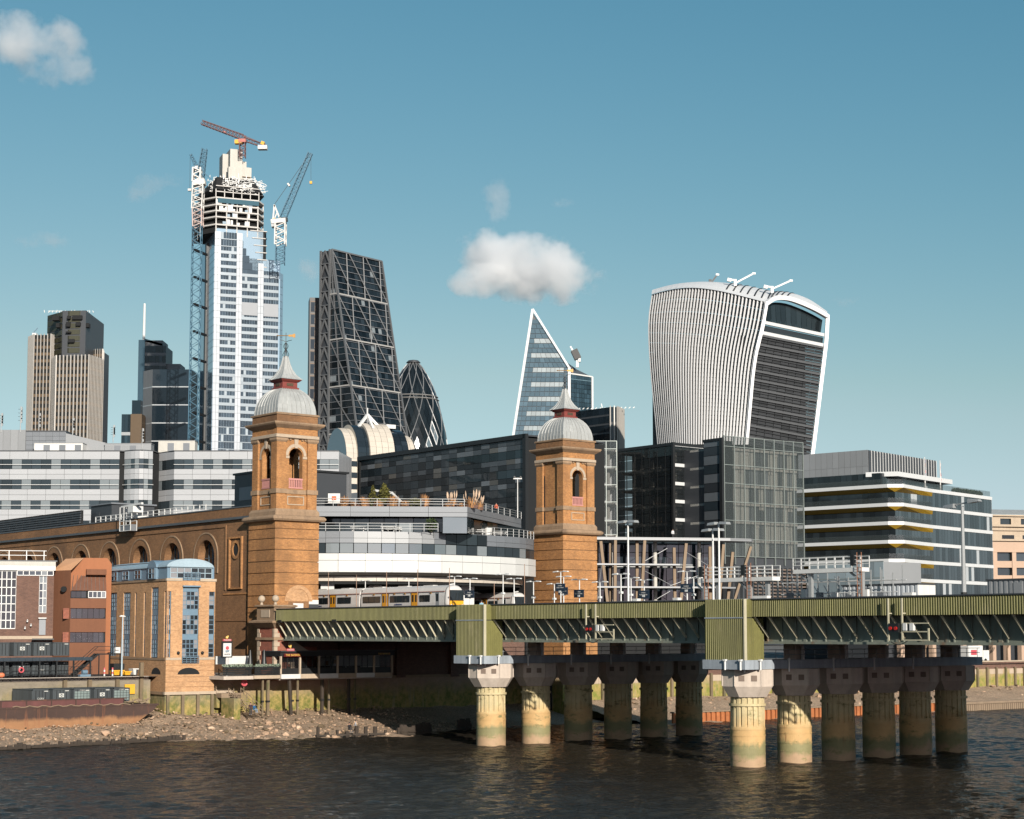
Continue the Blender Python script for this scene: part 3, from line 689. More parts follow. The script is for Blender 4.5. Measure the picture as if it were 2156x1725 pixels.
def station_tower(label, sx, west_open):
    p = T('x', '', '', SO, TH); bpy.data.objects.remove(p.e)
    w = p.toW((sx, 0, 0)); t = T('station_tower', label, 'tower', w, TH, 'domed station towers')
    a = 7.35; Z0 = 7.3
    # rusticated shaft: course by course, joints recessed
    cz = [16.0, 16.8, 18.43, 20.05, 21.66, 23.3, 24.95, 26.55, 27.95, 29.15]
    MB().box(.12, a-.12, .12, a-.12, Z0, 29.2).build('shaft_core', M['brick_dk'], t, uv=True)
    MB().box(0, a, 0, a, Z0, 16.0).build('shaft_base', M['brick'], t, uv=True)
    for i, (z0, z1) in enumerate(zip(cz, cz[1:])):
        MB().box(0, a, 0, a, z0 + .12, z1).build('brick_course', M['brick'], t, uv=True)
    # torus and base mouldings
    def band(z0, z1, o, mt, name):
        MB().box(-o, a+o, -o, a+o, z0, z1).build(name, mt, t, uv=True)
    tor = MB(); o0 = .15
    prof = [(.15, 29.05), (.55, 29.15), (.75, 29.4), (.75, 29.6), (.55, 29.85), (.1, 29.95)]
    tor.loft([[(-o, -o, z), (a+o, -o, z), (a+o, a+o, z), (-o, a+o, z)] for o, z in prof]); tor.build('torus_moulding', M['stone'], t)
    b0, b1 = .32, a - .25                       # upper stage footprint
    def sq(o, z): return [(b0-o, b0-o, z), (b1+o, b0-o, z), (b1+o, b1+o, z), (b0-o, b1+o, z)]
    MB().loft([sq(.3, 29.95), sq(.3, 30.5), sq(.05, 30.9)]).build('plinth', M['stone'], t)
    pw = 1.55                                   # corner pilasters
    for cx, cy in ((b0, b0), (b1 - pw, b0), (b0, b1 - pw), (b1 - pw, b1 - pw)):
        pl = MB().box(cx, cx + pw, cy, cy + pw, 30.9, 41.0).build('pilaster', M['brick'], t, uv=True)
        MB().box(cx - .14, cx + pw + .14, cy - .14, cy + pw + .14, 33.1, 33.75).build('pedestal_band', M['stone'], pl)
        MB().loft([[(cx-o, cy-o, z), (cx+pw+o, cy-o, z), (cx+pw+o, cy+pw+o, z), (cx-o, cy+pw+o, z)] for o, z in ((.02, 40.5), (.18, 40.75), (.18, 41.05))]).build('capital', M['stone'], pl)
    # pedestal walls with panels, belfry walls with arched openings
    rec = .32; u0, u1 = b0 + pw, b1 - pw; uc = (u0 + u1) / 2
    fS = lambda u, v, z: (u, b0 + rec + v, z); fW = lambda u, v, z: (b0 + rec + v, u, z)
    fN = lambda u, v, z: (u, b1 - rec - v, z); fE = lambda u, v, z: (b1 - rec - v, u, z)
    for f, op in ((fS, True), (fW, west_open), (fN, True), (fE, True)):
        wl = MB()
        if op: arch_wall(wl, f, u0, u1, 30.6, 41.6, [(uc, 1.12, 38.6, 33.9)], .9)
        else: wl.add([f(u0,0,30.6), f(u1,0,30.6), f(u1,0,41.6), f(u0,0,41.6)], [(0,1,2,3)])
        wo_ = wl.build('belfry_wall', M['brick'], t, uv=True)
        if op:
            ar = MB(); arch_ring(ar, f, uc, 38.6, 1.3, 1.75, -.08, .02, legs=.0); 
            for s in (-1, 1):
                ar.add([f(uc+s*1.12, -.1, 38.2), f(uc+s*1.85, -.1, 38.2), f(uc+s*1.85, -.1, 38.55), f(uc+s*1.12, -.1, 38.55)], [(0,1,2,3)])
            ar.build('arch_ring', M['stone_pale'], wo_)
            MB().add([f(uc-.22,-.16,39.7), f(uc+.22,-.16,39.7), f(uc+.36,-.16,41.1), f(uc-.36,-.16,41.1), f(uc-.22,.1,39.7), f(uc+.22,.1,39.7), f(uc+.36,.1,41.1), f(uc-.36,.1,41.1)],
                     [(0,1,2,3),(0,4,5,1),(1,5,6,2),(3,7,4,0)]).build('keystone', M['stone_pale'], wo_)
            bl = MB()
            for z0, z1 in ((35.1, 35.35), (33.88, 34.08)):
                bl.add([f(uc-1.2,-.05,z0), f(uc+1.2,-.05,z0), f(uc+1.2,-.05,z1), f(uc-1.2,-.05,z1), f(uc-1.2,.25,z0), f(uc+1.2,.25,z0), f(uc+1.2,.25,z1), f(uc-1.2,.25,z1)], [(0,1,2,3),(4,7,6,5),(3,2,6,7),(0,4,5,1)])
            for i in range(8):
                x = uc - 1.05 + i * .3
                bl.add([f(x-.08,0,34.0), f(x+.08,0,34.0), f(x+.08,0,35.2), f(x-.08,0,35.2), f(x-.08,.16,34.0), f(x+.08,.16,34.0), f(x+.08,.16,35.2), f(x-.08,.16,35.2)], [(0,1,2,3),(0,3,7,4),(1,5,6,2)])
            bl.build('balustrade', M['pinkpaint'], t)
        else:
            MB().add([f(u1-.35, -.01, 30.9), f(u1-.02, -.01, 30.9), f(u1-.02, -.01, 38.9), f(u1-.35, -.01, 38.9)], [(0,1,2,3)]).build('slit_window', M['dark'], t)
            MB().add([f(u0+.2, -.01, 30.9), f(u0+.65, -.01, 30.9), f(u0+.65, -.01, 32.4), f(u0+.2, -.01, 32.4)], [(0,1,2,3)]).build('slit_window', M['dark'], t)
        if op:
            pn = MB()
            for x0, x1, z0, z1 in ((uc-1.4, uc+1.4, 31.5, 31.62), (uc-1.4, uc+1.4, 32.65, 32.77), (uc-1.4, uc-1.28, 31.62, 32.65), (uc+1.28, uc+1.4, 31.62, 32.65)):
                pn.add([f(x0,-.1,z0), f(x1,-.1,z0), f(x1,-.1,z1), f(x0,-.1,z1), f(x0,.05,z0), f(x1,.05,z0), f(x1,.05,z1), f(x0,.05,z1)], [(0,1,2,3),(3,2,6,7),(0,4,5,1),(0,3,7,4),(1,5,6,2)])
            pn.build('panel_moulding', M['stone_pale'], t)
        st = MB(); st.add([f(u0,-.1,33.1), f(u1,-.1,33.1), f(u1,-.1,33.7), f(u0,-.1,33.7), f(u0,.1,33.7), f(u1,.1,33.7)], [(0,1,2,3),(3,2,5,4)]); st.build('string_course', M['stone'], t)
        dn = MB()
        for s in (-1, 1):
            for k in range(2):
                x = uc + s * (1.0 + k * .5)
                c0, c1 = f(x-.14, -.2, 40.85), f(x+.14, .1, 41.15)
                dn.box(min(c0[0],c1[0]), max(c0[0],c1[0]), min(c0[1],c1[1]), max(c0[1],c1[1]), 40.8, 41.12)
        dn.build('dentil', M['stone'], t, kind='stuff')
    MB().box(b0+1.6, b1-1.6, b0+1.6, b1-1.6, 30.5, 33.88).build('belfry_floor', M['dark'], t)
    MB().loft([sq(.02, 41.05), sq(.22, 41.15), sq(.22, 41.55), sq(.06, 41.62)]).build('architrave', M['stone_pale'], t)
    MB().loft([sq(.04, 41.62), sq(.04, 42.55)]).build('frieze', M['brick'], t, uv=True)
    MB().loft([sq(.1, 42.5), sq(.3, 42.65), sq(.72, 42.95), sq(.85, 43.15), sq(.85, 43.32), sq(.2, 43.45)]).build('cornice', M['stone'], t)
    MB().loft([sq(.05, 43.4), sq(.05, 44.5)]).build('attic', M['brick_dk'], t, uv=True)
    MB().loft([sq(.2, 44.45), sq(.25, 44.65), sq(.1, 44.75)]).build('attic_coping', M['stone'], t)
    # square-plan dome, one sheet per gore, with standing seams
    c = (b0 + b1) / 2; hw = (b1 - b0) / 2 - .18; zt = 4.15
    prof = [(hw * math.cos(math.pi/2*i/10)**.86 if i < 10 else .0, 44.7 + zt * math.sin(math.pi/2*i/10)) for i in range(11)]
    prof = [(max(r, .95), z) for r, z in prof if r > .9] + [(.95, 44.7 + zt*.985)]
    NG = 8
    for sd in range(4):
        rot = Matrix.Rotation(math.pi/2*sd, 3, 'Z')
        g = lambda u, r, z: tuple(rot @ Vector((u, -r, 0)) + Vector((c, c, z)))
        for k in range(NG):
            pa, pb = -1 + 2*k/NG, -1 + 2*(k+1)/NG
            mb = MB()
            for (r0, z0), (r1, z1) in zip(prof, prof[1:]): mb.add([g(pa*r0, r0, z0), g(pb*r0, r0, z0), g(pb*r1, r1, z1), g(pa*r1, r1, z1)], [(0,1,2,3)])
            mb.build('lead_sheet', M['lead'], t, smooth=False)
            sm_ = MB()
            for (r0, z0), (r1, z1) in zip(prof, prof[1:]): sm_.beam(g(pa*r0, r0+.02, z0), g(pa*r1, r1+.02, z1), .1, .12)
            sm_.build('lead_roll', M['lead'], t)
    def sqc(h, z): return [(c-h, c-h, z), (c+h, c-h, z), (c+h, c+h, z), (c-h, c+h, z)]
    ln = MB().loft([sqc(1.45, 48.55), sqc(1.45, 48.75), sqc(1.25, 48.85), sqc(1.25, 49.55), sqc(1.4, 49.6), sqc(1.7, 49.85), sqc(1.7, 49.95)]).build('lantern', M['redpaint'], t)
    for (x, y, dx, dy) in ((c-1.27, c, 0, 1), (c, c-1.27, 1, 0), (c+1.27, c, 0, 1), (c, c+1.27, 1, 0)):
        MB().box(x-.5*dx-.04, x+.5*dx+.04, y-.5*dy-.04, y+.5*dy+.04, 48.98, 49.4).build('louvre', M['dark'], ln)
        lb = MB()
        for i in range(4): lb.box(x-.5*dx-.06, x+.5*dx+.06, y-.5*dy-.06, y+.5*dy+.06, 49.0+i*.1, 49.04+i*.1)
        lb.build('louvre_blade', M['brick_dk'], ln, kind='stuff')
    sp = [(1.85, 49.95), (1.55, 50.2), (1.1, 50.75), (.72, 51.5), (.48, 52.3), (.3, 53.2), (.24, 53.5)]
    spo = MB().loft([sqc(h, z) for h, z in sp]).build('spirelet', M['lead'], t)
    rl = MB()
    for sd in range(4):
        rot = Matrix.Rotation(math.pi/2*sd, 3, 'Z')
        for k in (-1, -.5, 0, .5):
            for (h0, z0), (h1, z1) in zip(sp, sp[1:]): rl.beam(tuple(rot @ Vector((k*h0, -h0-.01, 0)) + Vector((c, c, z0))), tuple(rot @ Vector((k*h1, -h1-.01, 0)) + Vector((c, c, z1))), .06, .07)
    rl.build('lead_roll', M['lead'], spo)
    # wrought-iron finial and gilded vane
    fi = MB(); fi.tube((c, c, 53.4), (c, c, 57.0), .07, .04, 6)
    for k in range(4):
        a_ = math.pi/2*k + .6; dx, dy = math.cos(a_), math.sin(a_)
        for (r0, z0), (r1, z1) in zip([(.28,53.3),(.5,53.7),(.25,54.2),(.08,54.5)], [(.5,53.7),(.25,54.2),(.08,54.5),(.08,54.5)]): fi.tube((c+dx*r0, c+dy*r0, z0), (c+dx*r1, c+dy*r1, z1), .045, n=5)
        pv = None
        for i in range(7):
            q = (c+dx*(.08+.28*math.sin(i/6*math.pi)), c+dy*(.08+.28*math.sin(i/6*math.pi)), 54.5+i*.16)
            if pv: fi.tube(pv, q, .04, n=5)
            pv = q
    for sx_ in (-1, 1):
        pv = None
        for i in range(6):
            q = (c + sx_*.78*(.08+.9*i/5), c - sx_*.5*(.08+.9*i/5)*.8, 55.6 + .32*(i/5)**.5)
            if pv: fi.tube(pv, q, .04, n=5)
            pv = q
    fi.build('finial', M['black'], t)
    v = MB(); d = Vector((.777, -.629, 0))
    C_ = Vector((c, c, 56.55))
    v.tube(C_ - d*1.15, C_ + d*.35, .06, n=6)
    pts = [(.3, .06), (.55, .16), (.9, .13), (1.0, .22), (1.3, .3), (1.36, .22), (1.36, -.22), (1.3, -.3), (1.0, -.22), (.9, -.13), (.55, -.16), (.3, -.06)]
    n_ = Vector((d.y, -d.x, 0)) * .05
    vs_ = [C_ + d*x + Vector((0,0,z)) - n_ for x, z in pts] + [C_ + d*x + Vector((0,0,z)) + n_ for x, z in pts]; k = len(pts)
    v.add(vs_, [tuple(range(k)), tuple(range(2*k-1, k-1, -1))] + [(i, k+i, k+(i+1)%k, (i+1)%k) for i in range(k)])
    v.tube(C_ - d*1.15, C_ - d*1.45, .14, .0, 6)
    v.build('weather_vane', M['gold'], t)
    return t
tw1 = station_tower('domed brick station tower on the left with both faces open arched', 0, True)
tw2 = station_tower('domed brick station tower on the right with a blank left face', 53.9, False)
# walled-up archway at the foot of the left tower
ab = MB(); f_ = lambda u, v, z: (u, v - .06, z)
arch_ring(ab, f_, 4.0, 17.7, 1.72, 2.3, -.02, .1); ab.build('blocked_arch', M['brick_apt'], tw1, uv=True)
MB().prism([(2.3, -.02), (5.7, -.02), (5.7, .05), (2.3, .05)], 15.2, 17.7).build('arch_infill', M['brick_dk'], tw1, uv=True)
bf = MB(); bf.add([(4.0 - 1.7*math.cos(math.pi*i/12), -.02, 17.7 + 1.7*math.sin(math.pi*i/12)) for i in range(13)], [tuple(range(13))]); bf.build('arch_infill', M['brick_apt'], tw1, uv=True)
MB().box(3.1, 4.8, -.06, .0, 16.2, 17.4).build('painted_patch', M['whitepaint'], tw1)
MB().box(5.75, 7.36, -.04, .02, 17.3, 17.9).build('painted_patch', M['whitepaint'], tw1)
MB().box(5.75, 7.36, -.04, .02, 15.9, 17.3).build('painted_patch', M['greydk'], tw1)

# ------------------------------------------------------------------ west flank wall of the station
fk = T('station_wall', 'long brown brick station wall with a row of dark arched windows', 'wall', SO, TH)
XW = .5; f_ = lambda u, v, z: (XW + v, u, z)
YC = [20.7, 31.55, 42.2, 53.2, 64.1, 74.9, 85.8, 96.7, 107.6]
wl = MB(); arch_wall(wl, f_, 14.8, 122, 7.3, 29.2, [(y, 2.55, 24.6, 14.0) for y in YC], 1.5, 16)
wl.add([f_(7.3,0,7.3), f_(14.8,0,7.3), f_(14.8,0,29.2), f_(7.3,0,29.2)], [(0,1,2,3)])
wl.build('wall', M['brick_dk'], fk, uv=True)
MB().box(XW-.1, XW+1.6, 7.35, 122, 30.2, 31.55).build('parapet', M['brick_dk'], fk, uv=True)
MB().box(XW-.02, XW+1.6, 7.35, 122, 29.1, 29.85).build('frieze', M['brick_dk'], fk, uv=True)
cr = MB(); cr.px([(0,0),(1,0)], 0, 0) if False else None
MB().box(XW-.45, XW+.2, 7.35, 122, 29.85, 30.2).build('cornice', M['slate'], fk)
MB().box(XW-.2, XW+1.8, 7.35, 122, 31.55, 31.72).build('coping', M['slate'], fk)
MB().box(XW-.12, XW, 14.6, 14.95, 19.5, 29.2).build('frame_strip', M['brick_dk'], fk, uv=True)
MB().box(XW-.14, XW, 14.8, 122, 28.85, 29.12).build('frame_strip', M['brick_dk'], fk, uv=True)
for y in YC:
    rg2 = MB(); arch_ring(rg2, f_, y, 24.6, 2.6, 3.55, -.07, .02, 16, legs=2.5); rg2.build('arch_ring', M['brick_dk'], fk, uv=True)
    rg2 = MB(); arch_ring(rg2, f_, y, 24.6, 3.55, 3.75, -.16, .02, 16, legs=2.5); rg2.build('hood_mould', M['stone'], fk)
    gp = MB(); gp.add([f_(y - 2.55*math.cos(math.pi*i/12), 1.2, 24.6 + 2.55*math.sin(math.pi*i/12)) for i in range(13)] + [f_(y+2.55,1.2,14), f_(y-2.55,1.2,14)], [tuple(range(15))])
    g_ = gp.build('window_pane', M['win'], fk)
    wb = MB()
    for dy in (-1.2, -.12, .12, 1.2): wb.box(XW+1.1, XW+1.2, y+dy-.05, y+dy+.05, 14, 26.8)
    for z in (17, 19.5, 22, 24.5): wb.box(XW+1.1, XW+1.2, y-2.5, y+2.5, z-.05, z+.05)
    wb.build('glazing_bar', mat('blue_grey_bar', (.10,.15,.19), .5) if 'blue_grey_bar' not in bpy.data.materials else bpy.data.materials['blue_grey_bar'], g_)
# tall recessed panel with a round window next to the tower
pm = MB()
for y0, y1, z0, z1 in ((9.75, 10.05, 19.6, 27.3), (13.3, 13.6, 19.6, 27.3), (10.05, 13.3, 27.05, 27.3), (10.05, 13.3, 19.6, 19.8)): pm.box(XW-.28, XW+.05, y0, y1, z0, z1)
pm.build('panel_frame', M['brick'], fk, uv=True)
oc = MB(); n = 20
for i in range(n):
    a0, a1 = 2*math.pi*i/n, 2*math.pi*(i+1)/n
    oc.add([(XW-.2, 11.65+1.25*math.cos(a), 25.4+1.4*math.sin(a)) for a in (a0, a1)] + [(XW-.2, 11.65+.85*math.cos(a), 25.4+1.0*math.sin(a)) for a in (a1, a0)] + [(XW+.02, 11.65+.85*math.cos(a), 25.4+1.0*math.sin(a)) for a in (a1, a0)], [(0,1,2,3), (3,2,4,5)])
oc.build('round_window_ring', M['brick'], fk, uv=True)
MB().add([(XW-.03, 11.65+.85*math.cos(2*math.pi*i/n), 25.4+1.0*math.sin(2*math.pi*i/n)) for i in range(n)], [tuple(range(n))]).build('round_window', M['dark'], fk)
MB().box(XW-.12, XW, 7.4, 15.2, 18.8, 19.05).build('string_course', M['brick'], fk, uv=True)
MB().box(XW-.10, XW, 7.4, 60, 14.9, 15.1).build('string_course', M['brick_dk'], fk, uv=True)
# roof edge gear along the flank: rail, louvre bank, plant house, access cradle
rl = T('roof_rail', 'white roof-edge guard rail along the station wall', 'railing', bw(.55, 50.2, 31.7), TH)
for i in range(21): piece('rail_post', M['steelw'], rl, 1.55, 1.68, 23 + i*1.9, 23.13 + i*1.9, 0, 1.15)
for z in (.55, 1.1): piece('rail_bar', M['steelw'], rl, 1.58, 1.65, 23, 61.2, z - .04, z + .04)
lv = T('roof_louvres', 'dark bank of curved louvres on the station roof at the left edge', 'louvres', bw(.55, 50.2, 31.7), TH)
for k in range(6):
    for i in range(16): piece('louvre_blade', M['greydk'], lv, 1.8 + k*.05, 2.1 + k*.05, 68 + i*3, 70.9 + i*3, .05 + k*.42, .33 + k*.42)
MB().box(2.2, 2.6, 68, 116, 0, 2.7).build('louvre_backing', M['dark'], lv)
ph = T('plant_house', 'dark grey rooftop plant house on the station roof', 'plant house', bw(.55, 50.2, 31.7), TH)
MB().box(4, 12, 60, 68, 0, 3.4).build('wall', M['greydk'], ph); MB().box(3.7, 12.3, 59.6, 68.4, 3.4, 3.65).build('roof', M['grey'], ph)
MB().box(3.95, 4.0, 64.5, 66, 0, 2.3).build('door', M['greydk'], ph)
ph = T('plant_house', 'black rooftop plant house just left of the left tower', 'plant house', bw(.55, 50.2, 31.0), TH)
MB().box(6.0, 18, 9, 22, 0, 6.4).build('wall', M['greydk'], ph); MB().box(5.8, 18.3, 8.7, 22.3, 6.4, 6.7).build('roof', M['black'], ph)
piece('vent_panel', M['grey'], ph, 5.94, 6.0, 12, 15.5, 2.4, 4.4); piece('vent_panel', M['grey'], ph, 5.94, 6.0, 16, 20.5, 2.4, 4.4)
cr = T('access_cradle', 'white window-cleaning cradle hung over the station parapet', 'cradle', bw(.2, 50.2 + 45, 29.6), TH)
fb = MB()
for x in (-.9, .2):
    for y in (-2.6, -.2, 1.2): fb.beam((x, y, 0), (x, y, 3.9 if y > -1 else 1.6), .1)
for z in (0, .9, 1.6): fb.beam((-.9, -2.6, z), (-.9, 1.2, z), .09); fb.beam((.2, -2.6, z), (.2, 1.2, z), .09)
fb.beam((-.4, -5.6, 4.2), (-.4, 1.6, 4.0), .35, .3); fb.box(-.9, .9, -3.4, -1.6, 2.9, 3.9); fb.beam((.4, -2.5, 2.2), (2.2, -2.5, 2.4), .25)
fb.build('frame', M['steelw'], cr); MB().box(-.85, .15, -2.5, 1.1, -.05, 1.0).build('basket', M['grey'], cr)
# slate roof behind the parapet so that no sky shows through
MB().add([(2, 8, 31.3), (2, 122, 31.3), (18, 122, 31.3), (18, 8, 31.3)], [(0,1,2,3)]).build('roof', M['slate'], fk)
MB().box(8, 50, 40, 122, 14, 31.2).build('train_shed', M['greydk'], fk)
# ================================================================== STATION FRONT BUILDING, TRAINS, PLATFORM GEAR
def path_cells(pts, step):
    """walk a polyline in equal steps"""
    out = [Vector((*pts[0], 0))]; seg = [(Vector((*a, 0)), Vector((*b, 0))) for a, b in zip(pts, pts[1:])]
    L = sum((b - a).length for a, b in seg); n = max(1, round(L / step)); d = L / n; acc = 0; k = 0; t = d
    for i in range(1, n + 1):
        s = i * d; acc = 0
        for a, b in seg:
            l = (b - a).length
            if s <= acc + l + 1e-6: out.append(a + (b - a) * ((s - acc) / l)); break
            acc += l
    return out
def strip(parent, name, mats, pts, step, z0, z1, th=.2, gap=.05, pick=None, lean=0.0, cells=None):
    """panels along a polyline (left to right as seen); lean moves the lower edge inwards"""
    cs = cells or path_cells(pts, step)
    for i, (a, b) in enumerate(zip(cs, cs[1:])):
        m = pick(i) if pick else (random.choice(mats) if isinstance(mats, (list, tuple)) else mats)
        if m is None: continue
        d = (b - a).normalized(); g = d * gap / 2; n = Vector((d.y, -d.x, 0))
        lo = -n * lean
        a2, b2 = a + g, b - g
        qpiece(name, m, parent, (*(a2 + lo).xy, z0 + gap/2), (*(b2 + lo).xy, z0 + gap/2), (*b2.xy, z1 - gap/2), (*a2.xy, z1 - gap/2), th)
def offset(pts, d):
    out = []
    for i, p in enumerate(pts):
        a = Vector(pts[max(0, i-1)]); b = Vector(pts[min(len(pts)-1, i+1)]); t = (b - a).normalized(); n = Vector((t.y, -t.x))
        out.append(tuple(Vector(p) - n * d))       # + d = inwards (away from the viewer)
    return out
def smoothpath(pts, n=6):
    out = []
    P = [Vector(p) for p in pts]; P = [P[0]*2 - P[1]] + P + [P[-1]*2 - P[-2]]
    for i in range(1, len(P) - 2):
        for k in range(n):
            t = k / n; a, b, c, d = P[i-1], P[i], P[i+1], P[i+2]
            out.append(tuple(.5 * ((2*b) + (c - a)*t + (2*a - 5*b + 4*c - d)*t*t + (-a + 3*b - 3*c + d)*t**3)))
    out.append(tuple(P[-2])); return out
def rail(parent, pts, z, h, step=1.6, mt=None, r=.04, bars=3):
    cs = path_cells(pts, step); rb = MB()
    for a, b in zip(cs, cs[1:]):
        for k in range(bars): rb.beam((*a.xy, z + h*(k+1)/bars), (*b.xy, z + h*(k+1)/bars), r*1.3)
    rb.build('rail_bar', mt or M['steel'], parent)
    me = MB().box(-r, r, -r, r, 0, h).mesh('rail_post', mt or M['steel'])
    for a in cs: place('rail_post', me, parent, (*a.xy, z))

D0 = 258.0
of = T('station_offices', 'grey and white office block with a bowed white fascia between the two towers', 'building', (0, 0, 0), 0)
zz = lambda r: at(*rL(55, r), D0).z
zr, zc, zt_, zg, zw, zf, zs2, zl = [zz(r) for r in (730, 825, 965, 1070, 1165, 1335, 1368, 1415)]
cv = smoothpath([at(px, 1200, d).xy[:] for px, d in ((655, 258), (760, 258.2), (892, 260.6), (984, 265.5), (1054, 270.5), (1105, 276), (1128, 281))], 5)
front = [at(655, 1100, 259.2).xy[:], at(*rL(1180, 900), 259.8).xy[:]]
cornr = at(*rL(1405, 900), 261.0)
side_end = at(*rL(1895, 850), 289.0)
M['fascia'] = mat('white_fascia_panel', (.66, .66, .64), .35, ov=.02, ns=((.1, .04),), streak=.05)
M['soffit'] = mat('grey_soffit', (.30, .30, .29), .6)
strip(of, 'fascia_panel', M['fascia'], cv, 4.0, zf, zw - 1.05, .3, .06); strip(of, 'fascia_panel', M['fascia'], cv, 4.0, zw - 1.05, zw, .3, .05)
cvl = offset(cv, 2.2)
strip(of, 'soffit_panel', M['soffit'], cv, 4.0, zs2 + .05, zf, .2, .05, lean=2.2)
strip(of, 'lower_fascia_panel', mat('stained_fascia_panel', (.55, .49, .42), .5, ov=.04, ns=((.3, .12),), streak=.15), cvl, 3.2, zl, zs2, .25, .05)
# office storey above: windows and grey panels
cv2 = offset(cv, .35)
cells = path_cells(cv2, 2.05)
M['grey2'] = mat('light_grey_cladding', (.30, .31, .32), .45, .15, ov=.08, ns=((.2, .06),))
i_corner0 = min(range(len(cells)), key=lambda i: abs((cells[i].x / cells[i].y) * FPX + CX - rL(1180, 0)[0]))
i_corner1 = min(range(len(cells)), key=lambda i: abs((cells[i].x / cells[i].y) * FPX + CX - rL(1590, 0)[0]))
M['winlit'] = glass('bright_reflecting_glass', (.13, .155, .165), .4, .05, .2)
strip(of, 'window_pane', None, cv2, 0, zw, zg, .12, .12, cells=cells, pick=lambda i: M['winlit'] if i_corner0 - 5 <= i < i_corner0 and i % 2 else M['winblind'])
strip(of, 'grey_panel', None, cv2, 0, zg, zt_ - 1.0, .2, .04, cells=cells, pick=lambda i: None if i_corner0 <= i < i_corner1 else (M['grey2'] if i_corner0 - 8 < i < i_corner0 - 1 else M['grey']))
strip(of, 'grey_panel', None, cv2, 0, zt_ - 1.0, zt_, .2, .04, cells=cells, pick=lambda i: None if i_corner0 <= i < i_corner1 else (M['grey2'] if i_corner0 - 8 < i < i_corner0 - 1 else M['grey']))
strip(of, 'window_pane', None, cv2, 0, zg, zt_, .12, .1, cells=cells, pick=lambda i: M['win'] if i_corner0 <= i < i_corner1 else None)
# set-back terrace storey: glass and deep grey parapet
tf = [at(655, 1100, 262.5).xy[:], at(*rL(1180, 900), 262.6).xy[:]]
strip(of, 'terrace_glass', M['winblind'], tf, 2.15, zt_ + .1, zc, .1, .1)
strip(of, 'corner_glass', M['winlit'], [at(*rL(1180, 900), 260.4).xy[:], cornr.xy[:]], 3.6, zt_ - .2, zc, .1, .1)
strip(of, 'terrace_glass', M['win'], [cornr.xy[:], (cornr.x + .9, cornr.y + 5)], 2.4, zt_ - .1, zc, .1, .1)
strip(of, 'terrace_glass', M['win'], [(cornr.x + .9, cornr.y + 5.3), (side_end.x, side_end.y)], 3.0, zt_ + .1, zc, .1, .1)
pf = [front[0], (cornr.x, cornr.y - .25)]
strip(of, 'parapet_panel', M['grey'], pf, 5.2, zc, zc + (zr - zc)*.42, .3, .05); strip(of, 'parapet_panel', M['grey'], pf, 5.2, zc + (zr - zc)*.42, zr, .3, .05)
ps = [(cornr.x + .05, cornr.y - .25), side_end.xy[:]]
strip(of, 'parapet_panel', M['grey'], ps, 5.2, zc, zc + (zr - zc)*.42, .3, .05); strip(of, 'parapet_panel', M['grey'], ps, 5.2, zc + (zr - zc)*.42, zr, .3, .05)
MB().prism([front[0], (cornr.x - .1, cornr.y), (side_end.x - .4, side_end.y), (-40, 330)], zc + .2, zr - .12).build('roof_slab', M['greydk'], of)
MB().prism([(cv[0][0], cv[0][1] + 4.5)] + offset(cv, 3.6) + [(2, 330), (-40, 330)], zf - .3, zt_ - .02).build('core', M['greydk'], of)
MB().prism([(cv[0][0], cv[0][1] + 4.5)] + offset(cv, .4) + [(2, 330), (-40, 330)], zt_ - .06, zt_ + .02).build('terrace_deck', M['grey'], of)
MB().prism([tf[0], (cornr.x - 1.0, cornr.y + 2.0), (side_end.x - 2, side_end.y), (-40, 330)], zt_, zc).build('core', M['dark'], of)
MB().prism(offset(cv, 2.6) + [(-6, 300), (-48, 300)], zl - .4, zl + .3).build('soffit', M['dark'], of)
MB().box(-60, 12, 330, 331, 12, zr).build('rear_wall', M['dark'], of)
for px, d in ((690, 262), (790, 268), (985, 274)):
    p = at(px, 1240, d); MB().prism([(p.x-1, p.y-.5), (p.x+1, p.y-.5), (p.x+1, p.y+.5), (p.x-1, p.y+.5)], 15, zl).build('column', M['fascia'], of)
for px in (676, 700, 760, 800, 900):
    p = at(px, 1240, 275); MB().tube((p.x, p.y, 18.5), (p.x + 8, p.y, 19.6), .12, n=5).build('ceiling_duct', M['steel'], of)
t = T('terrace_railing', 'thin steel railing round the office roof garden', 'railing', (0, 0, 0)); rail(t, [front[0], (cornr.x, cornr.y + .1), (side_end.x, side_end.y)], zr, 1.15, 3.2)
t = T('terrace_railing', 'thin steel railing along the middle office terrace', 'railing', (0, 0, 0)); rail(t, [(cv[0][0], cv[0][1]), at(*rL(1140, 900), 259.6).xy[:]], zt_, 1.25, 2.2)
t = T('terrace_railing', 'curved steel railing on the small right-hand office terrace', 'railing', (0, 0, 0))
rail(t, [c.xy[:] for c in cells[i_corner1:]], zt_, 1.25, 1.6)

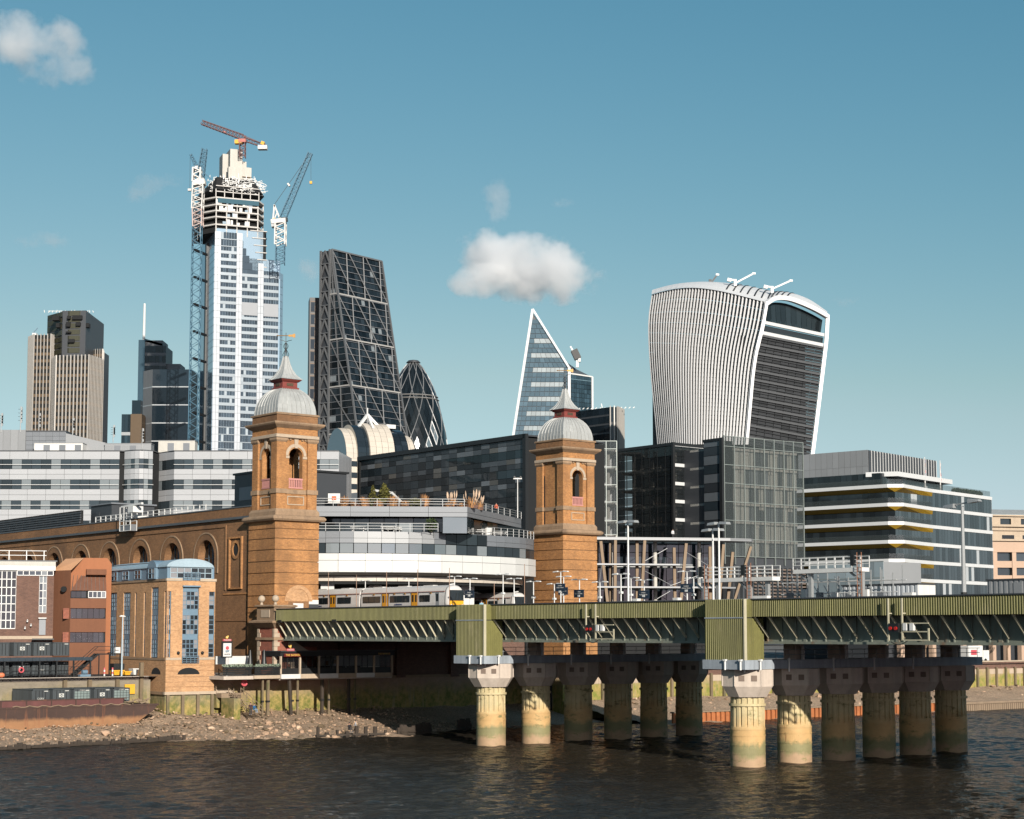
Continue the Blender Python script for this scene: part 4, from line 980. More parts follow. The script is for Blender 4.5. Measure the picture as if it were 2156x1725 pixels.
# roof garden: clumps of dry grass, conifers, planters
M['drygrass'] = mat('dry_ornamental_grass', (.42, .21, .085), .9, ov=.4, ns=((2, .3),))
M['plume'] = mat('pale_grass_plume', (.62, .45, .32), .9, ov=.2)
M['conifer'] = mat('golden_green_conifer', (.10, .095, .015), .9, ov=.5, ns=((2, .4),))
M['leaf'] = mat('dark_green_leaf', (.035, .06, .015), .8, ov=.5)
def tuft(name, label, cat, p, w, h, mt, n=160, group=None, plume=False, seed=0):
    rg = random.Random(seed); t = T(name, label, cat, p, 0, group); mb = MB()
    for _ in range(n):
        a = rg.uniform(0, 6.28); r = w * .25 * rg.random() ** .5; b = (r*math.cos(a), r*math.sin(a), 0)
        l = h * rg.uniform(.55, 1.05); o = w * .5 * rg.random(); e = (b[0] + o*math.cos(a), b[1] + o*math.sin(a), l * (1 - .35*(o/(w*.5))**2))
        ww = .05 + .03*rg.random(); s = Vector((-math.sin(a), math.cos(a), 0)) * ww
        md = (Vector(b) + Vector(e)) / 2 + Vector((0, 0, .12*h))
        mb.add([Vector(b)-s, Vector(b)+s, md+s, Vector(e), md-s], [(0,1,2,4), (4,2,3)])
    mb.build('blades', mt, t)
    if plume:
        pb = MB()
        for _ in range(9):
            x, y = rg.uniform(-w*.45, w*.45), rg.uniform(-.4, .4); hh = h*rg.uniform(.95, 1.35); lx = rg.uniform(-.2, .3)
            pb.tube((x*.4, y*.4, 0), (x + lx, y, hh*.7), .03, n=4); pb.tube((x + lx, y, hh*.65), (x + lx*1.2, y, hh*.85), .06, .12, 6); pb.tube((x + lx*1.2, y, hh*.85), (x + lx*1.5, y, hh*1.08), .12, .02, 6)
        pb.build('plumes', M['plume'], t)
    MB().loft([[(-w*.38, -.35, -.0), (w*.38, -.35, 0), (w*.38, .35, 0), (-w*.38, .35, 0)], [(-w*.42, -.4, .45), (w*.42, -.4, .45), (w*.42, .4, .45), (-w*.42, .4, .45)]]).build('planter', M['brick_brn'], t, uv=True)
    return t
def conifer(name, label, p, w, h, mt, n=420, seed=0, cat='shrub', group=None, cone=True):
    rg = random.Random(seed); t = T(name, label, cat, p, 0, group); mb = MB()
    for _ in range(n):
        z = h * rg.random() ** (1.3 if cone else .9); rr = w*.5*((1 - z/h)**.8 if cone else math.sqrt(max(.05, 1-(2*z/h-1)**2))) * rg.uniform(.45, 1.1)
        a = rg.uniform(0, 6.28); c = Vector((rr*math.cos(a), rr*math.sin(a), z + .15)); s = .16*w/2*rg.uniform(.7, 1.4)
        u = Vector((rg.uniform(-1,1), rg.uniform(-1,1), rg.uniform(-.3,1))).normalized(); v = u.cross(Vector((rg.uniform(-1,1), rg.uniform(-1,1), .3))).normalized()
        mb.add([c - u*s, c + v*s*.6, c + u*s*1.2, c - v*s*.6], [(0,1,2,3)])
    mb.build('foliage', mt, t); MB().tube((0, 0, -.1), (0, 0, h*.8), .09*w/2, .03, 6).build('stem', M['timberdk'], t)
    return t
def roofp(x, y, d): p = at(*rL(x, y), d); return (p.x, p.y, zr - .1)
for i, (x, w, h, lab) in enumerate(((285, 2.4, 1.9, 'leftmost round clump of rusty dry grass on the office roof'), (465, 2.2, 1.7, 'rusty dry grass clump left of the roof conifers'), (600, 1.9, 1.2, 'low rusty dry grass clump just right of the small conifer'),
        (730, 2.2, 2.0, 'tall rusty dry grass clump beside the grey roof crane'), (830, 1.9, 1.2, 'low rusty dry grass clump under the grey roof crane'), (370, 1.8, 1.0, 'low scrubby dry grass between two roof clumps'), (1225, 1.6, .8, 'low dry grass below the first pale plumes'), (1345, 1.5, .8, 'low dry grass below the second pale plumes'))):
    tuft('grass_clump', lab, 'grass', roofp(x, 730, 261.6), w, h, M['drygrass'], 200, 'dry grass clumps on the office roof', seed=i)
tuft('pampas_grass', 'upright tawny grass behind the seated roof visitor', 'grass', roofp(1015, 730, 263.5), 1.8, 2.3, M['drygrass'], 200, seed=21)
tuft('pampas_grass', 'pale feathery plumes in the middle of the roof garden', 'grass', roofp(1270, 730, 262.3), 1.8, 2.0, M['drygrass'], 60, plume=True, seed=22)
tuft('pampas_grass', 'tallest pale feathery plumes near the roof corner', 'grass', roofp(1440, 735, 262.6), 2.6, 2.0, M['drygrass'], 60, plume=True, seed=23)
tuft('pampas_grass', 'rightmost pale feathery plumes past the roof corner', 'grass', roofp(1515, 745, 267), 1.5, 1.7, M['drygrass'], 50, plume=True, seed=24)
conifer('conifer', 'small pointed golden conifer on the office roof', roofp(548, 730, 263.5), 2.0, 3.4, M['conifer'], seed=31)
conifer('conifer', 'broad golden-green conifer on the office roof', roofp(650, 730, 264.5), 3.4, 3.6, M['conifer'], 600, seed=32)
conifer('shrub', 'dark rounded shrub against the left tower on the office roof', roofp(85, 725, 264), 4.2, 3.0, M['leaf'], 600, seed=33, cone=False)
conifer('shrub', 'low green shrub between grass clumps on the roof', roofp(925, 730, 262.5), 2.2, 1.3, M['conifer'], 200, seed=34, cone=False)
conifer('potted_shrub', 'shrub in a dark pot on the middle office terrace', (at(*rL(1080, 960), 261).x, 261, zt_), 1.9, 2.0, M['leaf'], 220, seed=35, cone=False, cat='plant')
tp = T('potted_shrub', 'shrub in a tall white pot on the right-hand office terrace', 'plant', (at(*rL(1592, 985), 272).x, 272, zt_), 0)
MB().lathe([(.5, 0), (.62, .3), (.72, 1.3), (.6, 1.3)], 14).build('pot', M['whitepaint'], tp)
lf = MB(); rg = random.Random(5)
for _ in range(120):
    c = Vector((rg.uniform(-.7,.7), rg.uniform(-.5,.5), 1.3 + rg.random()*1.1)); s = .16; u = Vector((rg.uniform(-1,1), rg.uniform(-1,1), 1)).normalized(); v = u.cross(Vector((1,.3,0))).normalized()
    lf.add([c-u*s, c+v*s*.5, c+u*s, c-v*s*.5], [(0,1,2,3)])
lf.build('foliage', M['leaf'], tp)
# picnic tables
def picnic(label, p, w):
    t = T('picnic_table', label, 'table', p, 0, 'white picnic tables on the office terraces')
    MB().box(-w/2, w/2, -.4, .4, .72, .8).build('table_top', M['steelw'], t)
    for s in (-1, 1): MB().box(-w/2, w/2, s*.75-.15, s*.75+.15, .42, .48).build('bench', M['steelw'], t)
    for s in (-1, 1):
        lg = MB(); lg.beam((s*w*.35, -.8, 0), (s*w*.35, -.2, .72), .08); lg.beam((s*w*.35, .8, 0), (s*w*.35, .2, .72), .08); lg.beam((s*w*.35, -.75, .42), (s*w*.35, .75, .42), .06); lg.build('leg', M['steelw'], t)
for x, y, d, lab in ((415, 960, 260.5, 'white picnic table at the left of the middle office terrace'), (690, 960, 260.3, 'white picnic table in the middle of the office terrace'), (740, 962, 261.4, 'second white picnic table beside the middle one'), (1495, 992, 268, 'white table left of the tall white pot'), (1705, 1000, 274, 'white table right of the tall white pot')):
    p = at(*rL(x, y), d); picnic(lab, (p.x, p.y, zt_), 2.4)
# grey boom crane on the roof
t = T('roof_crane', 'small grey jointed crane arm above the office roof garden', 'crane', roofp(860, 690, 266))
b_ = MB(); b_.beam((0, 0, .2), (-1.6, 0, 1.9), .45, .4); b_.beam((-1.6, 0, 1.9), (-2.4, 0, 2.7), .38, .3); b_.beam((-2.4, 0, 2.6), (-5.2, 0, 3.0), .3, .35); b_.box(-1.0, .8, -.4, .4, 0, .5); b_.build('arm', M['steel'], t)
t = T('pole_lamp', 'white pole with twin cameras on the office roof edge', 'pole', roofp(1862, 830, 285)); MB().tube((0,0,0), (0,0,6.5), .09, .07).build('post', M['steelw'], t)
MB().box(-.7, .7, -.12, .12, 6.4, 6.6).build('cross_arm', M['steelw'], t)
for s in (-1, 1): MB().tube((s*.5, -.3, 6.75), (s*.5, .3, 6.7), .16, n=8).build('camera_head', M['black'], t)
# rectangle sign on the roof
t = T('notice_board', 'small white notice with an orange square by the left tower roof terrace', 'sign', roofp(195, 720, 259.6)); MB().box(-.9, .9, 0, .06, .6, 2.0).build('board', M['whitepaint'], t); MB().box(-.35, .35, -.02, 0, 1.0, 1.6).build('orange_square', mat('orange_print', (.75, .12, .03), .6), t)

# ------------------------------------------------------------------ trains
M['trainw'] = mat('train_white', (.66, .63, .60), .35, ns=((.4, .06),), streak=.1, stain=(.6, .68, .9, (.35, .25, .18)))
M['trainy'] = mat('train_yellow', (.85, .40, .02), .4)
M['doory'] = mat('door_yellow', (.72, .32, .02), .45)
M['trainline'] = mat('train_pinstripe', (.45, .16, .12), .5)
def train(label, x0, yf, cars, zr0=15.85):
    t = T('train', label, 'train', bw(x0, yf, zr0), TH, None); w = 2.8; CL = 20.2
    prof = [(0, .75), (-.04, 1.4), (0, 2.3), (.12, 3.05), (.38, 3.45), (.8, 3.68), (1.4, 3.75), (2.0, 3.68), (2.42, 3.45), (2.68, 3.05), (2.8, 2.3), (2.84, 1.4), (2.8, .75)]
    for c in range(cars):
        a = c * (CL + .5) + (.35 if c == 0 else 0); b = c * (CL + .5) + CL
        body = MB(); body.py([(x, z) for x, z in prof], a, b); bo = body.build('car_body', M['trainw'], t, smooth=False)
        MB().box(.25, 2.55, a, b, .25, .78).build('underframe', M['black'], bo)
        MB().box(-.06, .04, a, b, 2.86, 2.92).build('stripe', M['trainline'], bo)
        MB().box(-.07, .03, a, b, .75, .95).build('skirt', mat('train_grey', (.25,.25,.26), .5) if 'train_grey' not in bpy.data.materials else bpy.data.materials['train_grey'], bo)
        for da in (6.1, 13.1):
            for k in range(2): piece('door_leaf', M['doory'], bo, -.08, .06, a + da + k*.72, a + da + k*.72 + .68, .85, 2.75); 
            for k in range(2): piece('door_window', M['win'], bo, -.1, .05, a + da + k*.72 + .17, a + da + k*.72 + .52, 1.55, 2.5)
            piece('door_surround', M['black'], bo, -.06, .05, a + da - .09, a + da + 1.53, .85, 2.86)
        for ya, yb in (((2.1, 5.5), (8.0, 12.6), (15.0, 19.3)) if c else ((3.3, 5.6), (8.0, 12.6), (15.0, 19.3))):
            o = piece('side_window', M['win'], bo, -.1, .05, a + ya, a + yb, 1.55, 2.45)
            n = max(1, round((yb - ya) / 1.5))
            for q in range(1, n): piece('window_mullion', M['black'], bo, -.12, -.09, a + ya + (yb-ya)*q/n - .04, a + ya + (yb-ya)*q/n + .04, 1.55, 2.45)
        for q in (3, 9, 11.5, 16.5): piece('warning_mark', M['gold'], bo, -.08, .04, a + q, a + q + .3, 2.62, 2.8)
        if c == 0: piece('cab_door', M['grey2'], bo, -.05, .05, a + 1.2, a + 1.95, .9, 2.75); piece('cab_door_window', M['win'], bo, -.09, .05, a + 1.35, a + 1.8, 1.6, 2.6)
        text('southeastern.', .36, mat('livery_blue', (.03,.05,.14), .5) if 'livery_blue' not in bpy.data.materials else bpy.data.materials['livery_blue'], bo, (-.09, a + 10.6, 1.28), (R(90), 0, R(-90)), 'livery_lettering', .01)
        for q in (4, 10, 16): piece('roof_vent', M['trainw'], bo, 1.0, 1.8, a + q, a + q + 2.2, 3.7, 3.82)
        if c < cars - 1: MB().box(.35, 2.45, b, b + .5 + .35, .9, 3.4).build('gangway', M['black'], t)
    # rounded cab nose
    nose = MB(); rings = []
    for s, k in ((.35, 1.0), (.12, .985), (-.15, .93), (-.33, .84), (-.4, .74)):
        rings.append([(1.4 + (x - 1.4)*k, s + .02*0, 2.0 + (z - 2.0)*(k if z > 2 else 1)) for x, z in prof])
    nose.loft(rings); nose.build('cab_nose', M['trainw'], t, smooth=True)
    MB().box(.28, 2.52, -.5, -.3, 1.75, 3.05).build('windscreen', M['win'], t)
    MB().box(.22, 2.58, -.47, -.3, 1.62, 1.76).build('windscreen_sill', M['black'], t)
    MB().box(.25, 2.55, -.49, -.3, .75, 1.62).build('yellow_panel', M['trainy'], t)
    for x in (.5, 2.3): MB().tube((x, -.53, 1.05), (x, -.45, 1.05), .12, n=10).build('headlight', M['whitepaint'], t)
    wp = MB(); wp.beam((1.15, -.53, 1.8), (1.35, -.53, 2.7), .05); wp.beam((1.75, -.53, 1.8), (1.75, -.53, 2.6), .05); wp.build('wiper', M['black'], t)
    MB().tube((1.1, .8, 3.8), (1.9, .8, 3.9), .09, n=6).build('horn', M['steelw'], t)
yF = BF.W(rU(1775, 300), 11.0)[0]
train('white commuter train with yellow nose leaving between the towers', 11.0, yF, 5)
train('second white train half hidden by the right tower', 45.0, 51.6, 3)
# platforms in the station mouth
pt = T('station_platform', 'station platform behind the bridge parapet', 'platform', bw(14.5, 20, 15.1), TH)
MB().box(0, 4, 0, 90, 0, .95).build('platform_slab', M['conc'], pt); MB().box(0, .3, 0, 90, .95, .97).build('edge_line', M['whitepaint'], pt)

# ------------------------------------------------------------------ platform lamps, poles, signs
def bpt(p, x): y, z = BF.W(p, x); return y, z
M['signblue'] = mat('dark_blue_sign', (.015, .03, .055), .4)
def lamp_post(label, base, top, x, kind='lamp', sign=None):
    y, zt = bpt(top, x); z0 = 15.1 if x > 0 else 16.5; h = zt - z0
    nm = {'lamp': 'platform_lamp', 'pole': 'thin_pole', 'tall': 'floodlight_mast'}[kind]
    t = T(nm, label, 'pole' if kind == 'pole' else 'lamp post', bw(x, y, z0), TH, {'lamp': 'platform lamps', 'pole': 'thin rusty poles along the parapet', 'tall': 'floodlight masts'}[kind])
    if kind == 'pole': MB().tube((0,0,0), (0,0,h), .045, .035, 6).build('shaft', mat('rusty_pole', (.36,.22,.15), .7) if 'rusty_pole' not in bpy.data.materials else bpy.data.materials['rusty_pole'], t); return
    r = .09 if kind == 'lamp' else .14
    MB().tube((0,0,0), (0,0,h), r, r*.7, 8).build('shaft', M['steelw'], t); MB().tube((0,0,0), (0,0,1.6), r*1.7, r*1.5, 8).build('shaft_base', M['steelw'], t)
    if kind == 'lamp':
        MB().box(-.05, .05, -1.3, 1.3, h, h + .07).build('cross_arm', M['steelw'], t)
        for s in (-1, 1): MB().loft([[(-.16, s*.55, h+.02), (.16, s*.55, h+.02), (.16, s*1.45, h-.02), (-.16, s*1.45, h-.02)], [(-.12, s*.6, h+.16), (.12, s*.6, h+.16), (.12, s*1.4, h+.1), (-.12, s*1.4, h+.1)]]).build('lamp_head', M['steelw'], t)
        MB().box(-.2, .2, -.2, .2, h*.55, h*.55+.25).build('speaker', M['steelw'], t)
    else:
        MB().box(-.08, .08, -1.2, 1.2, h - .1, h + .05).build('cross_arm', M['steelw'], t)
        for s in (-1, 1): MB().loft([[(-.4, s*.35, h-.1), (.4, s*.35, h-.1), (.4, s*1.5, h-.16), (-.4, s*1.5, h-.16)], [(-.3, s*.4, h+.2), (.3, s*.4, h+.2), (.3, s*1.45, h+.12), (-.3, s*1.45, h+.12)]]).build('lamp_head', M['steel'], t)
    if sign:
        zs = bpt(sign, x)[1] - z0
        sb = MB().box(-.14, -.06, -.95, .95, zs - .5, zs + .5).build('sign_board', M['signblue'], t)
        text('London\nCannon Street', .24, M['steelw'], sb, (-.16, 0, zs + .12), (R(90), 0, R(-90)), 'sign_lettering', .005)
for a in (
    ('platform lamp seen through the gap left of the train roof', rL(480, 1505), rL(480, 1418), 17, 'lamp'), ('platform lamp above the middle of the white train', rL(875, 1490), rL(875, 1400), 17, 'lamp'),
    ('platform lamp above the train cab', rL(1290, 1480), rL(1290, 1380), 17, 'lamp'), ('platform lamp right of the train nose carrying a sign', rL(1430, 1640), rL(1430, 1400), 9, 'lamp', rL(1437, 1538)),
    ('platform lamp with an orange plate before the second train', rL(1730, 1640), rL(1730, 1360), 14, 'lamp'), ('platform lamp in front of the second train roof', rL(1830, 1640), rL(1830, 1400), 14, 'lamp'),
    ('platform lamp at the left foot of the right tower', rM(138, 1665), rM(138, 1525), 20, 'lamp'), ('platform lamp left of the signs before the right tower', rM(275, 1665), rM(275, 1540), 24, 'lamp'),
    ('taller platform lamp with a sign before the right tower', rM(317, 1665), rM(317, 1460), 17, 'lamp', rM(317, 1562)), ('platform lamp half hidden behind the taller signed one', rM(336, 1665), rM(336, 1492), 22, 'lamp', rM(336, 1585)),
    ('platform lamp with a sign in the middle of the right tower base', rM(440, 1665), rM(440, 1512), 18, 'lamp', rM(440, 1602)), ('platform lamp at the right foot of the right tower', rM(575, 1665), rM(575, 1528), 20, 'lamp'),
    ('platform lamp just right of the right tower', rM(712, 1660), rM(712, 1475), 15, 'lamp'), ('platform lamp left of the first floodlight mast', rN(308, 1640), rN(308, 1378), 15, 'lamp'),
    ('platform lamp right of the first floodlight mast', rN(400, 1635), rN(400, 1412), 18, 'lamp'), ('platform lamp with a low sign right of the first mast', rN(522, 1630), rN(522, 1432), 18, 'lamp', rN(522, 1562)),
    ('platform lamp with a large sign before the timber canopy', rN(915, 1630), rN(915, 1352), 14, 'lamp', rN(915, 1502)), ('shorter platform lamp behind the large sign', rN(977, 1625), rN(977, 1412), 20, 'lamp'),
    ('first floodlight mast left of the timber canopy struts', rN(358, 1640), rN(372, 892), 12, 'tall'), ('shorter floodlight mast of the pair beside the gantry', rN(1165, 1620), rN(1152, 968), 14, 'tall'),
    ('taller floodlight mast of the pair beside the gantry', rN(1205, 1620), rN(1207, 908), 12, 'tall')):
    lamp_post(*a)
for i, (x, y, lab) in enumerate(((145, 1340, 'thin pole in front of the first train windows by the left tower'), (400, 1362, 'thin pole in front of the rear train car door'), (673, 1330, 'thin pole at the train coupling'), (955, 1312, 'thin pole in front of the rear cab door'), (1243, 1298, 'thin pole in front of the train cab'), (1650, 1440, 'thin pole right of the walking person'), (1925, 1265, 'thin pole before the bowed fascia end'))):
    lamp_post(lab, rL(x, 1640), rL(x, y), -1.2, 'pole')
t = T('street_lamp', 'tall twin-headed street lamp in front of the white-banded offices', 'lamp post', bw(*[4.0, bpt(rO(1610, 1440), 4.0)[0]], 15.1), TH)
hh = bpt(rO(1597, 625), 4.0)[1] - 15.1
MB().tube((0,0,0), (0,0,hh), .24, .13, 10).build('shaft', M['steel'], t); MB().tube((0,0,0), (0,0,1.8), .3, .28, 10).build('shaft_base', M['black'], t)
MB().beam((0, 1.3, hh+.1), (0, -1.3, hh+.35), .12).build('cross_arm', M['steel'], t)
for s, dz in ((1, 0), (-1, .35)): MB().loft([[(-.35, s*.8, hh+dz-.15), (.35, s*.8, hh+dz-.15), (.3, s*2.0, hh+dz-.05), (-.3, s*2.0, hh+dz-.05)], [(-.3, s*.8, hh+dz+.25), (.3, s*.8, hh+dz+.25), (.2, s*1.9, hh+dz+.15), (-.2, s*1.9, hh+dz+.15)]]).build('lamp_head', M['steel'], t)
# ================================================================== NORTH BANK, LEFT OF THE BRIDGE
M['blue'] = mat('steel_blue_paint', (.16, .25, .33), .45, ov=.04)
M['bluelight'] = mat('pale_blue_paint', (.36, .47, .54), .45, ov=.04)
M['redwall'] = mat('red_brown_wall', (.19, .075, .036), .85, ns=((.15, .12), (3, .1)), streak=.15)
M['winapt'] = glass('apartment_glass', (.025, .03, .035), .15, .05, .4, (.3, (.20, .20, .21)))
def winunit(parent, plane, u0, u1, z0, z1, off, nx, nz, fm, gm, fw=.09, name='window'):
    fr = MB()
    def bx(a, b, c, d, o0, o1):
        (fr.box(a, b, off - o1, off - o0, c, d) if plane == 'S' else fr.box(off - o1, off - o0, a, b, c, d))
    us = lin(u0, u1, nx); ws = lin(z0, z1, nz)
    for u in us: bx(u - fw/2, u + fw/2, z0, z1, 0, .12)
    for w in ws: bx(u0, u1, w - fw/2, w + fw/2, 0, .12)
    f = fr.build(name, fm, parent)
    for j in range(nz):
        for i in range(nx):
            if plane == 'S': piece('pane', gm, f, us[i] + fw/2, us[i+1] - fw/2, off - .05, off + .02, ws[j] + fw/2, ws[j+1] - fw/2)
            else: piece('pane', gm, f, off - .05, off + .02, us[i] + fw/2, us[i+1] - fw/2, ws[j] + fw/2, ws[j+1] - fw/2)
    return f
# ------------------------------------------------------------------ apartment block with blue windows
ap = T('apartment_block', 'yellow brick riverside apartments with blue window bays and a curved blue roof', 'building', at(349, 1400, 234).xy[:], 34)
W_, D_ = 7.05, 22.8
def cut_wall(mb, f, u0, u1, z0, z1, ops, th=.35):
    """wall with tall rectangular openings (u0, u1, z0, z1), sorted and apart"""
    q = lambda *p: mb.add([f(*a) for a in p], [(0,1,2,3)])
    u = u0
    for a, b, c, d in ops:
        q((u,0,z0), (a,0,z0), (a,0,z1), (u,0,z1))
        if c > z0: q((a,0,z0), (b,0,z0), (b,0,c), (a,0,c)); q((a,0,c), (b,0,c), (b,th,c), (a,th,c))
        if d < z1: q((a,0,d), (b,0,d), (b,0,z1), (a,0,z1)); q((a,0,d), (b,0,d), (b,th,d), (a,th,d))
        q((a,0,c), (a,0,d), (a,th,d), (a,th,c)); q((b,0,c), (b,0,d), (b,th,d), (b,th,c)); u = b
    q((u,0,z0), (u1,0,z0), (u1,0,z1), (u,0,z1))
fS = lambda u, v, z: (u, v, z); fW = lambda u, v, z: (v, u, z)
wb = MB(); cut_wall(wb, fS, 0, W_, 5.2, 20.25, [(-.0+.02, .62, 9.9, 18.8), (2.3, 4.65, 9.1, 19.4), (6.15, 6.98, 9.9, 18.8)], .35)
wb.build('front_wall', M['brick_apt'], ap, uv=True)
wb = MB(); wo_ops = [(.0+.05, .85, 9.9, 18.8), (2.9, 5.4, 9.6, 19.4), (7.5, 8.1, 9.9, 18.8), (10.75, 11.35, 9.9, 18.8), (13.0, 15.7, 9.9, 18.9), (18.2, 21.0, 9.9, 18.95)]
cut_wall(wb, fW, 0, D_, 5.2, 20.25, wo_ops, .35); wb.build('side_wall', M['brick_apt'], ap, uv=True)
MB().box(.4, W_ - .02, .4, D_, 5.2, 20.2).build('core', M['dark'], ap)
MB().box(W_ - .05, W_, .3, D_, 5.2, 20.2).build('right_wall', M['brick_apt'], ap, uv=True)
for (u0, u1, z0, z1, pl, nx) in ([(a, b, c, d, 'S', n) for (a, b, c, d), n in (((.02, .62, 9.9, 18.8), 1), ((2.3, 4.65, 9.1, 19.4), 2), ((6.15, 6.98, 9.9, 18.8), 1))] + [(a, b, c, d, 'W', n) for (a, b, c, d), n in zip(wo_ops, (1, 2, 1, 1, 2, 2))]):
    for k, (a, b) in enumerate(((9.9, 12.3), (13.0, 15.6), (16.4, 18.8))):
        winunit(ap, pl, u0 + .04, u1 - .04, a, b, .25, nx * (2 if nx == 2 else 1), 4, M['blue'], M['winapt'], .08)
    for a, b in ((12.3, 13.0), (15.6, 16.4), (18.8, z1)):
        if b - a > .1:
            if pl == 'S': piece('spandrel_panel', M['blue'], ap, u0 + .03, u1 - .03, .16, .3, a + .04, b - .04)
            else: piece('spandrel_panel', M['blue'], ap, .16, .3, u0 + .03, u1 - .03, a + .04, b - .04)
# balconettes in front of the centre bay
for z in (9.1, 20.4):
    bl = MB(); 
    for k in range(5): bl.box(2.25, 4.7, -.28, -.22, z + k*.24, z + k*.24 + .05)
    for k in range(5): bl.box(2.25 + k*.6, 2.3 + k*.6, -.28, -.22, z, z + 1.05)
    bl.build('balcony_rail', M['blue'], ap)
MB().box(2.2, 4.75, -.35, .3, 19.4, 19.6).build('balcony_slab', M['blue'], ap)
# stone bands, ground storey joints, boat-shaped arch
for (a, b) in ((-.12, 2.2), (4.75, W_ + .12)):
    MB().box(a, b, -.12, .3, 20.2, 20.55).build('parapet_stone', M['stone_pale'], ap); MB().box(a if a > 0 else 0, b if b < W_ else W_, -.07, .1, 9.55, 9.85).build('stone_band', M['stone_pale'], ap)
MB().box(-.12, .3, .3, D_, 20.2, 20.5).build('parapet_stone', M['stone'], ap); MB().box(-.07, .1, .1, D_, 9.5, 9.8).build('stone_band', M['stone'], ap)
for z in (8.85, 8.1, 7.3, 6.6, 5.95): MB().box(.0, W_, -.015, .05, z - .04, z).build('brick_joint', M['brick_dk'], ap, uv=True)
ar = MB(); ar.add([(3.3 - 1.6*math.cos(math.pi*i/10), -.02, 7.6 + (.9*math.sin(math.pi*i/10))) for i in range(11)], [tuple(range(11))]); ar.build('arch_opening', M['dark'], ap)
MB().add([(-.02, 3.3 - 1.6*math.cos(math.pi*i/10), 7.6 + (.9*math.sin(math.pi*i/10))) for i in range(11)], [tuple(range(11))]).build('arch_opening', M['dark'], ap)
MB().box(-.2, W_ + .2, -.25, .5, 4.9, 5.3).build('plinth_stone', M['stone_pale'], ap); MB().box(-.2, .3, .3, D_, 4.9, 5.3).build('plinth_stone', M['stone'], ap)
MB().box(0, W_, .15, D_, 0, 5.0).build('river_plinth', M['quaywall'], ap)
for x in (.35, 2.5, 4.7, 6.8): piece('fender_pile', M['timberpile'], ap, x - .2, x + .2, -.2, .15, 1.0, 4.9)
# penthouse with barrel roof
ph_ = MB().box(.1, W_ - .1, .25, D_ - .2, 20.3, 22.2).build('penthouse_wall', M['blue'], ap)
winunit(ap, 'S', .5, W_ - .5, 20.6, 22.0, .24, 6, 2, M['bluelight'], M['winapt'])
for u in (3.4, 9.5, 14.0, 18.4): winunit(ap, 'W', u, u + 2.2, 20.7, 21.9, .1, 2, 2, M['blue'], M['winapt'])
def barrel(mb, x0, x1, y0, y1, z0, rise, n=14, axis='y'):
    for i in range(n):
        a0, a1 = math.pi*i/n, math.pi*(i+1)/n
        if axis == 'y':
            c = (x0 + x1)/2; h = (x1 - x0)/2; P = lambda a: (c - h*math.cos(a), z0 + rise*math.sin(a))
            (xa, za), (xb, zb) = P(a0), P(a1); mb.add([(xa, y0, za), (xb, y0, zb), (xb, y1, zb), (xa, y1, za)], [(0,1,2,3)])
        else:
            c = (y0 + y1)/2; h = (y1 - y0)/2; P = lambda a: (c - h*math.cos(a), z0 + rise*math.sin(a))
            (ya, za), (yb, zb) = P(a0), P(a1); mb.add([(x0, ya, za), (x0, yb, zb), (x1, yb, zb), (x1, ya, za)], [(0,1,2,3)])
    if axis == 'y':
        c = (x0+x1)/2; h = (x1-x0)/2
        for y in (y0, y1): mb.add([(c - h*math.cos(math.pi*i/n), y, z0 + rise*math.sin(math.pi*i/n)) for i in range(n+1)], [tuple(range(n+1))])
    else:
        c = (y0+y1)/2; h = (y1-y0)/2
        mb.add([(x0, c - h*math.cos(math.pi*i/n), z0 + rise*math.sin(math.pi*i/n)) for i in range(n+1)], [tuple(range(n+1))])
b_ = MB(); barrel(b_, -.1, W_ - .3, -.1, D_ - .2, 22.1, 1.15); b_.build('barrel_roof', M['bluelight'], ap)
b_ = MB(); barrel(b_, .3, W_ - .7, -.14, -.10, 22.1, .85); b_.build('gable_panel', M['bluelight'], ap)
b_ = MB(); barrel(b_, -.3, 3.5, 3.2, 6.2, 22.1, 1.0, axis='x'); b_.build('dormer_roof', M['blue'], ap)
MB().box(-.25, .3, 3.4, 6.0, 20.5, 22.1).build('dormer_wall', M['blue'], ap); winunit(ap, 'W', 3.6, 5.8, 20.6, 22.0, -.25, 2, 2, M['blue'], M['winapt'])
MB().box(.6, W_, D_*.35, D_, 22.1, 22.9).build('roof_deck', M['slate'], ap)
for x in (1.7, 5.2): MB().ball((x, -.2, 10.5), .22).build('wall_lamp', M['black'], ap)

# ------------------------------------------------------------------ angular red building
rb = T('red_building', 'angular red-brown building with a cut-off gable left of the apartments', 'building', at(130, 1400, 247).xy[:], 18)
MB().py([(1.0, 7.3), (6.8, 7.3), (6.8, 23.1), (6.2, 23.95), (2.95, 23.95), (1.0, 22.1)], 1.6, 14).build('gable_block', mat('orange_red_wall', (.36, .135, .058), .85, ns=((.15, .1), (3, .08)), streak=.08), rb)
MB().prism([(-1.4, 3.5), (1.0, -.0), (1.0, 14), (-1.4, 14)], 7.3, 22.1).build('left_wall', M['redwall'], rb)
MB().add([(-1.4, 3.5, 22.1), (1.0, 0, 22.1), (2.9, 1.62, 23.95), (.6, 6, 23.95)], [(0,1,2,3)]).build('sloped_coping', mat('sunlit_orange_slope', (.72, .38, .2), .8), rb)  # sunlight on the sloping top is put into this pale colour
MB().box(1.0, 6.0, .1, 1.6, 16.7, 18.1).build('wall_band', M['redwall'], rb); MB().box(1.0, 6.0, .1, 1.6, 13.3, 15.2).build('wall_band', M['redwall'], rb); MB().box(1.0, 6.0, .1, 1.6, 7.3, 11.8).build('wall_band', M['redwall'], rb)
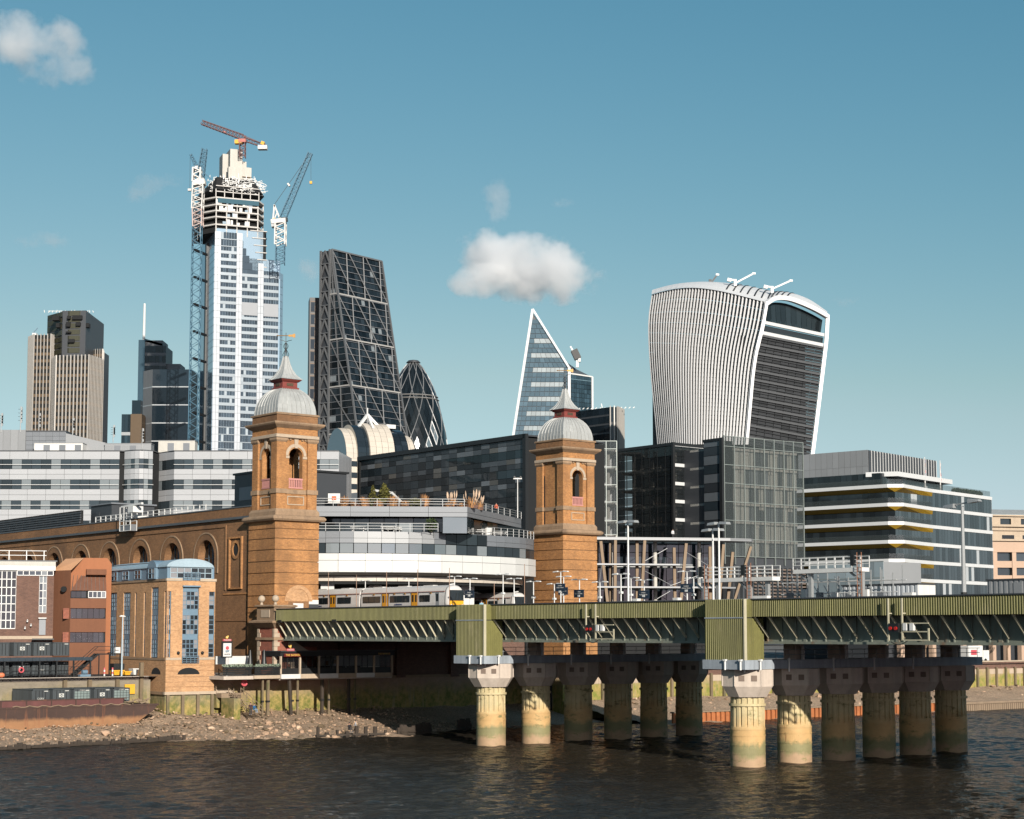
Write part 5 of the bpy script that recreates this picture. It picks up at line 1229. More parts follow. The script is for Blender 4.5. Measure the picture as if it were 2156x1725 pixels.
for z0, z1 in ((15.2, 16.7), (11.8, 13.3)):
    MB().box(1.0, 6.0, .5, 1.6, z0, z1).build('window_recess', M['dark'], rb)
    for i in range(6): piece('window_pane', M['win'], rb, .1 + 1.0 + i*.8, 1.0 + .1 + i*.8 + .74, .42, .5, z0 + .05, z1 - .05)
    MB().box(.05, 1.05, .2, .6, z0, z1).build('return_wall', M['brick_red'], rb, uv=True)
MB().add([(1.0, .0, 19.2), (6.0, .0, 19.2), (6.0, 1.7, 21.5), (2.6, 1.7, 21.5)], [(0,1,2,3)]).build('tiled_slope', mat('brown_tiles', (.16, .065, .035), .7, ns=((.3, .2),), streak=.3), rb)
for i in range(9):
    x = 1.2 + i*.55; MB().beam((x, -.03, 19.22), (x + .3 if x < 3 else x, 1.66, 21.48), .06, .08).build('roof_batten', M['brick_brn'], rb)
MB().box(1.0, 6.0, .3, 1.6, 18.1, 19.15).build('window_recess', M['dark'], rb)
for i in range(3): piece('window_pane', M['win'], rb, 1.1 + i*.7, 1.1 + i*.7 + .65, .22, .3, 18.2, 19.1)
winunit(rb, 'S', 3.5, 5.9, 18.2, 19.1, .2, 4, 1, M['steelw'], M['winblind'])
MB().box(3.2, 6.0, .5, 1.7, 21.5, 22.3).build('parapet', M['redwall'], rb)
ov = MB(); ov.add([(.2 - 1.0*.35 + .35*math.cos(2*math.pi*i/16)*.6 + .35, .75 + .0, 19.4 + .55*math.sin(2*math.pi*i/16)) for i in range(16)], [tuple(range(16))]); 
bpy.data.meshes
MB().tube((.05, .6, 19.4), (.3, 1.3, 19.4), .42, n=14).build('oval_window', M['dark'], rb)

# ------------------------------------------------------------------ brown brick building at the left edge
md = T('brick_office', 'purple-brown brick building with tall white-framed windows at the left edge', 'building', at(0, 1400, 246).xy[:], 14)
XL = -9
wb = MB(); cut_wall(wb, fS, XL, 7.1, 7.3, 22.0, [(XL + .5, XL + 3, 13.7, 22.0), (XL + 5, 1.95, 13.75, 22.0), (5.1, 6.15, 16.0, 21.4)], .3); wb.build('front_wall', M['brick_brn'], md, uv=True)
MB().box(XL, 7.05, .35, 12, 7.3, 22).build('core', M['dark'], md)
winunit(md, 'S', XL + 5, 1.95, 13.8, 21.95, .2, 9, 7, M['steelw'], M['win'], .12); winunit(md, 'S', XL + .5, XL + 3, 13.8, 21.95, .2, 4, 7, M['steelw'], M['win'], .12)
winunit(md, 'S', 5.1, 6.15, 16.0, 21.3, .2, 2, 5, M['steelw'], M['winblind'], .1); winunit(md, 'S', 2.05, 7.0, 21.35, 22.0, -.04, 6, 1, M['steelw'], M['winblind'], .1)
MB().box(XL, 7.3, -.3, 12, 22.05, 23.3).build('roof_fascia', M['whitepaint'], md)
for i in range(12): piece('fascia_panel', M['conc_pale'], md, XL + i*1.36, XL + i*1.36 + 1.34, -.36, -.3, 22.75, 23.3)
MB().box(XL, 7.5, -.1, 12, 23.3, 23.5).build('roof', M['greydk'], md)
MB().box(XL, 7.1, -.1, .1, 12.3, 12.75).build('stone_band', M['stone_pale'], md)
MB().box(5.2, 6.1, -.1, .1, 12.9, 15.2).build('door', M['grey'], md); MB().box(5.1, 6.2, -.5, .1, 15.2, 15.35).build('door_hood', M['whitepaint'], md)
MB().box(4.3, 7.3, -1.4, 0, 12.2, 12.4).build('landing', M['black'], md)
t = T('roof_rail', 'white pipe railing on the flat roof at the left edge', 'railing', md.toW((0, 0, 23.5)), 14)
for i in range(7): piece('rail_post', M['steelw'], t, XL + .2 + i*2.4, XL + .32 + i*2.4, .1, .22, 0, 1.4)
for z in (.7, 1.35): piece('rail_bar', M['steelw'], t, XL, 6, .13, .2, z - .04, z + .04)
for k, (x, z) in enumerate(((3.6, 14.9), (3.3, 13.9), (4.1, 14.3))):
    t = T('security_camera', ['upper wall camera on the brown brick building', 'lower wall lamp on the brown brick building', 'right wall camera on the brown brick building'][k], 'camera', md.toW((x, -.35, z)), 14)
    MB().tube((0, .3, 0), (0, -.35, -.08), .14, .11, 8).build('housing', M['steelw'], t); MB().box(-.05, .05, .2, .36, -.2, .2).build('bracket', M['steel'], t)

# ------------------------------------------------------------------ quay, stacked containers, skips
q = T('quay_wall', 'stained concrete quay wall behind the barge', 'wall', bw(-130, 53.2), TH)
MB().box(0, 113, 0, 3, 0, 6.9).build('wall', M['quaywall'], q); 
for i in range(46): piece('coping_stone', M['conc'], q, i*2.45, i*2.45 + 2.42, -.15, 1.2, 6.9, 7.35)
for x in (100.5, 104, 108, 111.5): piece('fender_pile', M['timberpile'], q, x - .25, x + .25, -.45, 0, 1, 7.0 if x < 111 else 9.2)
MB().box(-130 + 130, 113, 1, 40, 7.3, 7.32).build('quay_deck', M['asphalt'], q)
M['boxblue'] = mat('charcoal_container', (.050, .060, .066), .55, ov=.15, ns=((.5, .12), (3, .1)), streak=.15)
def container_mesh():
    mb = MB(); w, h, l = 2.36, 1.78, 6.0
    mb.box(.06, w - .06, .05, l, .06, h - .05)
    for x in (0, w - .14): mb.box(x, x + .14, 0, .14, 0, h); mb.box(x, x + .14, l - .14, l, 0, h); mb.box(x, x + .14, 0, l, h - .1, h); mb.box(x, x + .14, 0, l, 0, .1)
    mb.box(0, w, 0, .12, h - .12, h); mb.box(0, w, 0, .12, 0, .12)
    for i in range(18):
        y = .3 + i*.31
        mb.box(.0, .08, y, y + .16, .1, h - .1); mb.box(.1, w - .1, y, y + .14, h - .05, h - .01)
    return mb.mesh('shell', M['boxblue'])
cm_ = container_mesh(); M['decal'] = mat('pale_decal', (.60, .60, .56), .6, ns=((3, .15),)); M['doorgrn'] = mat('grey_green_door', (.20, .25, .24), .6, streak=.2)
def container(label, x, y, z, decal, rz=TH, group='dark waste containers', door=False):
    t = T('container', label, 'container', bw(x, y, z), rz, group); place('shell', cm_, t, (0, 0, 0))
    for u in (.55, 1.0, 1.4, 1.85): piece('locking_bar', M['black'], t, u - .025, u + .025, -.04, .04, .12, 1.66)
    if door:
        for k in range(4): piece('door_slat', M['doorgrn'], t, .16, 2.2, -.03, .05, .2 + k*.32, .48 + k*.32)
    if decal == 'diamond':
        f = MB(); f.box(.85, 1.5, -.05, .04, .75, 1.22); fo = f.build('decal', M['decal'], t)
        MB().add([(1.175, -.06, .8), (1.45, -.06, .985), (1.175, -.06, 1.17), (.9, -.06, .985)], [(0,1,2,3)]).build('diamond_mark', M['boxblue'], fo)
        MB().box(1.02, 1.33, -.07, -.055, .94, 1.03).build('diamond_bar', M['decal'], fo)
    if decal == 'cory': text('CORY', .34, M['decal'], t, (1.18, -.05, .62), (R(90), 0, 0), 'lettering', .01)
    if decal == 'coryh': text('CORY', .26, M['decal'], t, (1.18, -.06, 1.55), (R(90), 0, 0), 'lettering', .01)
    if decal != 'none': piece('number_plate', M['decal'], t, 1.65, 2.15, -.05, .02, 1.5, 1.6)
    return t
labs = ['leftmost', 'middle', 'rightmost']
for k in range(3):
    container('upper-row dark container on the quay, %s of three ends' % labs[k], -34.9 + k*2.72, 57, 10.15, 'diamond' if k < 2 else 'plain')
    container('lower-row dark container under the quay platform, %s of three ends' % labs[k], -35.0 + k*2.72, 57, 7.6, ('diamond', 'cory', 'plain')[k])
for k in range(2):
    container('upper-row dark container at the picture edge, %s of two' % ['left', 'right'][k], -40.6 + k*2.72, 57, 10.15, 'none'); container('lower-row dark container at the picture edge, %s of two' % ['left', 'right'][k], -40.6 + k*2.72, 57, 7.6, 'none')
gt = T('quay_platform', 'dark blue steel loading platform between two rows of containers', 'platform', bw(-44, 55.4, 7.35), TH)
MB().box(0, 19.5, 0, 1.4, 2.15, 2.6).build('deck_beam', mat('dark_blue_steel', (.03, .045, .06), .5), gt)
for i in range(9): piece('leg', M['black'], gt, i*2.4, i*2.4 + .18, .1, .28, 0, 2.15)
for i in range(20): piece('bracket_plate', bpy.data.materials['dark_blue_steel'], gt, i*1.0, i*1.0 + .12, -.08, 0, 2.2, 2.58)
rl = MB(); [rl.beam((0, .1, z), (19.5, .1, z), .05) for z in (.45, .9, 1.35)]; [rl.beam((i*.5, .1, 0), (i*.5, .1, 1.35), .03) for i in range(40)]; rl.build('fence', M['black'], gt)
stt = T('steel_stair', 'dark steel stair up to the container platform', 'stair', bw(-27, 56, 7.35), TH)
s_ = MB()
for y in (0, 1.0): s_.beam((0, y, 0), (3.6, y, 3.0), .1, .28); s_.beam((0, y, 1.0), (3.6, y, 4.0), .06); s_.beam((3.6, y, 4.0), (6.6, y, 4.0), .06); s_.beam((3.6, y, 3.5), (6.6, y, 3.5), .05)
s_.build('stringer', M['black'], stt)
for i in range(10): piece('tread', M['black'], stt, .3 + i*.34, .6 + i*.34, 0, 1.0, .25 + i*.29, .29 + i*.29)
MB().box(3.6, 7.0, 0, 1.0, 2.9, 3.05).build('landing', M['black'], stt); [piece('post', M['black'], stt, x, x+.12, 0, .12, 0, 2.9) for x in (3.7, 5.2, 6.8)]
MB().box(6.2, 6.9, .1, .6, 3.1, 3.9).build('cabinet', M['steelw'], stt)
M['yel'] = mat('yellow_skip_paint', (.80, .42, .03), .5, ns=((1, .12), (5, .12)), stain=(1.5, .66, .85, (.3, .16, .05)))
def skip(label, x, y, w, h, mt, lid=False):
    t = T('skip_bin', label, 'bin', bw(x, y, 7.37), TH)
    MB().loft([[(.15, .1, .1), (w-.15, .1, .1), (w-.15, 1.3, .1), (.15, 1.3, .1)], [(0, 0, h), (w, 0, h), (w, 1.4, h), (0, 1.4, h)]]).build('tub', mt, t)
    MB().box(-.05, w + .05, -.05, .08, h - .12, h + .02).build('rim', mt, t)
    for u in (.3, w - .3): MB().box(u - .1, u + .1, .2, 1.2, 0, .12).build('skid', M['black'], t)
    if lid: MB().box(-.02, w + .02, 0, 1.4, h, h + .9).build('lid', M['black'], t)
px = lambda x, yv: BF.S(rH(x, 1320), yv)[0]
skip('larger yellow skip under a black lid on the quay', px(1090, 56), 56, 1.55, .75, M['yel'], True); skip('smaller yellow skip on the quay', px(1195, 55.6), 55.6, 1.0, .6, M['yel']); skip('pale grey bin right of the yellow skips', px(1275, 56), 56, .8, .95, M['whitepaint'])
t = T('wheelie_tank', 'blue pump set on the quay edge', 'pump', bw(px(790, 54.6), 54.6, 7.37), TH); MB().box(-.3, 1.2, 0, .7, 0, .3).build('base', M['blue'], t); MB().tube((.1, .35, .6), (.8, .35, .6), .3, n=10).build('motor', M['blue'], t)
t = T('lifebuoy', 'pink lifebuoy on the container platform fence', 'lifebuoy', bw(px(205, 55.2), 55.25, 8.35), TH)
def torus(mb, R_, r_, n=18, k=7, yo=0):
    for i in range(n):
        for j in range(k):
            P = lambda a, b: ((R_ + r_*math.cos(b))*math.cos(a), yo + r_*math.sin(b), (R_ + r_*math.cos(b))*math.sin(a))
            a0, a1, b0, b1 = 2*math.pi*i/n, 2*math.pi*(i+1)/n, 2*math.pi*j/k, 2*math.pi*(j+1)/k
            mb.add([P(a0,b0), P(a1,b0), P(a1,b1), P(a0,b1)], [(0,1,2,3)])
M['buoy'] = mat('faded_red_plastic', (.62, .10, .12), .5)
tb = MB(); torus(tb, .3, .1); tb.build('ring', M['buoy'], t)
t = T('mooring_buoy', 'orange mooring buoy at the left edge of the quay', 'buoy', bw(px(15, 54.4), 54.4, 7.75), TH); MB().ball((0, 0, 0), .42, sz=.8).build('float', mat('orange_float', (.75, .22, .10), .5), t); MB().tube((0,0,.3), (0,0,.45), .08).build('eye', M['black'], t)
t = T('warning_board', 'yellow notice board fixed to the quay wall', 'sign', bw(px(1195, 53), 52.9, 5.0), TH); MB().box(0, 1.5, 0, .1, 0, 1.3).build('board', M['yel'], t)
for u in (.1, 1.3): piece('bracket', M['black'], t, u, u + .1, .1, .3, .2, 1.1)
for k, (x, lab) in enumerate(((1000, 'left red and white bollard on the quay'), (1078, 'right red and white bollard beside the big skip'))):
    t = T('bollard', lab, 'bollard', bw(px(x, 56), 56, 7.37), TH)
    for j in range(4): MB().tube((0,0,j*.28), (0,0,j*.28+.28), .11, n=8).build('band', M['buoy'] if j % 2 else M['whitepaint'], t)
t = T('street_lamp', 'slender pale street lamp in front of the apartment side wall', 'lamp post', bw(px(1165, 55), 55, 7.35), TH)
hl = BF.S(rH(1180, 760), 55)[1] - 7.35
MB().tube((0,0,0), (0,0,hl), .13, .07, 8).build('shaft', M['bluelight'], t); MB().loft([[(-.5,-.12,hl), (.45,-.12,hl), (.45,.12,hl), (-.5,.12,hl)], [(-.3,-.08,hl+.2), (.2,-.08,hl+.16), (.2,.08,hl+.16), (-.3,.08,hl+.2)]]).build('lamp_head', M['steelw'], t)

# ------------------------------------------------------------------ barge
def hull_mat():
    t = NT('rusty_barge_hull'); sp = t.n('ShaderNodeSeparateXYZ'); t.l(t.pos(), sp.inputs[0])
    h = t.math('ADD', sp.outputs[2], t.math('MULTIPLY', t.math('SUBTRACT', t.noise(.4, (1, 1, .5), 5, .7), .5), 1.6))
    col = t.mix(t.ramp(h, 2.6, 2.1), (.045, .024, .018), (.24, .12, .055)); col = t.mix(t.ramp(h, 1.15, .95), col, (.05, .035, .028))
    col = t.mix(t.ramp(t.noise(1.0, (1.5, 1.5, .15), 5, .7), .55, .75), col, (.20, .075, .035)); t.bump(t.noise(3.0), .4, .05)
    return t.done(t.scale(col, t.math('ADD', t.math('MULTIPLY', t.noise(.5, detail=5), .8), .6)), .8)
M['hull'] = hull_mat()
M['bulw'] = mat('maroon_bulwark', (.12, .04, .036), .7, ns=((.4, .25), (3, .15)), streak=.3)
bg_ = T('barge', 'rust-streaked maroon barge aground on the foreshore carrying five dark containers', 'barge', bw(-20, 45, 0), TH)
hp = [(-62, 3.9), (0, 3.9), (-.6, 3.2), (-4.0, .95), (-5.5, .8), (-62, .8)]
MB().py(hp, 0, 7.5).build('hull', M['hull'], bg_)
MB().box(-62, 0, -.06, .1, 3.75, 3.98).build('rubbing_strake', M['hull'], bg_)
for i in range(17): piece('bulwark_panel', M['bulw'], bg_, -61 + i*3.3, -61 + i*3.3 + 3.22, .15, .3, 3.98, 4.75)
for i in range(18): piece('bulwark_post', M['hull'], bg_, -61.1 + i*3.3, -60.96 + i*3.3, .05, .4, 3.98, 4.85)
MB().box(-62, -4.5, .1, .4, 4.72, 4.85).build('bulwark_rail', M['hull'], bg_)
MB().box(-61, -4.6, .4, 7.2, 3.9, 4.2).build('hold_floor', M['black'], bg_)
rgc = random.Random(3); ch = MB()
for i in range(24):
    a = Vector((rgc.uniform(-4.6, -.6), rgc.uniform(.3, 3), 4.0 + rgc.random()*.4)); ch.beam(a, a + Vector((rgc.uniform(-1.2, 1.2), rgc.uniform(-.5, .5), rgc.uniform(-.1, .3))), .12, .1)
ch.build('deck_gear', M['timber'], bg_)
rp = MB(); pv = None
for i in range(30):
    p_ = (-20 + i*.55, -.05, 4.02 + .1*math.sin(i*1.9)); 
    if pv: rp.tube(pv, p_, .06, n=5)
    pv = p_
rp.build('rope', M['timber'], bg_)
for k, (x, dc, dr) in enumerate(((-37.0, 'cory', False), (-34.2, 'diamond', False), (-31.4, 'coryh', True), (-28.6, 'diamond', False), (-25.9, 'coryh', True))):
    container('dark container on the barge, %s from the left' % ['first', 'second', 'third', 'fourth', 'fifth'][k], x, 46.2, 4.3, dc, door=dr, group='containers on the barge')

# ------------------------------------------------------------------ abutment, end pier
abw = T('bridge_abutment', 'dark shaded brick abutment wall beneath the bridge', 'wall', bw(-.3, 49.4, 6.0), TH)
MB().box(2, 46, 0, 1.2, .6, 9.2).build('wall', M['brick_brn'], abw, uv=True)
for x in (12, 22, 32, 42): MB().box(x - .8, x + .8, -.5, 0, .6, 8.2).build('buttress', M['brick_brn'], abw, uv=True)
ep = T('abutment_pier', 'red brick abutment pier with stone quoins and ball finials below the left tower', 'pier', bw(-2.0, 46.0, 0), TH)
WX, WY = 3.4, 4.8
MB().box(.25, WX, .25, WY, 6.6, 14.0).build('brick_shaft', M['brick_red'], ep, uv=True)
for side in range(3):
    for j in range(11):
        z0 = 7.0 + j*.62; l = .9 if j % 2 else .55
        if side == 0: piece('quoin', M['stone_pale'], ep, .15, .15 + l, .15, .6, z0, z0 + .58)
        elif side == 1: piece('quoin', M['stone_pale'], ep, .15, .6, WY - l, WY - .05, z0, z0 + .58)
        else: piece('quoin', M['stone_pale'], ep, WX - l, WX + .05, .15, .5, z0, z0 + .58)
MB().box(.0, WX + .2, .0, WY + .1, 12.2, 12.55).build('string_course', M['stone'], ep)
MB().loft([[(-o+.2, -o+.2, z), (WX+o, -o+.2, z), (WX+o, WY+o, z), (-o+.2, WY+o, z)] for o, z in ((.1, 13.9), (.5, 14.3), (.9, 14.6), (.9, 14.85), (.3, 15.0))]).build('cornice', M['stone'], ep)
MB().box(.1, WX + .1, .1, WY, 15.0, 16.75).build('pedestal', M['stone'], ep)
for y0 in (.9,): MB().box(.02, .12, 1.3, 3.6, 15.35, 16.4).build('pedestal_panel', M['stone_pale'], ep)
MB().loft([[(-o+.1, -o+.1, z), (WX+o, -o+.1, z), (WX+o, WY+o, z), (-o+.1, WY+o, z)] for o, z in ((0, 16.7), (.3, 16.85), (.3, 17.0), (.05, 17.1))]).build('pedestal_coping', M['stone'], ep)
for y in (.6, 4.3):
    fb_ = MB(); fb_.lathe([(.28, 17.05), (.2, 17.3), (.14, 17.5)], 12, (.55, y)); fb_.ball((.55, y, 17.95), .5, 14, 10); fb_.build('ball_finial', M['stone_pale'], ep, smooth=True)
MB().box(WX, 8, 1.5, WY, 6.6, 11.2).build('side_wall', M['brick_red'], ep, uv=True)
MB().add([(WX, .3, 10.6), (WX + 2.6, .3, 10.6), (WX, .3, 12.1), (WX, 2, 10.6), (WX + 2.6, 2, 10.6), (WX, 2, 12.1)], [(0,1,2), (1,4,5,2)]).build('raking_shoulder', M['stone_pale'], ep)
# blind arch scar on the station wall by the terrace
MB().box(-1.8, -1.5, 0, 0, 0, 0)
# ------------------------------------------------------------------ riverside pub
pb = T('pub', 'glass-fronted black pub on a pale slab overhanging the foreshore under the bridge', 'building', bw(-1.78, 44.6, 0), TH)
LB = 3.11; NB = 6; PL = LB*NB + .2
for i in range(NB): piece('slab_edge', [M['whitepaint'], M['stone_pale']][i % 2] if i else M['whitepaint'], pb, i*LB + .02, (i+1)*LB, -.3, .2, 6.88, 7.5)
MB().box(0, PL, .2, 4.6, 6.7, 7.48).build('floor_slab', M['conc'], pb)
MB().box(-.1, PL + .2, -.2, 4.6, 9.95, 10.68).build('roof', M['black'], pb)
MB().box(-.15, PL + .3, -.45, 4.6, 10.6, 10.72).build('roof_edge', M['greydk'], pb)
M['pubglass'] = NT('pub_glass').mat
def clear_glass(mt, alpha, tintc):
    nt_ = mt.node_tree; b = nt_.nodes['Principled BSDF']; b.inputs['Base Color'].default_value = (*tintc, 1); b.inputs['Roughness'].default_value = .03
    tr = nt_.nodes.new('ShaderNodeBsdfTransparent'); mx = nt_.nodes.new('ShaderNodeMixShader'); mx.inputs[0].default_value = alpha
    nt_.links.new(tr.outputs[0], mx.inputs[1]); nt_.links.new(b.outputs[0], mx.inputs[2]); nt_.links.new(mx.outputs[0], nt_.nodes['Material Output'].inputs[0])
clear_glass(M['pubglass'], .35, (.01, .012, .014))
for i in range(NB + 1): piece('pillar', M['stone_pale'], pb, i*LB - .12, i*LB + .12, -.24, .05, 7.5, 9.98)
for i in range(NB):
    for k in range(3):
        a = i*LB + .14 + k*.95
        piece('window_pane', M['pubglass'], pb, a + .03, a + .9, -.08, -.04, 8.4, 9.9); piece('low_panel', M['black'], pb, a + .03, a + .9, -.08, -.02, 7.5, 8.32)
        piece('mullion', M['black'], pb, a - .04, a + .03, -.1, .02, 7.5, 9.95)
MB().box(.1, PL, 3.2, 3.4, 7.5, 9.95).build('back_wall', mat('pale_pub_wall', (.55, .56, .52), .8), pb)
for i in range(8): piece('picture_frame', M['gold'], pb, 1.0 + i*1.4, 1.45 + i*1.4, 3.1, 3.2, 8.6 + .2*(i % 3), 9.2 + .2*(i % 3))
for i in range(5): piece('bar_counter', M['timberdk'], pb, 2 + i*2.6, 4 + i*2.6, 1.6, 2.2, 7.5, 8.5)
# signs
M['signgold'] = mat('gold_lettering', (.80, .50, .12), .4); M['signmar'] = mat('maroon_sign', (.12, .012, .012), .4); M['signpink'] = mat('pink_red_sign', (.55, .09, .11), .5)
s1 = T('pub_sign', 'maroon name board with gold lettering at the left of the pub front', 'sign', bw(-1.78 + .3, 44.6 - .52, 10.12), TH)
MB().box(0, 2.75, 0, .1, -.22, .22).build('board', M['signmar'], s1); text('THE BANKER', .4, M['signgold'], s1, (1.38, -.03, 0), (R(90), 0, 0))
s2 = T('pub_sign', 'small gold name lettering at the right end of the pub front', 'sign', bw(-1.78 + 16.0, 44.6 - .3, 10.2), TH)
MB().box(0, 2.3, 0, .05, -.2, .2).build('board', M['black'], s2); text('THE BANKER', .36, M['signgold'], s2, (1.15, -.03, 0), (R(90), 0, 0))
def fuller(p, label):
    s = T('brewery_sign', label, 'sign', p, TH)
    MB().box(-.62, .62, 0, .1, -.17, .17).build('name_plate', M['signpink'], s); text("FULLER'S", .27, M['decal'], s, (0, -.03, 0), (R(90), 0, 0))
    g = MB(); g.ball((-.05, .05, .42), .2, 8, 6); g.ball((.12, .05, .62), .12, 8, 6); g.beam((-.2, .05, .35), (-.34, .05, .6), .08); g.beam((0, .05, .17), (0, .05, .35), .16); g.build('gilded_emblem', M['signgold'], s, smooth=True)
fuller(bw(-1.78 + 1.35, 44.6 - .5, 10.86), 'small pink brewery plate with gilt emblem above the pub name')
ps_ = T('pub_post_sign', 'hanging white pub sign on a pale post by the terrace steps', 'sign', bw(*BF.H(rI(255, 1250), 8.9)[:2] if False else (-9.6, 45.6), 7.3), TH)
MB().box(-.12, .12, -.1, .1, 0, 2.6).build('post', M['whitepaint'], ps_); MB().box(-.8, .8, -.1, .1, 2.55, 4.75).build('sign_frame', M['black'], ps_)
fp = MB().box(-.62, .62, -.14, -.1, 2.7, 4.5).build('sign_face', M['whitepaint'], ps_); em = MB(); em.tube((0, -.17, 3.85), (0, -.14, 3.85), .26, n=14); em.build('red_emblem', M['signpink'], fp)
em = MB(); em.beam((-.3, -.16, 3.45), (.3, -.16, 3.52), .05, .12); em.beam((-.26, -.16, 3.3), (.26, -.16, 3.36), .05, .1); em.build('blue_wave', M['blue'], fp); text('BANKER', .24, M['black'], fp, (0, -.16, 3.0), (R(90), 0, 0))
MB().box(-.62, .62, -.12, .1, 4.78, 5.05).build('name_plate', M['signpink'], ps_); text("FULLER'S", .27, M['decal'], ps_, (0, -.15, 4.91), (R(90), 0, 0))
g = MB(); g.ball((0, 0, 5.25), .2, 8, 6); g.ball((.15, 0, 5.42), .12, 8, 6); g.build('gilded_emblem', M['signgold'], ps_)
# terrace with planter fence, parasols
tr = T('pub_terrace', 'pub terrace with black slatted fence and flower troughs left of the glass front', 'terrace', bw(-10.6, 44.6, 0), TH)
MB().box(0, 8.7, 0, 6, 6.9, 7.35).build('deck', M['conc'], tr); MB().box(4.6, 8.75, -.2, .1, 6.95, 7.4).build('deck_edge', M['stone_pale'], tr)
for k in range(5): piece('fence_board', M['black'], tr, 4.7, 8.75, -.16, -.08, 7.42 + k*.22, 7.6 + k*.22); piece('fence_board', M['black'], tr, .2, 4.65, .6, .68, 7.5 + k*.26, 7.72 + k*.26)
for x0, x1, y in ((4.7, 8.75, -.3), (.2, 4.65, .4)):
    piece('flower_trough', M['black'], tr, x0, x1, y, y + .35, 8.3, 8.62)
    fl = MB(); rg = random.Random(int(x0*7))
    for _ in range(420):
        c = Vector((rg.uniform(x0, x1), y + rg.uniform(-.1, .4), 8.6 + rg.random()*.32)); s = rg.uniform(.05, .1); u = Vector((rg.uniform(-1,1), rg.uniform(-1,1), rg.uniform(-1,1))).normalized(); v = u.cross(Vector((.3,1,.2))).normalized()
        fl.add([c-u*s, c+v*s, c+u*s, c-v*s], [(0,1,2,3)])
    fl.build('flowers', mat('grey_green_flowers', (.22,.27,.20), .8, ov=.7) if 'grey_green_flowers' not in bpy.data.materials else bpy.data.materials['grey_green_flowers'], tr, kind='stuff')
MB().box(1.0, 6.2, 3.9, 4.1, 8.9, 10.0).build('awning_board', M['whitepaint'], tr)
for k, (x, lab) in enumerate(((5.0, 'left folded black parasol on the pub terrace'), (7.2, 'right folded black parasol by the red brick pier'))):
    t = T('parasol', lab, 'parasol', bw(-10.6 + x, 46.2, 7.35), TH, 'folded parasols')
    MB().tube((0,0,0), (0,0,3.4), .04, n=6).build('pole', M['steel'], t)
    ca = MB(); ca.lathe([(.12, 3.5), (.16, 3.2), (.25, 2.6), (.4, 1.6), (.5, .9), (.42, .85)], 14); ca.build('folded_canopy', M['black'], t); MB().lathe([(.35, 0), (.35, .12)], 12).build('base', M['black'], t)
# piles that carry the pub slab
for i, (x, dx) in enumerate(((610, .0), (660, 0), (890, -.45), (945, 0), (1180, 0), (1245, 0), (1435, 0), (1495, 0))):
    xx = BF.S(rI(x, 1500), 44.9)[0]; t = T('timber_pile', ['slim pale pile at the left under the pub terrace', 'thick mossy pile under the terrace corner', 'dark leaning pile left of the middle', 'slim pile beside the dark leaning one', 'straight black pile under the third bay', 'slim pale pile under the third bay', 'straight black pile at the shade edge', 'slim weathered pile in the shade edge'][i], 'pile', bw(xx, 45.2, .5), TH, 'piles under the pub')
    mt = M['timberdk'] if i in (2, 4, 6) else M['timberpile']; w = .13 if i in (0, 3, 5, 7) else .2
    MB().loft([[(-w, -w, 0), (w, -w, 0), (w, w, 0), (-w, w, 0)], [(-w*.9 + dx, -w*.9, 6.35), (w*.9 + dx, -w*.9, 6.35), (w*.9 + dx, w*.9, 6.35), (-w*.9 + dx, w*.9, 6.35)]]).build('shaft', mt, t)
    MB().box(-w - .04, w + .04, -w - .04, w + .04, 3.2, 3.45).build('iron_band', M['black'], t)

# ------------------------------------------------------------------ steps down to the foreshore
sp_ = T('river_steps', 'timber and stone river steps between the apartments and the terrace', 'steps', bw(-9.5, 52.5, 0), TH)
for i in range(12): piece('upper_step', M['stone_pale'], sp_, -.1, 2.4 + .03*i, -i*.36 - .34, -i*.36, 4.9 + (11 - i)*.2 - .1, 5.1 + (11 - i)*.2)
MB().box(-.1, 3.0, -5.6, -4.3, 4.4, 5.0).build('landing', M['timber'], sp_); MB().box(-.1, 3.0, -4.3, 0, 3.0, 4.9).build('step_core', M['quaywall'], sp_)
for i in range(13): piece('lower_tread', M['timber'], sp_, 1.0 + i*.10, 2.9 + i*.10, -5.6 - i*.3 - .27, -5.6 - i*.3, 4.75 - i*.2, 4.82 - i*.2)
hr = MB()
for x, sl in ((2.6, 0), (-.15, 0)):
    for i in range(5): hr.beam((x, -i*1.05, 7.1 - i*.58), (x, -i*1.05, 8.2 - i*.58), .09)
    hr.beam((x, 0, 8.2), (x, -4.2, 5.88), .08); hr.beam((x, 0, 7.7), (x, -4.2, 5.4), .06)
for x0 in (1.0, 2.9):
    for i in range(4): hr.beam((x0 + i*.35, -5.6 - i*1.05, 4.6 - i*.7), (x0 + i*.35, -5.6 - i*1.05, 5.7 - i*.7), .08)
    hr.beam((x0, -5.6, 5.7), (x0 + 1.2, -9.2, 3.3), .07); hr.beam((x0, -5.6, 5.2), (x0 + 1.2, -9.2, 2.8), .06)
hr.build('handrail', M['timber'], sp_)
MB().box(-.1, .9, -9, -5.6, .5, 4.4).build('mossy_block', M['quaywall'], sp_)
t = T('lifebuoy', 'red lifebuoy housing beside the river steps', 'lifebuoy', bw(-6.4, 46.3, 6.4), TH); tb = MB(); torus(tb, .38, .14); tb.build('ring', M['buoy'], t); MB().tube((0, .05, 0), (0, .12, 0), .3, n=14).build('backing', M['signpink'], t); MB().box(-.06, .06, .1, .2, -1.6, .3).build('post', M['timberpile'], t)

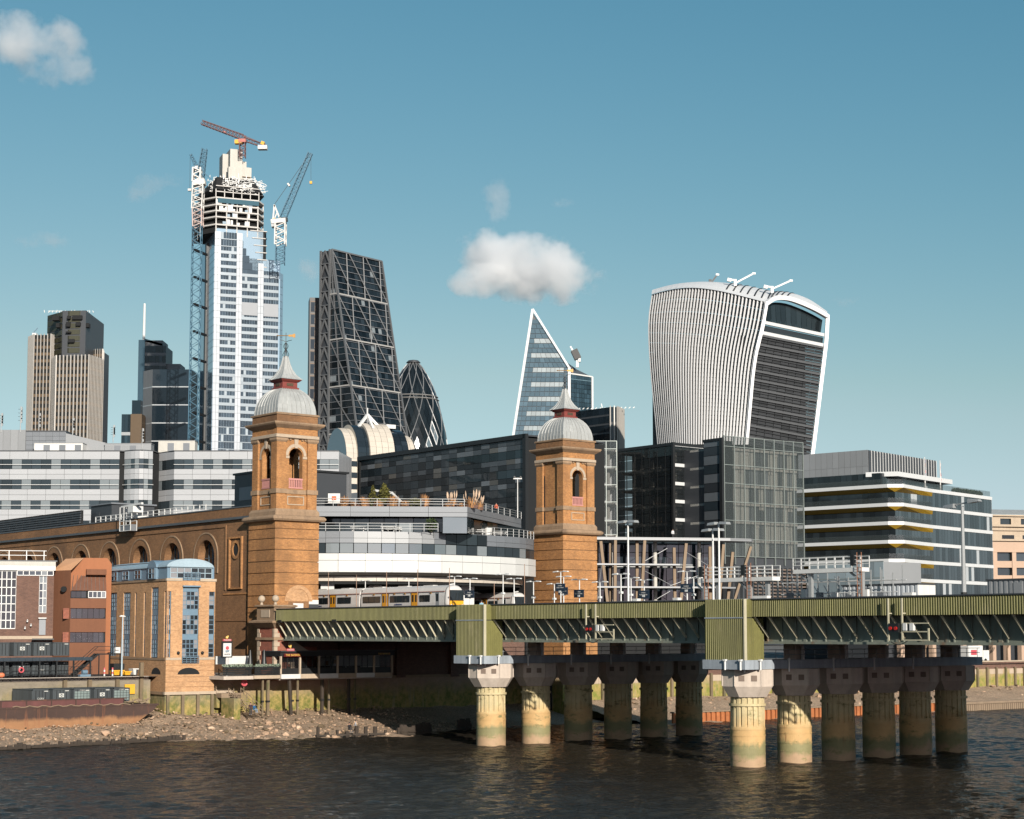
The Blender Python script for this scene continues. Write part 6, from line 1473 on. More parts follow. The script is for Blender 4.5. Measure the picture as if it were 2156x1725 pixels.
# ------------------------------------------------------------------ people
def person(label, p, rz, pose, jacket, trousers, hair=(.03, .02, .015), h=1.72):
    """one continuous body grown from a posed skeleton"""
    J = {'stand': dict(hip=.92, lf=(.10, .02), rf=(-.10, -.02), lk=(.10, -.03, .5), rk=(-.10, 0, .5), lh=(.27, -.05, .82), rh=(-.27, -.08, .84), le=(.27, .04, 1.1), re=(-.27, .02, 1.1), lean=0),
         'walk': dict(hip=.90, lf=(.09, -.28), rf=(-.09, .30), lk=(.09, -.18, .5), rk=(-.09, .08, .47), lh=(.26, .22, .9), rh=(-.26, -.25, .92), le=(.26, .08, 1.1), re=(-.26, -.04, 1.1), lean=-.05),
         'sit': dict(hip=.48, lf=(.12, -.5), rf=(-.12, -.45), lk=(.14, -.46, .5), rk=(-.14, -.44, .52), lh=(.18, -.35, .62), rh=(-.16, -.38, .7), le=(.28, -.05, .75), re=(-.28, -.05, .78), lean=-.04),
         'climb': dict(hip=.95, lf=(.09, -.25), rf=(-.09, .2), lk=(.10, -.26, .68), rk=(-.09, .06, .5), lh=(.3, -.15, .95), rh=(-.28, -.1, .9), le=(.28, .02, 1.15), re=(-.27, .06, 1.15), lean=-.08)}[pose]
    hz = J['hip']; dz = hz - .92; ln = J['lean']; fl = .25 if pose == 'climb' else 0
    V = [(0,0,hz), (0,ln*.5,1.15+dz), (0,ln,1.40+dz), (0,ln,1.50+dz), (0,ln-.01,1.62+dz), (0,ln-.02,1.74+dz),
         (.18,ln,1.40+dz), tuple(J['le'][:2])+(J['le'][2],), J['lh'], (-.18,ln,1.40+dz), tuple(J['re'][:2])+(J['re'][2],), J['rh'],
         (.10,0,hz-.05), J['lk'], (J['lf'][0], J['lf'][1], .08+fl), (J['lf'][0], J['lf'][1]-.16, .05+fl),
         (-.10,0,hz-.05), J['rk'], (J['rf'][0], J['rf'][1], .08), (J['rf'][0], J['rf'][1]-.16, .05)]
    E = [(0,1),(1,2),(2,3),(3,4),(4,5),(2,6),(6,7),(7,8),(2,9),(9,10),(10,11),(0,12),(12,13),(13,14),(14,15),(0,16),(16,17),(17,18),(18,19)]
    RR = [.15,.16,.17,.065,.10,.085,.085,.06,.045,.085,.06,.045,.11,.075,.055,.05,.11,.075,.055,.05]
    me = bpy.data.meshes.new('body'); me.from_pydata(V, E, []); o = bpy.data.objects.new('tmpbody', me); COL.objects.link(o)
    o.modifiers.new('s', 'SKIN'); o.modifiers.new('d', 'SUBSURF').levels = 1
    for i, sv in enumerate(me.skin_vertices[0].data): sv.radius = (RR[i], RR[i]*(.72 if i < 3 else 1)); sv.use_root = (i == 0)
    dg = bpy.context.evaluated_depsgraph_get(); bm_ = bpy.data.meshes.new_from_object(o.evaluated_get(dg)); bpy.data.objects.remove(o); bm_.name = 'body'
    bm_.materials.clear()
    for m_ in (jacket, trousers, M['skin'], M['shoe']): bm_.materials.append(m_)
    for pl in bm_.polygons:
        z = pl.center.z; pl.use_smooth = True
        arm = abs(pl.center.x) > .2 and z > .5
        pl.material_index = 2 if z > 1.47 + dz else (0 if z > hz - .06 or (arm and pose != 'sit') else (3 if z < .1 else 1))
        if pose == 'sit' and z < .58 and pl.center.y < -.12: pl.material_index = 1 if z > .1 else 3
    t = T('person', label, 'person', p, rz); b = place('body', bm_, t, (0,0,0), (0,0,0), (h/1.8,)*3)
    hm = MB(); hm.ball((0, ln + .015, 1.70 + dz), .115, 10, 6, 1.05); ho = hm.build('hair', M['hairdk'], b, smooth=True)
    return t
M['skin'] = mat('skin', (.42, .24, .17), .6); M['shoe'] = mat('pale_shoe', (.45, .43, .42), .6); M['hairdk'] = mat('dark_hair', (.03, .02, .015), .7)
cl = lambda n, c: mat(n, c, .85, ns=((4, .2),))
person('person in a long dark coat climbing the river steps', bw(-8.7, 50.4, 6.0), TH + 180, 'climb', cl('dark_coat', (.02,.022,.028)), cl('black_trousers', (.012,.012,.014)))
person('person in a bright blue jacket and pale jeans sitting at the foot of the steps', bw(-6.9, 42.8, 2.45), TH + 20, 'sit', cl('blue_jacket', (.02,.13,.30)), cl('pale_jeans', (.22,.30,.40)))
person('person in dark clothes with a red bag standing at the foot of the steps', bw(-7.9, 42.0, 2.2), TH - 30, 'stand', cl('plum_jacket', (.05,.02,.025)), cl('navy_trousers', (.015,.02,.035)))
person('person in a pale top bending among the stakes on the foreshore', bw(-3.2, 23.9, .55), TH + 60, 'walk', cl('pale_top', (.45,.45,.46)), cl('dark_trousers', (.02,.022,.03)), h=1.6)
person('person in a black top resting beside the stakes on the foreshore', bw(-3.9, 24.2, .55), TH, 'sit', cl('black_top', (.015,.015,.017)), cl('grey_trousers', (.05,.05,.055)))
yP = BF.W(rL(1535, 1600), 6.0)[0]
person('person in a light blue jacket with a dark bag walking behind the parapet', bw(6.0, yP, 15.45), TH + 150, 'walk', cl('light_blue_jacket', (.22,.42,.55)), cl('black_bag', (.02,.022,.03)), h=1.85)
person('person in a dark coat seated among the roof garden grasses', (at(*rL(1000, 725), 262.4).x, 262.4, zr), 10, 'sit', cl('grey_coat', (.03,.03,.033)), cl('dark_jeans', (.02,.022,.03)))
person('person in an orange vest on the right-hand office roof', (at(*rL(1668, 770), 276).x, 276, zr), 0, 'stand', cl('orange_vest', (.6,.12,.05)), cl('dark_slacks', (.02,.02,.025)))
person('person at the top of the river steps beside the apartments', bw(-7.7, 53.6, 7.3), TH + 30, 'stand', cl('beige_jacket', (.4,.3,.22)), cl('slate_trousers', (.04,.045,.05)))
# ================================================================== MIDDLE-DISTANCE OFFICES
G0 = 7.0
# ------------------------------------------------------------------ white banded offices behind the station
wb_ = T('banded_offices', 'low white offices with dark ribbon windows behind the brick station wall', 'building', (at(0, 1200, 350).x, 350), 0)
bands = [(48.27, 49.9, 1), (46.3, 48.27, 0), (44.15, 46.3, 2), (42.2, 44.15, 0), (39.9, 42.2, 2), (38.1, 39.9, 0), (35.8, 38.1, 2), (33.9, 35.8, 0), (31.5, 33.9, 2)]
def banded(path, wp, ww, rows=bands):
    for z0, z1, k in rows:
        if k == 0: strip(wb_, 'window_pane', M['winblind'], path, ww, z0, z1, .1, .07)
        else:
            for j in range(k): strip(wb_, 'white_panel', M['white_panel_glossy'], path, wp, z0 + (z1-z0)*j/k, z0 + (z1-z0)*(j+1)/k, .3, .05)
front1 = [(-6, 0), (23.7, -.0)]; bay = smoothpath([(24.6, .3), (26.5, -1.0), (28.6, -1.4), (30.5, -.2)], 4); rec = [(30.6, 4.5), (34.8, 0)]; front2 = [(34.8, 0), (68.2, 0)]
banded(front1, 3.9, 1.95); banded(bay, 1.0, 1.0); banded(front2, 3.9, 1.95); banded(rec, 3, 1.5)
for z0, z1, k in bands:
    if k == 0:
        for a, b in ((-6, 23.7), (34.8, 68.2)): piece('sun_rail', M['steelw'], wb_, a, b, -.5, -.42, z0 + (z1-z0)*.42, z0 + (z1-z0)*.42 + .09)
        cs = path_cells(offset(bay, -.4), 1.0)
        for a, b in zip(cs, cs[1:]): MB().beam((*a.xy, z0 + .85), (*b.xy, z0 + .85), .08).build('sun_rail', M['steelw'], wb_)
MB().prism([(-6, .4), (23.8, .4), (24.6, .8), (26.5, -.5), (28.6, -.9), (30.4, .5), (31, 5.2), (34.9, .5), (68.0, .4), (68.0, 30), (-6, 30)], G0, 49.7).build('core', M['dark'], wb_)
MB().prism([(-6, -.1), (23.8, -.1), (24.6, .3), (26.5, -1.1), (28.6, -1.5), (30.6, -.1), (30.9, 4.3), (34.7, -.1), (68.2, -.1), (68.2, 30), (-6, 30)], 49.9, 50.1).build('roof_edge', M['greydk'], wb_)
strip(wb_, 'white_panel', M['white_panel_glossy'], [(68.2, 0), (69.5, 14)], 3.5, 36, 49.9, .3, .05)
rp_ = T('roof_plant_screen', 'long grey metal plant screen on the white banded offices', 'plant screen', (wb_.loc.x, 356, 50.1), 0)
for i in range(7): piece('screen_panel', M['grey2'], rp_, -8 + i*1.55, -8 + i*1.55 + 1.52, 0, .3, 0, 4.9)
for i in range(6): 
    for k in range(5): piece('louvre_panel', M['grey'], rp_, 2.85 + i*1.38, 2.85 + i*1.38 + 1.35, .2, .4, k*.9, k*.9 + .86)
MB().add([(11.1, .1, 0), (19.4, .1, 0), (19.4, .1, 2.2), (11.1, .1, 4.2), (11.1, 8, 0), (19.4, 8, 0), (19.4, 8, 2.2), (11.1, 8, 4.2)], [(0,1,2,3), (3,2,6,7), (1,5,6,2)]).build('sloped_screen', M['grey2'], rp_)
MB().box(-8, 11.1, .42, 14, 0, 4.8).build('backing', M['greydk'], rp_)
def unit(label, x0, x1, y, z0, z1, mt, seed=0):
    t = T('roof_unit', label, 'plant unit', (wb_.loc.x + x0, 350 + y, 50.1), 0); w = x1 - x0
    MB().box(0, w, 0, 3, 0, z1 - 50.1).build('casing', mt, t)
    for i in range(max(1, int(w / 1.6))): piece('access_panel', M['grey'] if i % 2 else mt, t, .3 + i*1.6, 1.6 + i*1.6, -.05, 0, .3, (z1 - 50.1)*.8)
    MB().box(-.1, w + .1, -.1, 3.1, z1 - 50.1, z1 - 50.0).build('lid', M['grey2'], t)
unit('long white rooftop box on the banded offices', 5.5, 15.4, 3, 50, 51.9, M['whitepaint']); unit('pale square rooftop box in front of the dark glass block', 30.7, 38.2, 4, 50, 52.5, M['conc_pale']); unit('low grey rooftop box in the middle of the banded offices', 19.5, 29, 5, 50, 52.0, M['grey2'])
def mast(label, p, h, seed):
    rg = random.Random(seed); t = T('roof_mast', label, 'antenna', p, 0, 'roof aerials'); MB().tube((0,0,0), (0,0,h), .1, .05, 6).build('pole', M['steel'], t)
    for k in range(4): z = h*(.45 + .14*k); MB().box(.12, .35, -.1, .1, z - .5, z + .5).build('antenna_panel', M['steel'], t); MB().beam((-.5, 0, z), (.5, 0, z), .06).build('cross_bar', M['black'], t)
    return t
for k, (x, y, d, h, lab) in enumerate(((200, 1400, 356, 5.5, 'dark roof aerial left of the ribbed tower'), (10, 1400, 356, 4, 'roof aerial at the left picture edge'), (382, 1420, 357, 4.5, 'roof aerial in front of the ribbed tower left half'), (715, 1440, 357, 3.8, 'roof aerial in front of the ribbed tower right half'), (1115, 1500, 358, 3.6, 'thin yagi aerial in the gap right of the ribbed tower'), (1400, 1560, 355, 4.2, 'white flue cluster in front of the dark glass block'))):
    p = at(*rA(x, y), d); mast(lab, (p.x, d, p.z - .6), h, k)
# ------------------------------------------------------------------ chequered dark office wall
ck = T('chequered_offices', 'black glass office wall chequered with grey panels behind the station roof garden', 'building', (at(*rL(1940, 400), 325).x, 325), TH)
gl = [mat('chequer_%s' % n, c, .35, .2, ov=.2, ns=()) for n, c in (('black', (.018, .021, .024)), ('charcoal', (.04, .046, .053)), ('slate', (.075, .085, .095)), ('grey', (.15, .165, .18)), ('stone', (.13, .125, .115)))]
M['ckwin'] = glass('chequer_window', (.02, .028, .034), .3, .05, .5)
zc_ = [49.7]; 
for k in range(5): zc_ += [zc_[-1] - 1.05, zc_[-1] - 2.1, zc_[-1] - 3.55] if False else [zc_[-1] - 1.0, zc_[-1] - 2.0, zc_[-1] - 3.6]
zc_ = sorted(zc_); yc_ = lin(.6, 55.4, 21); rg = random.Random(11)
def pk(i, j):
    k = (len(zc_) - 2 - j) % 3
    return M['ckwin'] if k == 2 else rg.choices(gl, (4, 4, 3, 1.6, 1.3))[0]
grid(ck, 'wall_panel', None, 'W', yc_, zc_, 0, .1, .07, pk)
MB().box(.02, 20, .2, 56, G0, 49.9).build('core', M['dark'], ck)
MB().box(-.5, .3, -.1, 56.2, 49.75, 50.6).build('roof_edge', M['black'], ck); MB().box(-.5, .2, -.4, .5, 30, 50.6).build('end_frame', M['black'], ck); MB().box(-.3, .2, 55.5, 56.3, 30, 50.6).build('end_frame', M['black'], ck)
MB().box(.2, 20, .2, 56, 50.2, 50.5).build('roof', M['greydk'], ck)
# light glass return beside the right tower
ga = T('glass_stair_tower', 'clear glass stair tower hidden behind the right station tower', 'building', (at(1100, 1200, 350).x, 350), 0)
M['clearg'] = NT('clear_screen_glass').mat; clear_glass(M['clearg'], .32, (.05, .06, .06))
M['mullion'] = mat('grey_green_mullion', (.34, .38, .36), .4, .3)
x0 = at(*rN(75, 500), 350).x - ga.loc.x; x1 = at(*rN(270, 500), 350).x - ga.loc.x
zs_ = [33.0, 35.8, 39.6, 43.1, 46.7, 50.4, 52.0]
for xa, xb in ((.6, 5.0), (x0, x1)):
    us = lin(xa, xb, 2); grid(ga, 'screen_pane', M['clearg'], 'S', us, zs_, 0, .06, .1)
    for u in us: piece('mullion', M['mullion'], ga, u - .07, u + .07, -.15, .1, 30, 52)
    for z in zs_: piece('transom', M['mullion'], ga, xa, xb, -.12, .08, z - .06, z + .06)
for z in zs_[:-1]: piece('floor_slab', M['conc_pale'], ga, .4, x1, 1.0, 8, z - .5, z - .1)
MB().box(.3, x1, 8, 8.3, 28, 50).build('back_wall', M['grey2'], ga)
for z in zs_[1:-1]: MB().tube((x1 - 1.6, 2.5, z - 3.2), (x1 - 1.6, 2.5, z - .5), .35, n=10).build('round_column', M['conc_pale'], ga)
# ------------------------------------------------------------------ dark glazed offices with stepped corners
wm = T('glass_offices', 'stepped dark glass offices with white floor bands right of the right tower', 'building', at(1419, 1200, 343).xy[:], TH)
M['wmg'] = NT('smoked_glass').mat; clear_glass(M['wmg'], .62, (.012, .015, .017))
zs_ = [31.9, 35.3, 38.95, 42.5, 46.2, 50.3]; ul = [0.05, 2.2, 4.5, 6.7, 9.0, 11.2, 13.5, 16.3]; zf_ = []
for a, b in zip(zs_, zs_[1:]): zf_ += [a, (a + b)/2]
zf_.append(50.3)
zl_ = [15.5, 18.0, 21.5, 25.5, 29.0, 31.9]
grid(wm, 'glass_pane', M['wmg'], 'W', ul, zf_, 0, .06, .08)
grid(wm, 'glass_pane', M['wmg'], 'W', lin(.05, 16.3, 5), zl_, .6, .06, .1)
us = [.3, 4.4, 8.5]
grid(wm, 'glass_pane', M['wmg'], 'S', [.3, 2.35, 4.4, 6.45, 8.5], zf_, 0, .06, .08); grid(wm, 'glass_pane', M['wmg'], 'S', [.3, 4.4, 8.5], zl_, .6, .06, .1)
for z in zs_[1:]: 
    for a, b in zip(us, us[1:]): piece('white_spandrel', M['white'], wm, a + .06, b - .06, -.12, .02, z - .05, z + .6 if z < 50 else z + .35)
for z in zs_ + [25.5, 21.5]: piece('floor_slab', M['conc_pale'], wm, .5, 8.4, .6, 15.6, z - .7, z - .25)
for u in (2, 8.5, 14):
    for x in (2.5, 6): MB().tube((x, u, 16), (x, u, 50), .38, n=10).build('round_column', M['conc_pale'], wm)
MB().box(3.6, 8.4, 1.4, 15.8, 15, 50.2).build('core_wall', M['greydk'], wm)
MB().box(-.25, .3, -.25, .3, 28, 51.0).build('corner_frame', M['black'], wm); MB().box(-.2, 8.6, -.2, 16.5, 50.35, 50.95).build('roof_edge', M['black'], wm); MB().box(-.2, .1, 16.2, 16.6, 28, 50.9).build('end_frame', M['black'], wm)
for u in ul: piece('mullion', M['black'], wm, -.1, .05, u - .05, u + .05, 31.9, 50.3)
rgf = random.Random(4)
for i in range(10):
    u = rgf.uniform(1, 14); z = rgf.choice(zs_[:-1]); piece('interior_screen', M['timber'] if i % 3 == 0 else M['conc_pale'], wm, .9, 1.2, u, u + rgf.uniform(.5, 1.4), z - .2, z + rgf.uniform(.6, 2.2))
# tall slim corner and the clear screen facade
ws_ = T('glass_screen_offices', 'offices behind a large gridded clear glass screen in the middle right', 'building', at(1523, 1200, 335).xy[:], 36)
rows = [31.3, 33.1, 35.1, 36.9, 38.7, 40.5, 42.3, 44.1, 45.9, 47.7, 49.4, 50.5]
def pk2(i, j): return gl[3] if j % 2 == 0 and j else gl[1] if j % 4 == 1 else M['ckwin']
grid(ws_, 'wall_panel', None, 'W', [.4, 5.2], rows, 0, .1, .1, pk2); MB().box(.05, 3, .2, 5.3, 15, 50.5).build('stair_core', M['dark'], ws_)
MB().box(-.35, .15, -.3, .5, 28, 51.0).build('corner_frame', M['black'], ws_); MB().box(-.3, .3, .3, 5.4, 50.5, 51.0).build('roof_edge', M['black'], ws_)
us = lin(.4, 22.0, 8); zg_ = [28.0, 31.4, 35.0, 38.6, 42.2, 45.8, 49.4, 51.4]
grid(ws_, 'screen_pane', M['clearg'], 'S', us, zg_, 0, .05, .1)
for u in us: piece('mullion', M['mullion'], ws_, u - .06, u + .06, -.2, .1, 26.5, 51.5)
for z in zg_: piece('transom', M['mullion'], ws_, .4, 22.0, -.12, .08, z - .05, z + .05)
for u in us:
    for z in lin(28.5, 50, 18): MB().box(u - .09, u + .09, -.32, -.2, z - .06, z + .06).build('glass_clamp', M['mullion'], ws_) if False else None
for z in zg_[:-1]: piece('floor_slab', M['conc_pale'], ws_, .6, 22.0, 1.6, 10, z - .45, z)
M['inner'] = glass('inner_office_glazing', (.17, .185, .19), .15, .1, .4, (.4, (.42, .42, .38)))
grid(ws_, 'inner_window', M['inner'], 'S', lin(.6, 21.9, 16), zg_[:-1], 1.75, .08, .1)
for k in range(16): piece('inner_panel', M['conc_pale'], ws_, .6 + k*1.33, .6 + k*1.33 + 1.2, 1.5, 1.64, zg_[k % 6] + 2.4, zg_[k % 6] + 3.1) if k % 3 else None
MB().box(.6, 22.0, 2.0, 14, 15, 49.4).build('core', M['greydk'], ws_)
MB().box(.2, 22.2, .3, 14, 24, 28).build('lower_wall', M['greydk'], ws_)
for i in range(16): piece('brise_blade', M['slate'], ws_, .6 + i*1.34, .7 + i*1.34, -.6, .3, 15.5, 26.0)
for z in lin(16.2, 25.5, 14): piece('brise_blade', M['brick_brn'], ws_, 8, 22.2, -.25, -.1, z, z + .28)
# lower right glass box
lg = T('glass_pavilion', 'small pale glass pavilion below the white-banded offices', 'building', at(*rO(880, 1330), 372).xy[:], 36)
grid(lg, 'glass_pane', glass('pale_glass', (.30, .36, .38), .3, .08, .25), 'W', lin(0, 22, 8), [17, 21, 25, 28.5], 0, .08, .12); MB().box(.05, 12, .1, 22, 12, 28.4).build('core', M['grey2'], lg)
for z in (17, 21, 25, 28.5): piece('transom', M['mullion'], lg, -.1, .1, 0, 22, z - .08, z + .08)
# ------------------------------------------------------------------ timber-strutted canopy
cp = T('timber_canopy', 'open timber-strutted canopy with pale steel decks in front of the glass offices', 'canopy', (at(*rN(80, 1300), 312).x, 312), 10)
cps = [(-1, -.3), (25, -.3), (29.5, 1.2), (30.4, 3.2), (28, 5.5), (-1, 5.5)]
for z, h, k in ((29.9, .38, 1.0), (25.35, .3, .62), (21.25, .3, .9)):
    po = [(x*k if x > 0 else x, y) for x, y in cps]
    MB().prism(po, z, z + h).build('deck', M['grey2'], cp)
    e = MB(); e.prism([(x, y - .06) for x, y in po[:2]] + [(po[1][0], po[1][1] + .1), (po[0][0], po[0][1] + .1)], z + .03, z + h - .03); e.build('deck_edge', M['grey2'], cp)
MB().prism([(x*1.0, y) for x, y in cps], 30.3, 30.42).build('roof_sheet', M['grey2'], cp)
st_ = [((120,1070),(200,1640),0), ((210,1085),(215,1640),1.5), ((255,1040),(250,1640),0), ((455,1050),(455,1605),1.5), ((525,1045),(488,1605),0), ((795,1130),(805,1600),1.5), ((907,1090),(845,1600),0), ((1125,1120),(1130,1600),2), ((1250,1100),(1200,1600),0), ((1502,1120),(1310,1590),.6), ((1335,1170),(1285,1500),2.5)]
for a, b, y in st_:
    ua, za = cp.S(rN(*a), y); ub, zb_ = cp.S(rN(*b), y)
    MB().beam((ua, y, min(za, 30)), (ub, y, max(15.1, zb_ - 3)), .52, .45).build('strut', M['timber'], cp)
rd = MB()
for (a, b), (c, d) in (((735, 1135), (530, 1250)), ((905, 1170), (1105, 1290)), ((530, 1345), (780, 1480)), ((1035, 1380), (760, 1480)), ((130, 1290), (90, 1610)), ((870, 1555), (920, 1590)), ((760, 1530), (640, 1600))):
    (ua, za), (ub, zb_) = cp.S(rN(a, b), -.1), cp.S(rN(c, d), -.1); rd.tube((ua, -.1, za), (ub, -.1, zb_), .05, n=5)
rd.build('tie_rod', M['steel'], cp)
for k in range(9): 
    MB().tube((1.2 + k*2.8, 5.6, 15.2), (1.2 + k*2.8, 5.6, 29.9), .36, n=10).build('round_column', M['conc_pale'], cp) if k % 3 == 1 else None
bk = T('lower_glass_front', 'dark shopfront glazing under the timber canopy', 'building', (cp.toW((0, 7.5, 0)).x, cp.toW((0, 7.5, 0)).y), 10)
grid(bk, 'glass_pane', M['ckwin'], 'S', lin(-4, 24.5, 12), [15.2, 18.3, 21.4, 25.4, 28, 30.5], 0, .1, .12); MB().box(-4, 24.5, .05, 4, 7.3, 30.4).build('core', M['dark'], bk)
for z in (18.3, 21.4, 25.4): piece('pale_fascia', M['steel'], bk, -4, 24.5, -.3, 0, z - .08, z + .08)
person('person in a white shirt standing on the canopy roof', cp.toW((cp.S(rN(785, 1030), 3)[0], 3, 30.45)), 20, 'stand', cl('white_shirt', (.7,.7,.7)), cl('charcoal_trousers', (.03,.03,.035)))
# ------------------------------------------------------------------ signal gantries and huts on the bridge
def gantry(label, y0, y1, x, zd, legs, cage):
    t = T('signal_gantry', label, 'gantry', bw(x, y1, 15.1), TH); L = y0 - y1; zd -= 15.1
    MB().box(0, 1.3, 0, L, zd - .45, zd).build('platform', M['steelw'], t)
    n = int(L / 1.1)
    for i in range(n + 1):
        for xx in (0, 1.3): piece('rail_post', M['steelw'], t, xx - .04, xx + .04, i*L/n - .04, i*L/n + .04, zd, zd + 1.25)
    for z in (.45, .85, 1.25):
        for xx in (0, 1.3): piece('rail_bar', M['steelw'], t, xx - .035, xx + .035, 0, L, zd + z - .03, zd + z + .03)
    for y in legs:
        piece('leg', M['steel'], t, .35, .75, y - .22, y + .22, 0, zd - .4)
        MB().beam((.55, y, zd - 1.6), (.55, y + 1.6, zd - .45), .2).build('knee_brace', M['steel'], t)
    for y in cage:
        lb = MB()
        for yy in (y - .3, y + .3): lb.tube((-.25, yy, 0), (-.25, yy, zd + 1.6), .04, n=5)
        for k in range(int((zd + 1.4) / .4)): lb.tube((-.25, y - .3, .3 + k*.4), (-.25, y + .3, .3 + k*.4), .03, n=5)
        for k in range(5): torus(lb2 := MB(), .45, .04, 12, 4); 
        lb.build('ladder', mat('rust_ladder', (.34, .15, .08), .7) if 'rust_ladder' not in bpy.data.materials else bpy.data.materials['rust_ladder'], t)
        sg = MB(); sg.box(-.2, .2, y + .8, y + 1.3, zd + .2, zd + 1.4); sg.build('signal_head', M['black'], t)
    return t
gantry('white railed signal gantry in front of the timber canopy', -18.6, -30.2, 16, 19.45, (1.2, 3.9, 8.9, 11.0), (3.3, 10.0))
gantry('larger white signal gantry right of the glass screen offices', -31.5, -41.2, 18, 20.2, (.4, 7.6), (.1,))
M['hutw'] = mat('white_hut_sheet', (.60, .63, .66), .6, ns=((.3, .12), (2, .1)), streak=.3)
def hut(label, x, y0, y1, z1, w, mt):
    t = T('site_hut', label, 'hut', bw(x, y0, 15.1), TH); L = y1 - y0; h = z1 - 15.1
    MB().box(.06, w, .06, L, 0, h - .15).build('shell', mt, t); MB().box(-.08, w + .08, -.08, L + .08, h - .15, h).build('roof', M['greydk'], t)
    n = int(L / .6)
    for i in range(n): piece('ribbed_sheet', mt, t, 0, .07, i*L/n + .05, i*L/n + L/n*.6, .05, h - .2)
    for i in range(3): piece('sunlit_end_sheet', M['whitepaint'], t, .06 + i*(w-.06)/3, .04 + (i+1)*(w-.06)/3, 0, .07, .05, h - .2)  # end sheets whiter than the sides: sunlight put into the colour
    piece('door', M['grey2'], t, -.03, .03, L*.62, L*.62 + 1.0, .1, h - .4)
    return t
hut('long pale corrugated hut on the bridge below the white-banded offices', 22, -45.5, -35.1, 18.5, 3.0, M['hutw']); hut('grey panelled hut on the bridge at the right edge', 24, -64, -52.8, 18.75, 3.2, M['grey2'])
for k, (x, y, w, lab) in enumerate(((2010, 1430, 2.0, 'white cabinet by the gantry foot'), (455, 1625, .8, 'small white box behind the parapet left of the signs'), (1137, 1440, 1.2, 'small white cabinet in front of the corrugated hut'), (1085, 1655, .8, 'small white box at the right tower foot'))):
    rgn = (rQ, rN, rO, rM)[k] if k != 0 else rN
    yy = BF.W((rN(1650, 1600) if k == 0 else rgn(x, y)), 8)[0]
    t = T('trackside_cabinet', lab, 'cabinet', bw(8, yy, 15.1), TH); MB().box(0, .6, 0, w, .1, 2.0).build('casing', M['whitepaint'], t); MB().box(-.03, 0, .1, w - .1, .2, 1.8).build('door', M['steelw'], t); MB().box(.1, .5, .1, w - .1, 0, .1).build('base', M['conc'], t)
dk = T('deck_barrier', 'long low grey barrier on the bridge below the canopy', 'barrier', bw(14, -28, 15.1), TH); MB().box(0, .3, 0, 22, .2, 1.9).build('panel', M['grey2'], dk); MB().box(-.03, 0, 0, 22, .2, .5).build('red_strip', M['redpaint'], dk)
for i in range(8): piece('post', M['steel'], dk, .3, .45, i*3, i*3 + .15, 0, 1.9)
# ------------------------------------------------------------------ white-banded riverside offices
rv = T('riverside_offices', 'glass offices with white slab edges and golden balcony soffits on the right', 'building', at(1889, 1300, 385).xy[:], 49)
M['goldsof'] = mat('golden_soffit', (.33, .20, .012), .5, .2, ov=.05); M['rvglass'] = glass('riverside_glass', (.06, .078, .088), .35, .06, .3, (.05, (.34, .36, .37)))
M['rvglassd'] = glass('shaded_riverside_glass', (.02, .026, .03), .25, .06, .4)  # shaded copy of the glass: left-face shade put into its colour
LW, LS = 26.0, 48.2; zsl = [25.4, 29.58, 33.74, 37.88, 42.02, 46.2]
out = [(-1.5, LW), (-1.5, 1.0), (.8, -1.7), (12, -.6), (17.5, -.15), (LS, -.15)]
inn = [(0, LW), (0, 0), (0.01, 0), (12, 0), (17.5, .0), (LS, 0)]
for k, z in enumerate(zsl):
    MB().prism(out + [(LS, .2), (.3, .2), (.3, LW)], z - .78, z).build('slab_edge', M['white'], rv)
    sf = MB()
    for i in range(4): sf.add([(*out[i], z - .79), (*out[i+1], z - .79), (*inn[i+1], z - 1.7), (*inn[i], z - 1.7)], [(0,1,2,3)])
    sf.build('balcony_soffit', M['goldsof'], rv)
    b = z - .8; a = z - 4.16
    if k == 0: a = 18
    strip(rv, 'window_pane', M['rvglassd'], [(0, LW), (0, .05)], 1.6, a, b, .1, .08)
    strip(rv, 'window_pane', M['rvglass'], [(.05, 0), (LS, 0)], 1.45, a, b, .1, .1)
    if k < 6:
        for p0, p1, st in (((-1.45, LW), (-1.45, 1.0), 3.2), ((-1.45, 1.0), (.8, -1.62), 2.0), ((.8, -1.62), (12, -.56), 2.8), ((12, -.56), (17, -.15), 2.6)):
            strip(rv, 'balustrade_pane', M['clearg'], [p0, p1], st, z + .02, z + 1.2, .04, .06)
MB().box(.05, LS - .1, .1, LW, G0, 45.6).build('core', M['greydk'], rv)
MB().box(LS - .1, LS, .0, LW, G0, 46.1).build('end_wall', M['white'], rv)
# set-back top storey and plant
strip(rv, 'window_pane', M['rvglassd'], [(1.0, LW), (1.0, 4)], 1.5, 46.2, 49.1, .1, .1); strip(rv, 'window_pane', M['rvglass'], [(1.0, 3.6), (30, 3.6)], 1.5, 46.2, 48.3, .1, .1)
MB().box(1.1, 30, 3.7, LW, 46.0, 49).build('top_core', M['greydk'], rv)
MB().prism([(.5, 7.5), (3.2, .9), (31, 1.6), (31.5, 5), (2, 8)], 48.3, 49.35).build('roof_canopy', M['white'], rv)
plx, ply = 2.0, 7.6
for i in range(12):
    w = (LW - ply) / 12; piece('plant_panel', M['grey2'], rv, plx - .12, plx, ply + i*w + .03, ply + (i+1)*w - .03, 50.9, 54.6); piece('plant_panel', M['grey2'], rv, plx - .12, plx, ply + i*w + .03, ply + (i+1)*w - .03, 49.1, 50.86)
for i in range(25):
    x = plx + .1 + i*1.3; piece('louvre_panel', M['greydk'], rv, x, x + 1.1, ply - .1, ply, 49.4, 54.3); piece('louvre_frame', M['steelw'], rv, x + 1.1, x + 1.28, ply - .16, ply, 49.3, 54.5)
MB().box(plx, plx + 32.6, ply + .02, LW, 48, 54.55).build('plant_core', M['greydk'], rv)
